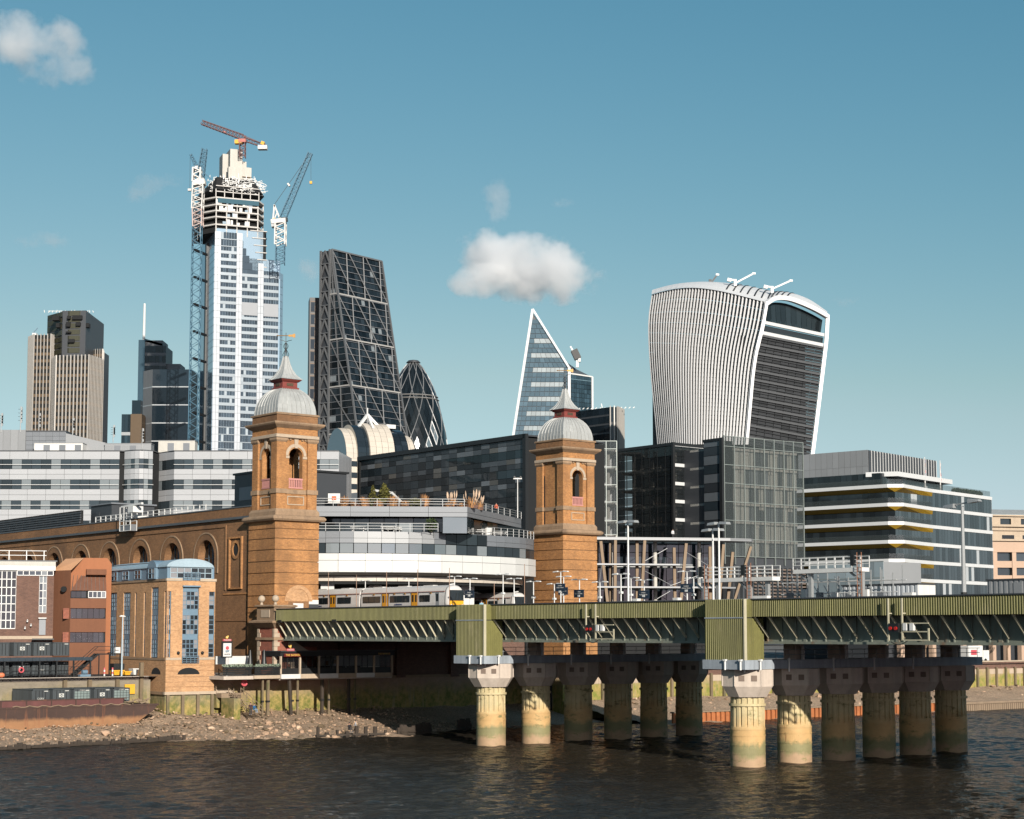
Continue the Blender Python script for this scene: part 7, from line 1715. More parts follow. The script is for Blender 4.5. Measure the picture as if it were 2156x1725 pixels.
strip(rv, 'balustrade_pane', M['clearg'], [(17, -.1), (LS - 1, -.1)], 2.6, 46.25, 47.5, .04, .06)
hedge = MB(); rg = random.Random(2)
for _ in range(500):
    c = Vector((rg.uniform(30, 45), rg.uniform(.4, 1.6), 46.4 + rg.random()*.9)); s = .22; u = Vector((rg.uniform(-1,1), rg.uniform(-1,1), rg.uniform(-1,1))).normalized(); v = u.cross(Vector((.3,1,.2))).normalized()
    hedge.add([c-u*s, c+v*s, c+u*s, c-v*s], [(0,1,2,3)])
hd = T('roof_hedge', 'dark clipped hedge behind glass on the white-banded offices', 'hedge', rv.toW((0, 0, 0)), 49); hedge.build('foliage', M['leaf'], hd)
for k, (x, y, lab, c) in enumerate(((1255, 460, 'left flagpole with a red and blue flag on the riverside offices', ((.05,.06,.16), (.45,.05,.06))), (1395, 485, 'right flagpole with a white and red flag on the riverside offices', ((.6,.5,.48), (.45,.05,.06))))):
    u, z = rv.S(rO(x, y), 1.5); t = T('flagpole', lab, 'flagpole', rv.toW((u, 1.5, 46.2)), 49); h = rv.S(rO(x - 8, 180 + 30*k), 1.5)[1] - 46.2
    MB().tube((0,0,0), (0,0,h), .16, .09, 8).build('pole', M['whitepaint'], t)
    f_ = MB()
    for j in range(6): f_.add([(.1, .0, h - .6 - j*.75), (.1 + .5*(1 - .1*j), .12*math.sin(j), h - .7 - j*.75), (.1 + .45*(1 - .1*j), .12*math.sin(j+1), h - 1.45 - j*.75), (.1, 0, h - 1.35 - j*.75)], [(0,1,2,3)], j % 2)
    f_.build('flag', [mat('flag_a%d' % k, c[0], .8), mat('flag_b%d' % k, c[1], .8)], t)
# ------------------------------------------------------------------ beige stone building at the right edge
sb = T('stone_building', 'beige stone building with small upper windows at the right picture edge', 'building', (at(*rO(1865, 1000), 470).x, 470), 12)
z_ = lambda r: sb.S(rO(1950, r), 0)[1]
wl = MB(); ops = [(2.6 + i*6.1, 2.6 + i*6.1 + 3.2, z_(795), z_(740)) for i in range(6)]; cut_wall(wl, fS, -2, 40, z_(960), z_(705), ops, .8); wl.build('upper_wall', M['stone_pale'], sb)
for a, b, c, d in ops: piece('window_pane', M['win'], sb, a, b, .5, .6, c, d)
MB().box(-2, 40, .7, 20, G0, z_(710)).build('core', M['greydk'], sb)
for r0, r1, o in ((705, 720, .6), (795, 815, .8), (835, 850, .5), (930, 945, .7)): MB().box(-2, 40, -o, .2, z_(r1), z_(r0)).build('cornice', M['stone_pale'], sb)
for i in range(6): piece('window_pane', M['win'], sb, 3 + i*6.1, 6.6 + i*6.1, -.05, .02, z_(925), z_(890))
MB().box(-2, 40, -2.5, .1, z_(1050), z_(960)).build('projecting_storey', mat('pinkish_stone', (.52, .36, .26), .8, ns=((.3,.1),)), sb)
pk_ = bpy.data.materials['pinkish_stone']
for i in range(7): piece('pier', pk_, sb, -1 + i*5.6, .2 + i*5.6, -2.4, 0, 16, z_(1050))
for r0, r1 in ((1050, 1130), (1190, 1260)):
    for i in range(6): piece('window_pane', M['winblind'], sb, .4 + i*5.6, 4.4 + i*5.6, -1.4, -1.3, z_(r1), z_(r0))
for r0, r1 in ((1130, 1190), (1260, 1330)): MB().box(-2, 40, -2.2, 0, z_(r1), z_(r0)).build('spandrel', pk_, sb)
MB().add([(-2, 0, z_(700)), (40, 0, z_(700)), (40, 5, z_(645)), (-2, 5, z_(645))], [(0,1,2,3)]).build('mansard_roof', M['lead'], sb)
MB().box(18, 40, 3, 12, z_(700), z_(630)).build('plant_room', M['grey'], sb)
# ------------------------------------------------------------------ far bank beyond the bridge, right edge
vt = T('box_van', 'white box van parked on the far river walk at the right edge', 'van', bw(153, 44.5, 7.3), TH)
MB().box(0, 4.6, 0, 2.3, .7, 3.4).build('box_body', M['whitepaint'], vt); MB().px([(0, .5), (2.2, .5), (2.2, 2.5), (0, 2.5)], 4.7, 6.6).build('cab', M['whitepaint'], vt); MB().box(6.55, 6.65, .15, 2.05, 1.5, 2.4).build('windscreen', M['win'], vt)
for x in (1.0, 5.4): MB().tube((x, -.05, .45), (x, .25, .45), .45, n=12).build('wheel', M['black'], vt)
MB().box(.8, 2.6, -.03, 0, 1.6, 2.6).build('logo_panel', M['signpink'], vt)
def bare_tree(label, p, h, seed):
    rg = random.Random(seed); t = T('bare_tree', label, 'tree', p, 0, 'bare trees on the far river walk'); tr_ = MB(); cr_ = MB()
    def br_(b, d, l, r, k, mb):
        e = b + d*l; mb.tube(b, e, r, r*.65, 5)
        if k == 0: return
        for _ in range(3 if k > 1 else 4): br_(e, (d + Vector((rg.uniform(-.8,.8), rg.uniform(-.8,.8), rg.uniform(-.2,.6)))).normalized(), l*rg.uniform(.6,.8), r*.6, k-1, cr_)
    br_(Vector((0,0,0)), Vector((0,0,1)), h*.3, h*.022, 4, tr_)
    bk_ = mat('bare_bark', (.20,.13,.08), .9) if 'bare_bark' not in bpy.data.materials else bpy.data.materials['bare_bark']
    tr_.build('trunk', bk_, t); cr_.build('crown', bk_, t)
for k, (x, y) in enumerate(((143, 47), (160, 48), (172, 49))): bare_tree('bare winter tree on the far river walk, %s of three' % ['left', 'middle', 'right'][k], bw(x, y, 7.3), 9, k)
fb_ = T('riverside_arcade', 'low beige arcade behind the bare trees on the far bank', 'building', bw(142, 56, 7.3), TH)
for i in range(16): piece('arcade_pier', pk_, fb_, i*5, i*5 + 1.1, 0, 1, 0, 4.2)
MB().box(0, 80, 0, 10, 4.2, 9).build('upper_storey', pk_, fb_); MB().box(0, 80, 2, 10, 0, 4.2).build('inner_wall', M['greydk'], fb_)
for i in range(16): piece('window_pane', M['win'], fb_, i*5 + 1.6, i*5 + 4.2, -.05, .02, 5.2, 7.6)

sf_ = T('scaffold_frame', 'tangle of thin grey scaffold tubes and conduits behind the right-hand gantry', 'scaffold', bw(21, -43, 15.1), TH)
rg = random.Random(12)
for x in (0, 1.6):
    for i in range(12): MB().tube((x, i*1.5, 0), (x, i*1.5, rg.uniform(3.6, 5.6)), .07, n=5).build('upright', M['steel'], sf_)
    for z in (1.2, 2.5, 3.8): MB().tube((x, -.5, z), (x, rg.uniform(14, 17.5), z), .055, n=5).build('ledger', M['steelw'], sf_)
for i in range(10): MB().tube((0, i*1.6, rg.uniform(.3, 2)), (0, i*1.6 + 1.7, rg.uniform(2.4, 4.8)), .05, n=5).build('diagonal', M['steel'], sf_)
for i in range(7): piece('equipment_box', M['steelw'] if i % 2 else M['grey'], sf_, -.4, .1, 1 + i*2.2, 1.7 + i*2.2, rg.uniform(.4, 1.5), rg.uniform(2.0, 3.2))
# ================================================================== SKYLINE
def px_of(r, x, y, Y): return at(*r(x, y), Y)
def lattice(mb, p, q, w, n, r=.12, taper=1.0):
    """four chords with zigzag bracing"""
    p = Vector(p); q = Vector(q); d = (q - p).normalized(); u = Vector((0, 1, 0)) if abs(d.y) < .8 else Vector((1, 0, 0))
    a = d.cross(u).normalized(); b = a.cross(d).normalized()
    C = lambda s, t, f: p + (q - p)*f + (a*s + b*t)*(w/2)*(1 + (taper - 1)*f)
    for s, t in ((-1,-1), (1,-1), (1,1), (-1,1)): mb.beam(C(s,t,0), C(s,t,1), r*.95)
    for i in range(n):
        f0, f1 = i/n, (i+1)/n; k = 1 if i % 2 else -1
        r_ = r*.65; mb.beam(C(-k,-1,f0), C(k,-1,f1), r_); mb.beam(C(-k,1,f0), C(k,1,f1), r_); mb.beam(C(-1,-k,f0), C(-1,k,f1), r_); mb.beam(C(1,-k,f0), C(1,k,f1), r_)
def facade(t, path, step, z0, z1, nf, gm, sm, ratio=.6, fin=None, fw=.5, fd=.7, gap=.1, th=.3):
    cs = path_cells(path, step); h = (z1 - z0) / nf
    for j in range(nf):
        za = z0 + j*h
        strip(t, 'window_pane', gm, path, step, za + h*(1 - ratio), za + h, th*.6, gap, cells=cs)
        if sm and ratio < .99:
            for a, b in zip(path, path[1:]):
                a3, b3 = Vector((*a, 0)), Vector((*b, 0)); qpiece('spandrel', sm, t, (*a, za), (*b, za), (*b, za + h*(1 - ratio)), (*a, za + h*(1 - ratio)), th)
    if fin:
        for i, c in enumerate(cs):
            a = cs[max(0, i-1)]; b = cs[min(len(cs)-1, i+1)]; d = (b - a).normalized(); n = Vector((d.y, -d.x, 0))
            MB().add([(*(c - d*fw/2).xy, z0), (*(c + d*fw/2).xy, z0), (*(c + d*fw/2 + n*fd).xy, z0), (*(c - d*fw/2 + n*fd).xy, z0), (*(c - d*fw/2).xy, z1 + .6), (*(c + d*fw/2).xy, z1 + .6), (*(c + d*fw/2 + n*fd).xy, z1 + .6), (*(c - d*fw/2 + n*fd).xy, z1 + .6)],
                     [(0,1,2,3), (4,7,6,5), (3,2,6,7), (0,3,7,4), (1,5,6,2)]).build('fin', fin, t)
# ------------------------------------------------------------------ ribbed bronze tower
rt = T('ribbed_tower', 'old ribbed bronze-glass tower of staggered lobes at the left of the skyline', 'tower', (px_of(rA, 640, 1400, 1000).x, 1000), 0)
M['steelfin'] = mat('stainless_fin', (.48, .45, .41), .45, .2, ns=((.02, .1),), streak=.1)
M['bronzeg'] = glass('bronze_glass', (.02, .018, .016), .2, .1, .5); M['bronzes'] = mat('bronze_spandrel', (.10, .066, .036), .5, .2, ov=.4)
def lp(x, Y): p = px_of(rA, x, 1100, Y); return (p.x - rt.loc.x, Y - 1000)
zt = lambda r, Y: px_of(rA, 640, r, Y).z
def lobe(pts, top, mats, steps, fws, nfl):
    Y = pts[1][1]
    P = [lp(*p) for p in pts]; z1 = zt(top, Y)
    MB().prism([(x, y + .4) for x, y in P] + [(P[-1][0], P[-1][1] + 14), (P[0][0], P[0][1] + 14)], G0, z1).build('lobe_core', M['greydk'], rt)
    for (a, b), st, fw in zip(zip(P, P[1:]), steps, fws): facade(rt, [a, b], st, z1 - nfl*4.05, z1, nfl, M['bronzeg'], M['bronzes'], .58, M['steelfin'], fw, .45, .12)
lobe([(865, 1016), (1000, 1014), (1012, 1022)], 615, None, (1.5, 1.5), (.3, .5), 12)
lobe([(270, 1010), (325, 1001), (490, 1000), (575, 1012)], 470, None, (1.6, 2.0, 1.7), (.7, .5, .3), 34)
lobe([(510, 999), (548, 988), (870, 985), (1010, 1001)], 680, None, (1.6, 2.1, 1.7), (1.1, .75, .3), 29)
M['crownd'] = mat('dark_olive_crown', (.055, .055, .032), .5, .2, ov=.08, ns=())
cw = [lp(450, 1012), lp(585, 1000), lp(600, 996), lp(830, 995), lp(890, 1010)]
MB().prism(cw + [(cw[-1][0], 40), (cw[0][0], 40)], zt(760, 1000), zt(243, 1000)).build('crown_core', M['greydk'], rt)
for k in range(7):
    za, zb_ = zt(665 - 60.5*k, 1000), zt(665 - 60.5*(k+1), 1000)
    strip(rt, 'crown_panel', M['crownd'], [(x, y - .3) for x, y in cw], 6.3, za + .25, zb_ - .25, .3, .3)
for x, r, w, h in ((660, 300, 30, 30), (745, 300, 95, 40), (755, 365, 45, 35), (660, 445, 50, 14), (690, 530, 60, 34), (520, 300, 70, 45), (545, 372, 35, 40), (655, 368, 40, 46), (840, 370, 25, 40)):
    (x0, y0), (x1, y1) = lp(x - w/2, 994), lp(x + w/2, 994); piece('crown_window', M['dark'], rt, x0, x1, y0 - .6 + (2 if x > 820 or x < 590 else 0), y0 + 6, zt(r + h/2, 995), zt(r - h/2, 995))
rf = MB(); rg = random.Random(1)
for k in range(14): a = cw[0][0] + 1 + k*2.2; rf.beam((a, 2, zt(243, 1000)), (a + rg.uniform(-.6, 1.5), 2, zt(225 - rg.random()*8, 1000)), .35)
rf.beam((cw[0][0] + 3, 2, zt(228, 1000)), (cw[-1][0] - 2, 2, zt(226, 1000)), .3); rf.build('roof_gear', M['steelw'], rt)
bm = T('building_maintenance_crane', 'little maintenance crane on the left lobe of the ribbed tower', 'crane', (px_of(rA, 335, 460, 1003).x, 1004, zt(468, 1003)), 0)
MB().box(-1.2, 1.2, -.6, .6, 0, 1.2).build('carriage', M['steelw'], bm); MB().beam((-1, 0, 1.0), (1.8, 0, 4.4), .4).build('jib', M['blue'], bm)
# ------------------------------------------------------------------ masted tower and dark blocks
M['blueg'] = glass('blue_glass', (.05, .085, .11), .5, .07, .4); M['darkblue'] = glass('dark_blue_glass', (.012, .02, .028), .3, .08, .4)
M['bandlt'] = mat('pale_floor_line', (.42, .45, .47), .4, .3); M['greystone'] = mat('grey_stone_side', (.16, .17, .18), .6)
def simple(name, label, r, x0, x1, top, Y, nf, st, gm, sm, ratio, side=None, d=25, rz=0, bot=None):
    a, b = px_of(r, x0, 1200, Y), px_of(r, x1, 1200, Y); z1 = px_of(r, x0, top, Y).z; z0 = 30
    t = T(name, label, 'tower', (a.x, Y), rz); w = (b.x - a.x)
    MB().box(.3, w - .3, .4, d, G0, z1 - .1).build('core', M['greydk'], t)
    facade(t, [(0, 0), (w, 0)], st, z0, z1, nf, gm, sm, ratio)
    if side: facade(t, [(side, -side*1.2*-1), (0, 0)], 2.5, z0, z1, nf, gm, sm, ratio)
    return t, w, z1
t, w, z1 = simple('masted_tower', 'slim glass tower with a tall white mast left of the construction tower', rA, 1388, 1628, 575, 1215, 26, 2.6, M['darkblue'], M['greystone'], .7)
zq = lambda r, Y=1215: px_of(rA, 1400, r, Y).z
def bx(t, name, mt, x0, x1, y0, y1, r0, r1, Y, r=rA):
    a, b = px_of(r, x0, r0, Y), px_of(r, x1, r1, Y); return piece(name, mt, t, a.x - t.loc.x, b.x - t.loc.x, y0, y1, px_of(r, x0, r1, Y).z, px_of(r, x0, r0, Y).z)
bx(t, 'upper_block', M['greystone'], 1415, 1600, 1, 20, 520, 575, 1215); bx(t, 'side_wing', M['greystone'], 1626, 1762, 2, 20, 750, 1400, 1215); bx(t, 'blue_edge', M['blueg'], 1370, 1415, -1.2, 12, 520, 1500, 1215)
MB().tube((zq(0)*0 + px_of(rA, 1412, 500, 1215).x - t.loc.x, 2, zq(520)), (px_of(rA, 1420, 155, 1215).x - t.loc.x, 2, zq(155)), 1.0, .8, 8).build('mast', M['steelw'], t)
MB().add([(px_of(rA, x, r, 1215).x - t.loc.x, y, zq(r)) for x, r, y in ((1420, 500, 1), (1600, 555, 1), (1600, 575, 1), (1420, 530, 1))], [(0,1,2,3)]).build('sloped_crown', M['blueg'], t)
t, w, z1 = simple('dark_block', 'dark blue glass block crossed by thin white floor lines', rA, 1497, 1888, 808, 1100, 13, 30, M['darkblue'], M['bandlt'], .94)
facade(t, [(-7.5, 8), (0, 0)], 4, 30, z1, 13, M['greystone'], M['bandlt'], .94)
t, w, z1 = simple('blue_glass_block', 'low blue glass block left of the dark floor-lined block', rA, 1200, 1395, 1250, 1090, 9, 2.2, M['blueg'], M['bandlt'], .85)
bx(t, 'brown_wing', M['bronzes'], 1292, 1395, -1, 10, 1250, 1600, 1090); bx(t, 'rear_step', M['blueg'], 1288, 1372, 4, 10, 1105, 1260, 1090)
# ------------------------------------------------------------------ tower under construction
D2 = 1022
ct = T('construction_tower', 'tall pale glass skyscraper under construction with bare steel upper floors', 'tower', px_of(rC, 292, 1000, D2).xy[:], 21)
M['cts'] = mat('pale_blue_spandrel', (.27, .315, .35), .25, .2, ov=.06, ns=((.03, .12),)); M['ctw'] = mat('pale_reflective_panel', (.52, .55, .58), .2, .2, ov=.05, ns=((.03, .12), (.1, .06)))
M['ctg'] = glass('sky_blue_glazing', (.05, .07, .09), .35, .06, .35, (.05, (.3, .34, .37)), wob=.3, wsc=.05)
M['ctside'] = glass('side_sky_glazing', (.32, .42, .50), .5, .12, .08, wob=.2, wsc=.05)
cs = lambda x, y: ct.S(rC(x, y), 0); csb = lambda x, y: ct.S(rB(x, y), 0)
X = [cs(x, 900)[0] for x in (292, 340, 462, 506, 628, 672, 788)]; FH = 4.37; zA = cs(400, 235)[1]; zTop = csb(430, 1125)[1]; zB = csb(900, 1450)[1]
nlow = 43; z0 = zA - nlow*FH
def zone(xa, xb, za, n, glassy):
    for j in range(n):
        zz_ = za + j*FH; big = glassy(j)
        for i, (u0, u1) in enumerate(zip(lin(xa, xb, 6), lin(xa, xb, 6)[1:])): piece('window_pane', M['ctg'], ct, u0 + .12, u1 - .12, -.15, 0, zz_ + (.35 if big else 1.75), zz_ + FH - .1)
        piece('white_spandrel', M['cts'], ct, xa, xb, -.3, 0, zz_ - .1, zz_ + (.35 if big else 1.7))
plant = lambda j: 8 <= nlow - j <= 8
for k, (xa, xb) in enumerate(((X[1], X[2]), (X[3], X[4]), (X[5], X[6]))):
    zone(xa, xb, z0, nlow, lambda j: (17 <= j <= 21) or j in (30, 31) and False)
    if k: piece('louvre_field', M['grey'], ct, xa + .1, xb - .1, -.42, -.3, cs(560, 598)[1], cs(560, 500)[1])
nup = int((zTop - zA) / FH)
zone(X[1], X[2], zA, nup, lambda j: j > 2); zone(X[3], X[4], zA, nup - 6, lambda j: j > 2)
for k in range(5):
    piece('window_pane', M['ctg'], ct, X[3] + .2, X[4] - 1.6 - k*1.9, -.12, 0, zA + (nup - 6 + k)*FH, zA + (nup - 5 + k)*FH - .3)
for xa, xb, zt_2 in ((X[0], X[1], zTop), (X[2], X[3], zTop), (X[4], X[5], zB)):
    for j in range(int((zt_2 - z0) / FH)):
        for u0, u1 in zip(lin(xa, xb, 2), lin(xa, xb, 2)[1:]): piece('white_panel', M['ctw'], ct, u0 + .06, u1 - .06, -.35, 0, z0 + j*FH + .06, z0 + (j+1)*FH - .06)
xr = X[6] + 1.0
for xa, xb, za, zb2 in ((X[0], X[5] - .5, 20, zTop - 1), (X[0] + .5, xr, 20, zB)): MB().box(xa + .4, xb, .3, 42, za, zb2).build('core_volume', M['ctside'], ct)
for j in range(nlow): qpiece('side_panel', M['ctside'], ct, (X[6] + .1, 0, z0 + j*FH + .1), (X[6] + 4.2, 6, z0 + j*FH + .1), (X[6] + 4.2, 6, z0 + (j+1)*FH - .1), (X[6] + .1, 0, z0 + (j+1)*FH - .1), .4)
for j in range(nlow + nup - 2):
    for ya, yb in ((.4, 10), (10, 19)): piece('side_panel', M['ctside'], ct, X[0] - .2, X[0] + .1, ya + .1, yb - .1, z0 + j*FH + .1, z0 + (j+1)*FH - .1)
    if j < nlow + nup - 8: piece('side_panel', M['ctside'], ct, X[0] - .2 + 2, X[0] + 2, 24, 34, z0 + j*FH + .1, z0 + (j+1)*FH - .1)
MB().box(X[0] - 1.2, X[0] + 2.5, 19.3, 23.5, 20, zTop - 6).build('service_slot', M['black'], ct)
# bare floors above the glazing
M['slabw'] = mat('bare_slab_edge', (.58, .56, .53), .8, ns=((.1, .2), (.6, .2))); M['beamgr'] = mat('grey_steelwork', (.30, .28, .25), .6, ns=((.2, .3),))
xl, xrr = csb(280, 900)[0], csb(910, 1000)[0]; zs_ = [csb(600, r)[1] for r in (1115, 1040, 980, 920, 850)]; x0, x1 = X[0] + .3, X[4]
plan = [(x0, 0), (x1, 0), (xrr, 9), (xrr, 36), (xl, 36), (xl, 10)]
for k, z in enumerate(zs_):
    MB().prism(plan, z - .6, z + .25).build('floor_slab', M['slabw'], ct)
    for x in lin(x0 + .4, x1 - .4, 4): piece('bare_column', M['slabw'], ct, x - .35, x + .35, .3, 1.0, z - 6.5, z)
    for y in (9.5, 18, 27, 35): piece('bare_column', M['slabw'], ct, xrr - .8, xrr - .1, y, y + .7, z - 6.5, z); piece('bare_column', M['slabw'], ct, xl + .1, xl + .8, y + 1, y + 1.7, z - 6.5, z)
    MB().prism([(x*.92 + 1, y + 3) for x, y in plan], z - 6.4, z - .7).build('dark_inside', M['dark'], ct) if k else None
MB().prism([(x*.94 + .6, y + 2) for x, y in plan], zTop - 3, zs_[0] - .7).build('dark_inside', M['dark'], ct)
rg = random.Random(6)
for k in range(26):
    u = rg.uniform(x0, x1 - 4); z = rg.choice(zs_[:4]) + .3; piece('hanging_sheet', M['whitepaint'] if k % 3 else M['blue'], ct, u, u + rg.uniform(1, 3), -.1, .1, z, z + rg.uniform(1, 3.4))
for k in range(7): z = zs_[0] - 2 - k*FH; piece('floor_slab', M['slabw'], ct, X[4] - 5 + k*1.1, xrr, -.2 if k < 5 else 0, 20, z - .5, z); piece('dark_inside', M['dark'], ct, X[4] - 4 + k*1.1, xrr - .4, .4, 18, z - FH + .1, z - .5)
piece('net_wrap', mat('blue_netting', (.03, .10, .14), .8), ct, x0 + 1, x1, -.5, -.3, csb(600, 905)[1], csb(600, 860)[1])
zc1, zc2 = csb(600, 770)[1], csb(600, 640)[1]
MB().loft([[(x0, .5, zc1), (x1 + 2, .5, zc1), (xrr, 9, zc1), (xrr, 34, zc1), (xl, 34, zc1), (xl + 3, 10, zc1)], [(x0 + 1, 3, zc2), (x1 - 3, 3, zc2), (xrr - 6, 10, zc2), (xrr - 6, 30, zc2), (xl + 8, 30, zc2), (xl + 8, 10, zc2)]]).build('crown_deck', M['dark'], ct)
cf = MB()
for k in range(340):
    u = rg.uniform(xl + 4, xrr - 1); f = rg.random(); z = zc1 + (zc2 - zc1)*f + rg.uniform(-1, 1.5); y = .2 + 3*f + (abs(u - (x0 + x1)/2) - 8)*.6*(abs(u - (x0+x1)/2) > 8)
    dx, dz = rg.choice(((3.5, 0), (3, 1.2), (3, -1.2), (.1, 2.6), (2, 0))); cf.beam((u, y, z), (u + dx*rg.uniform(.5, 1), y + .2, z + dz*rg.uniform(.5, 1)), rg.uniform(.15, .42))
cf.build('crown_steelwork', M['steelw'], ct, kind='stuff')
bcol = MB(); [bcol.beam((u, .2, zs_[-1]), (u, .2, zc1), .5) for u in lin(x0, x1, 5)]; [bcol.beam((x0, .2, zs_[-1] + q), (x1, .2, zs_[-1] + q), .5) for q in (3.5, 7)]; bcol.build('top_frame', M['slabw'], ct)
def core(xa, xb, r0, r1, y0, y1, nm='concrete_core'): MB().box(csb(xa, 600)[0], csb(xb, 600)[0], y0, y1, csb(600, r1)[1], csb(600, r0)[1] + (7.0 if r0 < 470 else 3.5)).build(nm, M['conc_pale'], ct)
core(575, 698, 430, 700, 10, 24); core(520, 575, 460, 700, 16, 26); core(555, 690, 560, 700, 8.5, 12); core(698, 745, 480, 600, 12, 24); core(690, 792, 540, 680, 11, 22)
for k in range(4): piece('formwork_shelf', M['timber'], ct, csb(690, 600)[0], csb(792, 600)[0], 10, 11, csb(600, 585 + k*26)[1], csb(600, 580 + k*26)[1])
# cranes
M['crblue'] = mat('crane_blue', (.04, .13, .20), .5); M['crred'] = mat('crane_dark_red', (.13, .055, .05), .6); M['crw'] = mat('crane_white', (.70, .68, .64), .5, ns=((.2, .15),))
def P3(x, y, Y): p = px_of(rB, x, y, Y); return Vector((p.x, p.y, p.z))
def crane(label, base, Y): b = P3(*base, Y); t = T('tower_crane', label, 'crane', b, 0); return t, (lambda x, y, dy=0: P3(x, y, Y) - b + Vector((0, dy, 0)))
t, q = crane('dark red tower crane with a long level jib on top of the concrete core', (665, 430), 1035)
m = MB(); lattice(m, q(665, 450), q(665, 270), 3.4, 8, .45); m.build('mast', M['crred'], t)
m = MB(); lattice(m, q(672, 248), q(262, 98), 3.0, 26, .38, .8); m.build('jib', M['crred'], t); m = MB(); lattice(m, q(672, 262), q(895, 335), 2.0, 9, .35); m.build('counter_jib', M['crred'], t)
m = MB(); m.beam(q(690, 235), q(860, 305), .35); m.beam(q(688, 230), q(688, 265), 1.4); m.build('tie_bar', M['crred'], t)
MB().beam(q(865, 330), q(865, 368), 5.5, 4).build('counterweight', M['crw'], t); MB().beam(q(628, 275), q(628, 312), 4.5, 3.5).build('cab', M['yel'], t); MB().beam(q(665, 268), q(665, 300), 4.4, 4).build('slew_ring', mat('crane_pink', (.5, .16, .13), .6), t); MB().beam(q(475, 192), q(500, 205), 2, 1.2).build('trolley', bpy.data.materials['crane_pink'], t); MB().beam(q(850, 300), q(880, 312), 2.5, 2).build('winch', M['yel'], t)
t, q = crane('blue luffing crane with raised jib right of the construction tower', (1038, 1490), 1020)
m = MB(); lattice(m, q(1035, 1500), q(1038, 1310), 5.0, 7, .5); m.build('lower_mast', M['crblue'], t); m = MB(); lattice(m, q(1038, 1310), q(1042, 1095), 6.0, 5, .75); m.build('climbing_frame', M['crw'], t)
MB().beam(q(955, 1085), q(1095, 1070), 6, 2.5).build('machine_deck', M['crw'], t); MB().beam(q(950, 1100), q(1000, 1092), 5, 4.5).build('counterweight', M['steel'], t); MB().beam(q(1080, 1040), q(1082, 1075), 3.5, 3).build('cab', M['black'], t)
m = MB(); lattice(m, q(1060, 1050), q(1335, 400), 3.6, 26, .4, .7); m.build('jib', M['crblue'], t)
m = MB(); m.beam(q(965, 1080), q(980, 910), .9); m.beam(q(1035, 1050), q(980, 915), .9); m.beam(q(985, 1040), q(1010, 980), .6); m.build('a_frame', M['crw'], t)
m = MB(); m.beam(q(982, 905), q(1335, 400), .22); m.beam(q(1340, 400), q(1340, 690), .15); m.build('rope', M['black'], t); MB().beam(q(1340, 680), q(1340, 705), 1.4).build('hook', M['yel'], t); MB().beam(q(1115, 720), q(1128, 710), 2).build('pulley', M['crw'], t); MB().beam(q(975, 1075), q(995, 1068), 3).build('engine', M['yel'], t)
t, q = crane('blue luffing crane on a full-height mast left of the construction tower', (215, 1700), 1012)
bz = px_of(rC, 120, 1590, 1012) - t.loc
m = MB(); lattice(m, Vector((px_of(rC, 140, 1590, 1012).x - t.loc.x, 0, bz.z)), q(222, 940), 5.2, 44, .45); m.build('mast', M['crblue'], t); m = MB(); lattice(m, q(222, 960), q(232, 700), 6.0, 8, .6); m.build('climbing_frame', M['crw'], t)
m = MB(); lattice(m, q(228, 1130), q(222, 940), 5.4, 6, .6); m.build('painted_mast', mat('mast_pink_white', (.55, .42, .38), .6), t)
MB().beam(q(185, 705), q(300, 690), 6, 3).build('machine_deck', M['crw'], t); MB().beam(q(262, 800), q(262, 650), 3, 3).build('counterweight', M['steel'], t)
m = MB(); lattice(m, q(250, 640), q(292, 360), 4.0, 14, .5, .7); m.build('jib', M['crblue'], t); m = MB(); lattice(m, q(218, 545), q(155, 415), 2.2, 7, .4, .6); m.build('rear_jib', M['crblue'], t); m = MB(); lattice(m, q(215, 690), q(220, 550), 4.5, 4, .9); m.build('a_frame', M['crw'], t)
MB().beam(q(200, 560), q(240, 555), 3).build('head_block', M['crw'], t); m = MB(); m.beam(q(150, 415), q(146, 760), .15); m.build('rope', M['black'], t); MB().beam(q(146, 755), q(146, 775), 2).build('hook', M['crw'], t); m = MB(); m.beam(q(280, 590), q(360, 660), .5); m.build('tie_bar', M['crblue'], t)
for k in range(8):
    r = 95 + 208*k; MB().beam(Vector((px_of(rC, 150 - k*2.5, r, 1012).x - t.loc.x, 0, px_of(rC, 150, r, 1012).z - t.loc.z)), Vector((px_of(rC, 232 - k*2.5, r + 4, 1018).x - t.loc.x, 12, px_of(rC, 150, r + 6, 1012).z - t.loc.z)), 1.3).build('wall_tie', M['black'], t)
# ------------------------------------------------------------------ wedge tower
wt = T('wedge_tower', 'dark wedge-shaped glass tower with diagonal steel megaframe', 'tower', px_of(rD, 231, 800, 1026).xy[:], 51)
zT = wt.S(rD(232, 92), 0)[1]; WD = wt.S(rD(620, 185), 0)[0]
pts = [(-y, z) for y, z in (wt.W(rD(x, r), 0) for x, r in ((285, 433), (330, 785), (385, 1140), (432, 1480)))]
sl = (pts[-1][0] - pts[0][0]) / (pts[0][1] - pts[-1][1]); dz = lambda z: max(.3, sl*(zT - z) * 1.0)
M['wg'] = glass('wedge_glass', (.016, .022, .027), .25, .07, .7, (.02, (.16, .18, .19))); M['wsteel'] = mat('wedge_steel', (.15, .155, .16), .45, .2, ns=((.05, .15),)); M['wband'] = mat('pale_node_band', (.40, .39, .37), .5)
nf = 54; zb0 = 25; hf = (zT - zb0) / nf
core_ = MB().add([(.3, 0, zb0), (WD - .3, 0, zb0), (WD - .3, 0, zT - .5), (.3, 0, zT - .5), (.3, -dz(zb0) + 1.2, zb0), (WD - .3, -dz(zb0) + 1.2, zb0)], [(0,1,2,3), (0,3,4), (1,5,2), (4,3,2,5)]); core_.build('core', M['dark'], wt)
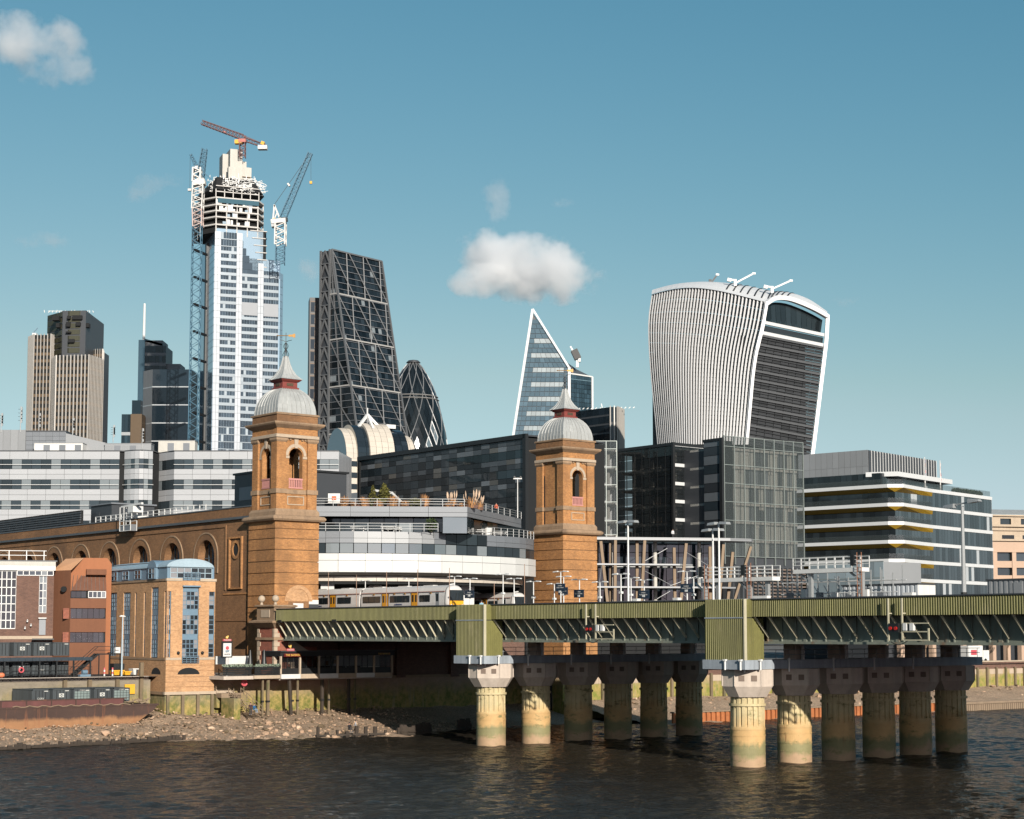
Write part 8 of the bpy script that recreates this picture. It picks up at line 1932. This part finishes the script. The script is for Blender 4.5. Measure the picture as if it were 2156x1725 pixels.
for j in range(nf):
    za, zb2 = zb0 + j*hf, zb0 + (j+1)*hf; top = j > nf - 9
    for u0, u1 in zip(lin(0, WD, 15), lin(0, WD, 15)[1:]):
        qpiece('glass_panel', M['wg'], wt, (u0 + .1, -dz(za), za + .5), (u1 - .1, -dz(za), za + .5), (u1 - .1, -dz(zb2), zb2), (u0 + .1, -dz(zb2), zb2), .3)
    n = max(1, int(dz(za) / 5))
    for y0, y1 in zip(lin(0, dz(za), n), lin(0, dz(za), n)[1:]): piece('side_panel', M['wg'], wt, -.1, .2, -y1 + .1, -y0 - .1, za + .4, zb2 - .1)
sc = MB(); fl = MB()
NB_ = 4; us = lin(0, WD, 3)
mod = [(zT, None)] + [(wt.W(rD(228, r), 0)[1], None) for r in (440, 790, 1152, 1512)]; mz = [m_[0] for m_ in mod]; mz.append(2*mz[-1] - mz[-2])
Q = lambda u, z: Vector((u, -dz(z) - .5, z))
for za, zb2 in zip(mz, mz[1:]):
    if zb2 < zb0: zb2 = zb0
    sc.beam(Q(0, zb2), Q(WD, zb2), .7, .8, 1); sc.beam((-.5, 0, zb2), (-.5, -dz(zb2), zb2), .7, .8, 1)
    for i in range(3): sc.beam(Q(us[i], za), Q(us[i+1], zb2), .55, .55); 
    for i in range(3): sc.beam(Q(us[i] + WD/3*.85, za), Q(us[i] + WD/3*.62, zb2), .55, .55)
    sc.beam((-.5, 0, za), (-.5, -dz(zb2), zb2), .55, .55); sc.beam((-.5, -dz(za)*.55, za), (-.5, -dz(zb2)*.5, zb2), .55, .55)
sc.beam(Q(0, zT), Q(0, zb0), 1.0, 1.0); sc.beam(Q(WD, zT), Q(WD, zb0), .9, .9); sc.beam(Q(0, zT), Q(WD, zT), .9, .9)
sc.build('megaframe', [M['wsteel'], M['wband']], wt)
for j in range(0, nf): fl.beam(Q(0, zb0 + j*hf), Q(WD, zb0 + j*hf), .28, .3); fl.beam((-.3, 0, zb0 + j*hf), (-.3, -dz(zb0 + j*hf), zb0 + j*hf), .25, .3)
fl.build('floor_edge', M['grey'], wt, kind='stuff')
# ladder frame on the left edge
ya, yb = wt.W(rD(157, 800), -.5)[0], wt.W(rD(226, 800), -.5)[0]
ld = MB(); n = 27; hh = (zT - 15) / n
for y in (ya, yb): ld.box(-1.4, -.4, y - .6, y + .6, 15, zT)
for j in range(n):
    z0_, z1_ = 15 + j*hh, 15 + (j+1)*hh; ym = (ya + yb)/2
    ld.beam((-1, ya, z0_), (-1, yb, z0_), .6, .6); ld.beam((-1.1, ya, z0_ + .4), (-1.1, ym, z1_ - .4), .75, .75); ld.beam((-1.1, yb, z0_ + .4), (-1.1, ym, z1_ - .4), .75, .75)
ld.build('ladder_frame', M['wsteel'], wt); MB().box(-.2, 8, yb + .3, ya - .3, 15, zT - .4).build('ladder_backing', M['greydk'], wt)
nc = T('service_core', 'black service tower with orange-edged panels left of the wedge tower', 'tower', px_of(rD, 72, 800, 1040).xy[:], 10); zc0 = nc.S(rD(72, 460), 0)[1]; wc, wc1 = nc.S(rD(118, 800), 0)[0], nc.S(rD(160, 800), 0)[0]
MB().box(0, wc1, .2, 14, 15, zc0).build('shaft', M['black'], nc)
for j in range(27): z = zc0 - 3 - j*7.6; piece('glass_panel', M['darkblue'], nc, .8, wc - .6, -.1, .2, z - 5.6, z); piece('orange_edge', mat('dull_orange', (.11, .05, .01), .5) if 'dull_orange' not in bpy.data.materials else bpy.data.materials['dull_orange'], nc, .4, wc - .2, -.05, .2, z + .3, z + .8); piece('orange_edge', bpy.data.materials['dull_orange'], nc, wc - .6, wc - .3, -.08, .2, z - 5.4, z - 2)
# ------------------------------------------------------------------ bullet-shaped tower
gk = T('bullet_tower', 'bullet-shaped dark glass tower with a spiralling diamond lattice', 'tower', px_of(rD, 868, 1300, 1173).xy[:], 0)
prof = []
for x, r in ((880, 950), (905, 962), (938, 995), (970, 1045), (1002, 1105), (1030, 1170), (1052, 1232), (1078, 1320), (1100, 1410), (1118, 1500), (1131, 1590), (1142, 1700), (1146, 1800)):
    p = px_of(rD, x, r, 1173); prof.append((max(1.2, p.x - px_of(rD, 868, r, 1173).x), p.z))
def rad(z):
    for (r0, z0_), (r1, z1_) in zip(prof, prof[1:]):
        if z1_ <= z <= z0_: return r0 + (r1 - r0)*(z0_ - z)/(z0_ - z1_)
    return prof[0][0] if z > prof[0][1] else prof[-1][0]
M['gkd'] = glass('bullet_dark_glass', (.012, .016, .019), .3, .06, .4); M['gkl'] = glass('bullet_pale_glass', (.16, .20, .22), .4, .08, .4); M['gkb'] = mat('bullet_lattice', (.26, .265, .27), .4, .3)
MB().lathe([(max(.1, r - .6), z) for r, z in prof], 40).build('core', M['dark'], gk, smooth=True)
NA = 36; lv = []; z = prof[0][1] - .5
while z > prof[-1][1] + 4: lv.append(z); z -= max(2.2, min(5.4, rad(z)*.24 + 1.6))
gpt = lambda i, j: Vector((rad(lv[j])*math.cos(2*math.pi*(i + .5*(j % 2))/NA), rad(lv[j])*math.sin(2*math.pi*(i + .5*(j % 2))/NA), lv[j]))
cells_ = []
for j in range(len(lv) - 2):
    for i in range(NA):
        o = j % 2; a, b, c, d = gpt(i, j), gpt(i + o - 1, j+1), gpt(i, j+2), gpt(i + o, j+1); cells_.append((b.y + d.y, i, j, a, b, c, d))
cells_.sort(key=lambda q: q[0]); lat = MB(); lat2 = MB()
for _, i, j, a, b, c, d in cells_:
    cc = (a + b + c + d)/4; sh = lambda v: cc + (v - cc)*.95
    sp = (i + j//2) % 6 in (0, 1) and j > 9 and (i - j//2) % 2 == 0
    qpiece('diamond_pane', M['gkl'] if sp else M['gkd'], gk, sh(b), sh(c), sh(d), sh(a), .2)
    if sp: [lat2.beam(p_, q_, .5) for p_, q_ in ((a, b), (b, c), (c, d), (d, a))]
for i in range(0, NA, 3):
    for j in range(len(lv) - 1):
        lat.beam(gpt(i + j//2, j), gpt(i + (j+1)//2, j+1), .42); lat.beam(gpt(i - (j+1)//2, j), gpt(i - (j+2)//2, j+1), .42)
lat2.build('bright_lattice', M['white'], gk, kind='stuff')
lat.build('lattice', M['gkb'], gk, kind='stuff')
for r in (1228, 1252):
    z = px_of(rD, 868, r, 1173).z; MB().lathe([(rad(z) + .2, z - .4), (rad(z) + .9, z), (rad(z) + .2, z + .4)], 40, cap=False).build('ring', M['wband'], gk)
MB().lathe([(5, prof[1][1]), (3.5, prof[0][1] + .4), (.2, prof[0][1] + 1.0)], 20).build('cap', M['greydk'], gk, smooth=True)
# ------------------------------------------------------------------ blade-shaped tower
DS = 1019; sc_ = T('blade_tower', 'angular blue glass tower sharpening to a white-edged point', 'tower', px_of(rE, 365, 1475, DS).xy[:], 0)
s2 = lambda x, y: Vector((px_of(rE, x, y, DS).x - sc_.loc.x, 0, px_of(rE, x, y, DS).z))
apx, kink, bl_, brr = s2(568, 232), s2(925, 790), s2(362, 1560), s2(928, 1560)
M['scg'] = glass('blade_glass', (.10, .15, .18), .5, .05, .15, wob=.25, wsc=.06); M['scl'] = mat('blade_blind', (.28, .33, .35), .35, ov=.12, ns=())
def xr_(z):
    if z > kink.z: f = (z - kink.z)/(apx.z - kink.z); return kink.x + (apx.x - kink.x)*f
    return kink.x + (brr.x - kink.x)*(kink.z - z)/(kink.z - brr.z)
xl_ = lambda z: bl_.x + (apx.x - bl_.x)*(z - bl_.z)/(apx.z - bl_.z)
MB().add([apx + Vector((0, .4, -1)), kink + Vector((-.5, .4, 0)), brr + Vector((0, .4, 0)), bl_ + Vector((.5, .4, 0)), kink + Vector((0, 25, 0)), brr + Vector((0, 25, 0)), bl_ + Vector((2, 25, 0))], [(0,3,2,1), (0,1,4), (3,6,5,2), (0,6,3), (0,4,6)]).build('core', M['greydk'], sc_)
HF = 8.7 / 3; z = apx.z - 5; j = 0
while z - HF > bl_.z:
    z1_ = z; z0_ = z - HF; xa, xb = xl_(z1_) + .3, xr_(z1_) - .3; n = max(1, int((xb - xa) / 2.6))
    bright = 2 <= j <= 26
    for i, (u0, u1) in enumerate(zip(lin(xa, xb, n), lin(xa, xb, n)[1:])):
        inner = .12 < (u0 - xa)/(xb - xa + .1) < .86
        f0 = lambda u: xl_(z0_) + .3 + (u - xa)/(xb - xa)*(xr_(z0_) - xl_(z0_) - .6)
        qpiece('glass_pane', M['scl'] if bright and inner and j % 3 == 1 else M['scg'], sc_, (f0(u0) + .08, 0, z0_ + .15), (f0(u1) - .08, 0, z0_ + .15), (u1 - .08, 0, z1_ - .15), (u0 + .08, 0, z1_ - .15), .2)
    z = z0_; j += 1
eb = MB(); eb.beam(bl_ + Vector((0, -.4, 0)), apx + Vector((0, -.4, 1)), 1.5, 1.2); eb.beam(apx + Vector((0, -.4, 1)), kink + Vector((0, -.4, 0)), 1.5, 1.2); eb.beam(kink + Vector((.2, -.4, 0)), brr + Vector((.2, -.4, 0)), 1.6, 1.5); eb.build('white_edge', M['white'], sc_)
k2, r2 = s2(1163, 848), s2(1163, 1560); b2 = Vector((k2.x, 14, k2.z)); zlow = brr.z
nr = 16
for j in range(nr):
    for i in range(9):
        f0, f1 = i/9, (i+1)/9; tp = lambda f: kink.z - 4 + (k2.z - kink.z + 4)*f; L0 = lambda f: kink.lerp(b2, f)
        za = lambda f: zlow + (tp(f) - zlow)*j/nr; zb2 = lambda f: zlow + (tp(f) - zlow)*(j+1)/nr
        p0, p1 = L0(f0), L0(f1); qpiece('side_pane', M['blueg'], sc_, (p0.x + .08, p0.y, za(f0) + .12), (p1.x - .08, p1.y, za(f1) + .12), (p1.x - .08, p1.y, zb2(f1) - .12), (p0.x + .08, p0.y, zb2(f0) - .12), .2)
MB().add([kink + Vector((0, .3, -3)), b2 + Vector((0, .3, 0)), s2(1020, 760) + Vector((0, 20, 0)), s2(893, 685) + Vector((0, 16, 0))], [(0,1,2,3)]).build('dark_roof', M['slate'], sc_)
MB().beam(Vector((k2.x + .3, 13.8, zlow)), Vector((k2.x + .3, 13.8, k2.z)), 1.0).build('white_edge', M['steelw'], sc_); MB().beam(kink + Vector((0, -.2, -3.5)), b2 + Vector((0, -.2, 0)), .8).build('white_edge', M['steelw'], sc_)
MB().prism([(kink.x + .4, .8), (k2.x - .3, 14.4), (k2.x - .3, 24), (kink.x, 24)], 20, k2.z - 4.5).build('side_core', M['greydk'], sc_)
hd_ = MB(); [hd_.beam(apx.lerp(kink, f) + Vector((.3, 1.5, .2)), apx.lerp(kink, f) + Vector((1.6, 5, -1)), .5) for f in lin(.3, .98, 22)]; hd_.build('back_fins', M['steel'], sc_, kind='stuff')
bm = T('building_maintenance_crane', 'white cleaning crane with folded black arm on the blade tower roof', 'crane', Vector((px_of(rE, 1008, 785, 1030).x, 1030, px_of(rE, 1008, 785, 1030).z)), 0)
q = lambda x, y: P_ - bm.loc if (P_ := px_of(rE, x, y, 1030)) else None
MB().beam(q(1008, 790), q(1010, 720), 1.6).build('post', M['steelw'], bm); MB().beam(q(1015, 705), q(975, 620), 5, 4.0).build('folded_arm', M['black'], bm); MB().beam(q(962, 620), q(940, 582), 1.0).build('tip', M['steelw'], bm); MB().beam(q(1015, 712), q(1040, 712), 3, 3).build('housing', M['steelw'], bm)
# ------------------------------------------------------------------ dark curved offices with fins
wl_ = T('finned_block', 'dark glass block with white vertical fins right of the blade tower', 'tower', px_of(rE, 1335, 1300, 985).xy[:], 0); zw_ = px_of(rE, 1335, 1178, 985).z
a_ = px_of(rE, 930, 1300, 1010); c_ = px_of(rE, 1400, 1300, 986); e_ = px_of(rE, 1466, 1300, 1000)
rel = lambda p: (p.x - wl_.loc.x, p.y - 985)
facade(wl_, [rel(a_), (0, 0)], 5, 30, zw_, 22, M['darkblue'], M['greydk'], .8); pth = smoothpath([(0, 0), rel(c_), rel(e_)], 5)
facade(wl_, pth, 2.2, 30, zw_, 11, M['darkblue'], M['greydk'], .85, M['steelfin'], .6, .5); MB().prism([(x, y + .5) for x, y in [rel(a_)] + pth] + [(rel(e_)[0], 40), (rel(a_)[0], 40)], G0, zw_ - .1).build('core', M['dark'], wl_)
rr = MB(); [rr.beam((rel(a_)[0] + k*2.4, 12 - k*.4, zw_), (rel(a_)[0] + k*2.4 + 1, 12 - k*.4, zw_ + .8), .4) for k in range(16)]; rr.beam((-22*.2, 4, zw_), (-5, 4, zw_ + 2.4), .5); rr.build('roof_gear', M['steelw'], wl_)
# ------------------------------------------------------------------ flared tower with fins
fl_ = T('flared_tower', 'white-finned tower that flares outwards to a curved roof', 'tower', px_of(rF, 1050, 1500, 790).xy[:], 0)
def curve(tab, f):
    n = len(tab) - 1; k = min(n - 1, int(f*n)); g = f*n - k; a = tab[max(0,k-1)]; b = tab[k]; c = tab[k+1]; d = tab[min(n,k+2)]
    cr_ = lambda a, b, c, d: .5*((2*b) + (c-a)*g + (2*a-5*b+4*c-d)*g*g + (-a+3*b-3*c+d)*g**3)
    return cr_(a[0], b[0], c[0], d[0]), cr_(a[1], b[1], c[1], d[1])
Lt = [(240,280), (212,480), (212,690), (225,900), (244,1110), (266,1320), (290,1580)]; Ct = [(1215,345), (1180,545), (1130,750), (1098,945), (1078,1150), (1060,1350), (1040,1575)]; Rt = [(1745,460), (1735,660), (1712,860), (1688,1060), (1664,1260), (1640,1460), (1612,1680)]
YL, YC_, YR = 826, 790, 812
wp = lambda tab, f, Y: Vector(px_of(rF, *curve(tab, f), Y)) - fl_.loc
topc = [(240,280), (400,247), (600,233), (800,247), (1000,287), (1215,345)]
NL = 15
def face(u, f, out=0.0):
    a, b = wp(Lt, f, YL), wp(Ct, f, YC_); p = a.lerp(b, u); bow = math.sin(math.pi*u)
    d = (b - a).normalized(); n = Vector((d.y, -d.x, 0)).normalized(); p = p + n*(5.0*bow + out)
    if f < .35: p.z += (1 - f/.35)**2 * 3.9 * bow * (1 + .4*(.5 - u))
    return p
M['flw'] = mat('white_fin', (.76, .76, .76), .4, ns=((.05, .04),)); M['flg'] = glass('flared_glass', (.012, .017, .021), .15, .06, .5); M['fldk'] = glass('flared_dark_band', (.012, .014, .016), .2, .1, .4)
NF = 37; fs = lin(0, 1, NL)
for i in range(NF):
    u = i/(NF - 1); rings = []
    for f in fs:
        p0 = face(u, f, -.1); p1 = face(u, f, .75); d = (face(min(1, u + .01), f) - face(max(0, u - .01), f)).normalized()*.24
        rings.append([p0 - d, p0 + d, p1 + d, p1 - d])
    MB().loft(rings).build('fin', M['flw'], fl_)
for i in range(NF - 1):
    u0, u1 = i/(NF-1), (i+1)/(NF-1)
    for f0, f1 in zip(fs, fs[1:]): qpiece('glass_panel', M['fldk'] if .12 < f0 < .24 and u0 < .75 else M['flg'], fl_, face(u0, f1), face(u1, f1), face(u1, f0 + .003), face(u0, f0 + .003), .3)
fe = MB()
for f in lin(0, 1, 34):
    for i in range(12): fe.beam(face(i/12, f, .05), face((i+1)/12, f, .05), .35, .3)
fe.build('floor_edge', M['black'], fl_, kind='stuff')
# right face: louvred grid inside a white frame
rfp = lambda u, f, o=0: wp(Ct, f, YC_).lerp(wp(Rt, f, YR), u) + Vector((.3, -1, 0))*o
M['flo'] = mat('charcoal_louvre', (.034, .036, .039), .5, .1, ov=.45, ns=()); M['flo2'] = mat('louvre_band', (.085, .088, .092), .5)
fr = lin(.235, 1, 36)
for k, (f0, f1) in enumerate(zip(fr, fr[1:])):
    nn = 8
    for i in range(nn): qpiece('louvre_panel', M['flo'], fl_, rfp(.02 + .95*i/nn + .004, f1), rfp(.02 + .95*(i+1)/nn - .004, f1), rfp(.02 + .95*(i+1)/nn - .004, f0 + .004), rfp(.02 + .95*i/nn + .004, f0 + .004), .3)
    lb = MB(); lb.beam(rfp(.02, f0, .3), rfp(.97, f0, .3), .35 if k % 3 else .9, .35 if k % 3 else 1.0); lb.build('louvre_rail', M['flo2'] if k % 3 == 0 else M['flo'], fl_)
for f0, f1, m_ in ((.205, .23, M['white']), (.135, .155, M['white'])): qpiece('white_slab', m_, fl_, rfp(.01, f1, .6), rfp(.96, f1, .6), rfp(.96, f0, .6), rfp(.01, f0, .6), 2)
qpiece('garden_glazing', M['win'], fl_, rfp(.02, .205, -.5), rfp(.96, .205, -.5), rfp(.96, .16, -.5), rfp(.02, .16, -.5), .3)
# sky garden glazing and roof shell
arch = [(1215,345), (1290,302), (1400,305), (1520,345), (1640,400), (1745,460)]
def rarch(u, back=0.0):
    x, y = curve(arch, u); p = Vector(px_of(rF, x, y, YC_ + (YR - YC_)*u)) - fl_.loc; return p
def parch(u):
    return face(1 - u if False else u, 0)
nn = 12
for i in range(nn):
    u0, u1 = i/nn, (i+1)/nn; qpiece('garden_pane', M['win'], fl_, rfp(.03 + .93*u0, .14, -3), rfp(.03 + .93*u1 - .01, .14, -3), rarch(min(.97, .03 + .93*u1)) + Vector((-1, 3, -2)), rarch(.03 + .93*u0) + Vector((-1, 3, -2)), .3)
frm = MB()
for i in range(24): frm.beam(rarch(i/24) + Vector((0, -.6, -.6)), rarch((i+1)/24) + Vector((0, -.6, -.6)), 2.0, 2.0)
for f0, f1 in zip(fs, fs[1:]): frm.beam(wp(Rt, f0, YR) + Vector((0, -.6, 0)), wp(Rt, f1, YR) + Vector((0, -.6, 0)), 1.7, 1.7); frm.beam(wp(Ct, f0, YC_) + Vector((.4, -.8, 0)), wp(Ct, f1, YC_) + Vector((.4, -.8, 0)), 1.3, 1.6)
frm.build('white_frame', M['flw'], fl_)
back = [(245,272), (430,222), (640,195), (850,190), (1080,212), (1290,258), (1460,296), (1610,352), (1745,460)]
bk3 = lambda u: (lambda xy: Vector(px_of(rF, xy[0], xy[1], YL + 8 + (YR + 30 - YL)*u)) - fl_.loc)(curve(back, u))
fr3 = lambda u: face(u/.62, 0, 1.2) if u < .62 else rarch((u - .62)/.38)
MR = 30
for i in range(MR):
    u0, u1 = i/MR, (i+1)/MR; sh = MB()
    for k in range(5):
        g0, g1 = k/5, (k+1)/5; L = lambda u, g: fr3(u).lerp(bk3(u), g) + Vector((0, 0, 2.2*math.sin(math.pi*g)))
        sh.add([L(u0, g0), L(u1, g0), L(u1, g1), L(u0, g1)], [(0,1,2,3)])
    sh.build('roof_panel', M['flw'], fl_)
    if .40 < u0 < .80:
        sd = MB(); [sd.beam(L(u0, .12 + .08*k) + Vector((0,0,.12)), L(u0, .20 + .08*k) + Vector((0,0,.12)), .7, .2) for k in range(9)]; sd.build('roof_slot', M['black'], fl_)
MB().prism([(p.x, p.y + 2) for p in (face(0, 1), face(.5, 1), face(1, 1))] + [(rfp(1, 1).x - 2, rfp(1, 1).y + 3), (wp(Rt, 1, YR).x, 70), (face(0, 1).x, 70)], 10, face(.5, .3).z).build('core', M['dark'], fl_)
def bmu(label, base, arm, tip, tail, Y, dark=False):
    b = Vector(px_of(rF, *base, Y)); t = T('building_maintenance_crane', label, 'crane', b - Vector((0, 0, 1)), 0, 'maintenance cranes on the flared tower'); q = lambda p: Vector(px_of(rF, *p, Y)) - t.loc; m_ = M['black'] if dark else M['steelw']
    MB().beam(q(base) - Vector((0,0,.8)), q(base) + Vector((0,0,2.4)), 1.3).build('turret', m_, t); MB().beam(q(arm), q(tip), .75).build('jib', m_, t); MB().beam(q((tip[0]-14, tip[1])), q((tip[0]+14, tip[1]+2)), .9).build('jib_head', M['steelw'], t)
    if tail: MB().beam(q(base) + Vector((0,0,2)), q(tail), .8).build('tail_arm', m_, t); MB().beam(q((tail[0]-16, tail[1])), q((tail[0]+18, tail[1]+8)), 1.5).build('counterweight', m_, t)
bmu('white roof crane in the middle of the flared tower roof', (950, 190), (960, 175), (1112, 95), (898, 148), 812); bmu('white roof crane at the right of the flared tower roof', (1268, 250), (1280, 225), (1432, 157), (1212, 208), 808); bmu('dark roof crane arm at the left of the flared tower roof', (735, 190), (735, 188), (797, 105), None, 830, True)
# ------------------------------------------------------------------ barrel-vaulted offices
vb = T('vaulted_offices', 'cream barrel-vaulted offices with curved dark glass bays in front of the wedge tower', 'building', px_of(rD, 335, 1600, 640).xy[:], 30)
M['vcream'] = mat('cream_cladding', (.58, .52, .44), .55, ov=.05, ns=((.1, .06),)); M['vgl'] = glass('vault_glass', (.02, .028, .035), .35, .06, .4)
zsp = px_of(rL, 400, 250, 640).z
vx = lambda x: vb.S(rD(x, 1640), -6)[0]
secs = [(330, 440, 1482, 'c'), (412, 545, 1450, 'g'), (500, 690, 1432, 'c'), (655, 805, 1470, 'g'), (790, 862, 1508, 'c')]
for k, (xa, xb, rt_, kd) in enumerate(secs):
    ztp = px_of(rD, (xa + xb)/2, rt_, 646).z; x0, x1 = vx(xa) + .05*k, vx(xb); rad_ = ztp - zsp + 3; hw = 9.5 + (1.0 if kd == 'c' and k == 2 else -.4 if k in (0, 4) else 0.3)
    n = 12; m_ = M['vcream'] if kd == 'c' else M['vgl']; nx = max(2, int((x1 - x0)/2.4))
    PV = lambda a: (-hw*math.cos(a), zsp - 3 + rad_*math.sin(a))
    for i in range(n):
        a0, a1 = math.pi*i/n*.62, math.pi*(i+1)/n*.62; (ya_, za), (yb_, zb2) = PV(a0), PV(a1)
        for u0, u1 in zip(lin(x0, x1, nx), lin(x0, x1, nx)[1:]): qpiece('vault_panel' if kd == 'c' else 'vault_pane', m_, vb, (u0 + .06, ya_, za + .04), (u1 - .06, ya_, za + .04), (u1 - .06, yb_, zb2), (u0 + .06, yb_, zb2), .3)
    MB().add([(x0 - .02, *PV(math.pi*i/16)) for i in range(17)] + [(x0 - .02, hw, 30), (x0 - .02, -hw, 30)], [tuple(range(19))]).build('end_wall', M['vcream'] if k else glass('gable_glass', (.16, .22, .26), .4, .06, .2), vb)
    cr = MB()
    for i in range(n): cr.add([(x0 + .1, *PV(math.pi*i/n*.62)), (x1 - .1, *PV(math.pi*i/n*.62)), (x1 - .1, *PV(math.pi*(i+1)/n*.62)), (x0 + .1, *PV(math.pi*(i+1)/n*.62))], [(0,1,2,3)])
    bo_ = MB().box(x0, x1, -hw + .1, hw, 20, zsp - 3).build('lower_wall', M['vcream'], vb)
    for j in range(8): piece('window_band', M['vgl'], vb, x0 + .4, x1 - .4, -hw - .05, -hw + .1, zsp - 6 - j*4.2, zsp - 4 - j*4.2) if kd == 'c' else piece('window_band', M['vgl'], vb, x0, x1, -hw - .05, -hw + .1, zsp - 6.4 - j*4.2, zsp - 3.2 - j*4.2)
tf_ = MB(); ztp = px_of(rD, 550, 1365, 646).z; xm = (vx(500) + vx(620))/2
for dx, dy in ((-5.5, -3), (5.5, -3), (0, -6)): tf_.beam((xm, -1, ztp), (xm + dx, dy, ztp - 6.2 if dy == -3 else ztp - 6), .9)
tf_.tube((xm, -1, ztp), (xm, -1, ztp + 2.5), .2); tf_.build('roof_tripod', M['steelw'], vb)
MB().box(vx(690), vx(760), -3, 2, px_of(rD, 700, 1465, 646).z, px_of(rD, 700, 1435, 646).z).build('roof_unit', M['steelw'], vb)
ss = T('slate_hall', 'slate-roofed hall below the vaulted offices', 'building', px_of(rL, 245, 680, 420).xy[:], 20)
z1_ = px_of(rL, 430, 580, 420).z; MB().add([(0, 0, z1_ - 9.5), (16, 0, z1_ - 9.5), (16, 9, z1_ + 1), (3, 9, z1_ - .5)], [(0,1,2,3)]).build('roof', M['slate'], ss); MB().box(0, 16, .2, 10, 20, z1_ - 9.6).build('wall', M['greydk'], ss)
for i in range(15): MB().beam((.6 + i*1.05, -.1, z1_ - 9.4), (2.2 + i*.98, 8.9, z1_ - .6), .12, .15).build('roof_seam', M['steel'], ss)
# ================================================================== CLOUDS
def cloud_mat(name, dens, scale, lo, hi, soft):
    m = bpy.data.materials.new(name); m.use_nodes = True; n = m.node_tree; n.nodes.clear()
    N_ = lambda k: n.nodes.new(k); out = N_('ShaderNodeOutputMaterial'); pv = N_('ShaderNodeVolumePrincipled')
    pv.inputs['Color'].default_value = (.965, .97, .975, 1); pv.inputs['Anisotropy'].default_value = .2
    tc = N_('ShaderNodeTexCoord'); ln = N_('ShaderNodeVectorMath'); ln.operation = 'LENGTH'; n.links.new(tc.outputs['Object'], ln.inputs[0])
    oi = N_('ShaderNodeObjectInfo'); ad = N_('ShaderNodeVectorMath'); ad.operation = 'ADD'
    geo = N_('ShaderNodeNewGeometry'); n.links.new(geo.outputs['Position'], ad.inputs[0]); n.links.new(oi.outputs['Location'], ad.inputs[1])
    nz = N_('ShaderNodeTexNoise'); nz.inputs['Scale'].default_value = scale; nz.inputs['Detail'].default_value = 9; nz.inputs['Roughness'].default_value = .64; n.links.new(geo.outputs['Position'], nz.inputs['Vector'])
    def mt(op, a, b):
        d = N_('ShaderNodeMath'); d.operation = op
        for x, i in ((a, 0), (b, 1)):
            if isinstance(x, (int, float)): d.inputs[i].default_value = x
            else: n.links.new(x, d.inputs[i])
        return d.outputs[0]
    fall = mt('POWER', ln.outputs['Value'], 2.0)
    v = mt('SUBTRACT', nz.outputs['Fac'], mt('MULTIPLY', fall, soft))
    mr = N_('ShaderNodeMapRange'); n.links.new(v, mr.inputs[0]); mr.inputs[1].default_value = lo; mr.inputs[2].default_value = hi
    n.links.new(mt('MULTIPLY', mr.outputs[0], dens), pv.inputs['Density']); n.links.new(pv.outputs[0], out.inputs['Volume'])
    m.cycles.volume_step_rate = 1.0 if hasattr(m.cycles, 'volume_step_rate') else 1.0
    return m
cu_m = cloud_mat('cumulus_vapour', .055, .0125, .31, .56, .25); wi_m = cloud_mat('wispy_vapour', .02, .015, .43, .66, .2)
def cloud(label, px, py, w, h, d, Y, m, rot=0.0):
    c = at(px, py, Y); k = Y / FPX
    mb = MB().ball((0, 0, 0), 1.0, 20, 12)
    o = mb.build('cloud', m, label=label, cat='cloud', group='clouds'); o.location = c; o.scale = (w*k/2, d*k/2, h*k/2); o.rotation_euler = (0, rot, 0)
    return o
cloud('bright white cumulus cloud in the middle of the sky', 1110, 562, 360, 165, 220, 3200, cu_m, R(10))
cloud('lower grey-bottomed part of the middle cumulus cloud', 1010, 592, 150, 90, 120, 3150, cu_m, R(0))
cloud('torn white cloud in the upper left corner', 75, 105, 330, 170, 200, 3200, cloud_mat('torn_vapour', .035, .0115, .38, .64, .24), R(8))
cloud('faint vertical wisp above the middle cumulus', 1050, 430, 90, 130, 80, 3200, wi_m); cloud('faint wisp left of the construction tower', 325, 390, 170, 70, 80, 3200, wi_m, R(-14)); cloud('faint low wisp at the left picture edge', 80, 505, 200, 60, 80, 3200, wi_m)
cloud('faint wisp beside the wedge tower', 655, 570, 70, 90, 60, 3200, wi_m); cloud('faint pale wisp right of the flared tower', 1770, 640, 110, 50, 60, 3200, wi_m, R(-12)); cloud('faint wisp right of the middle cumulus top', 1190, 430, 70, 40, 40, 3200, wi_m)

flush_over()
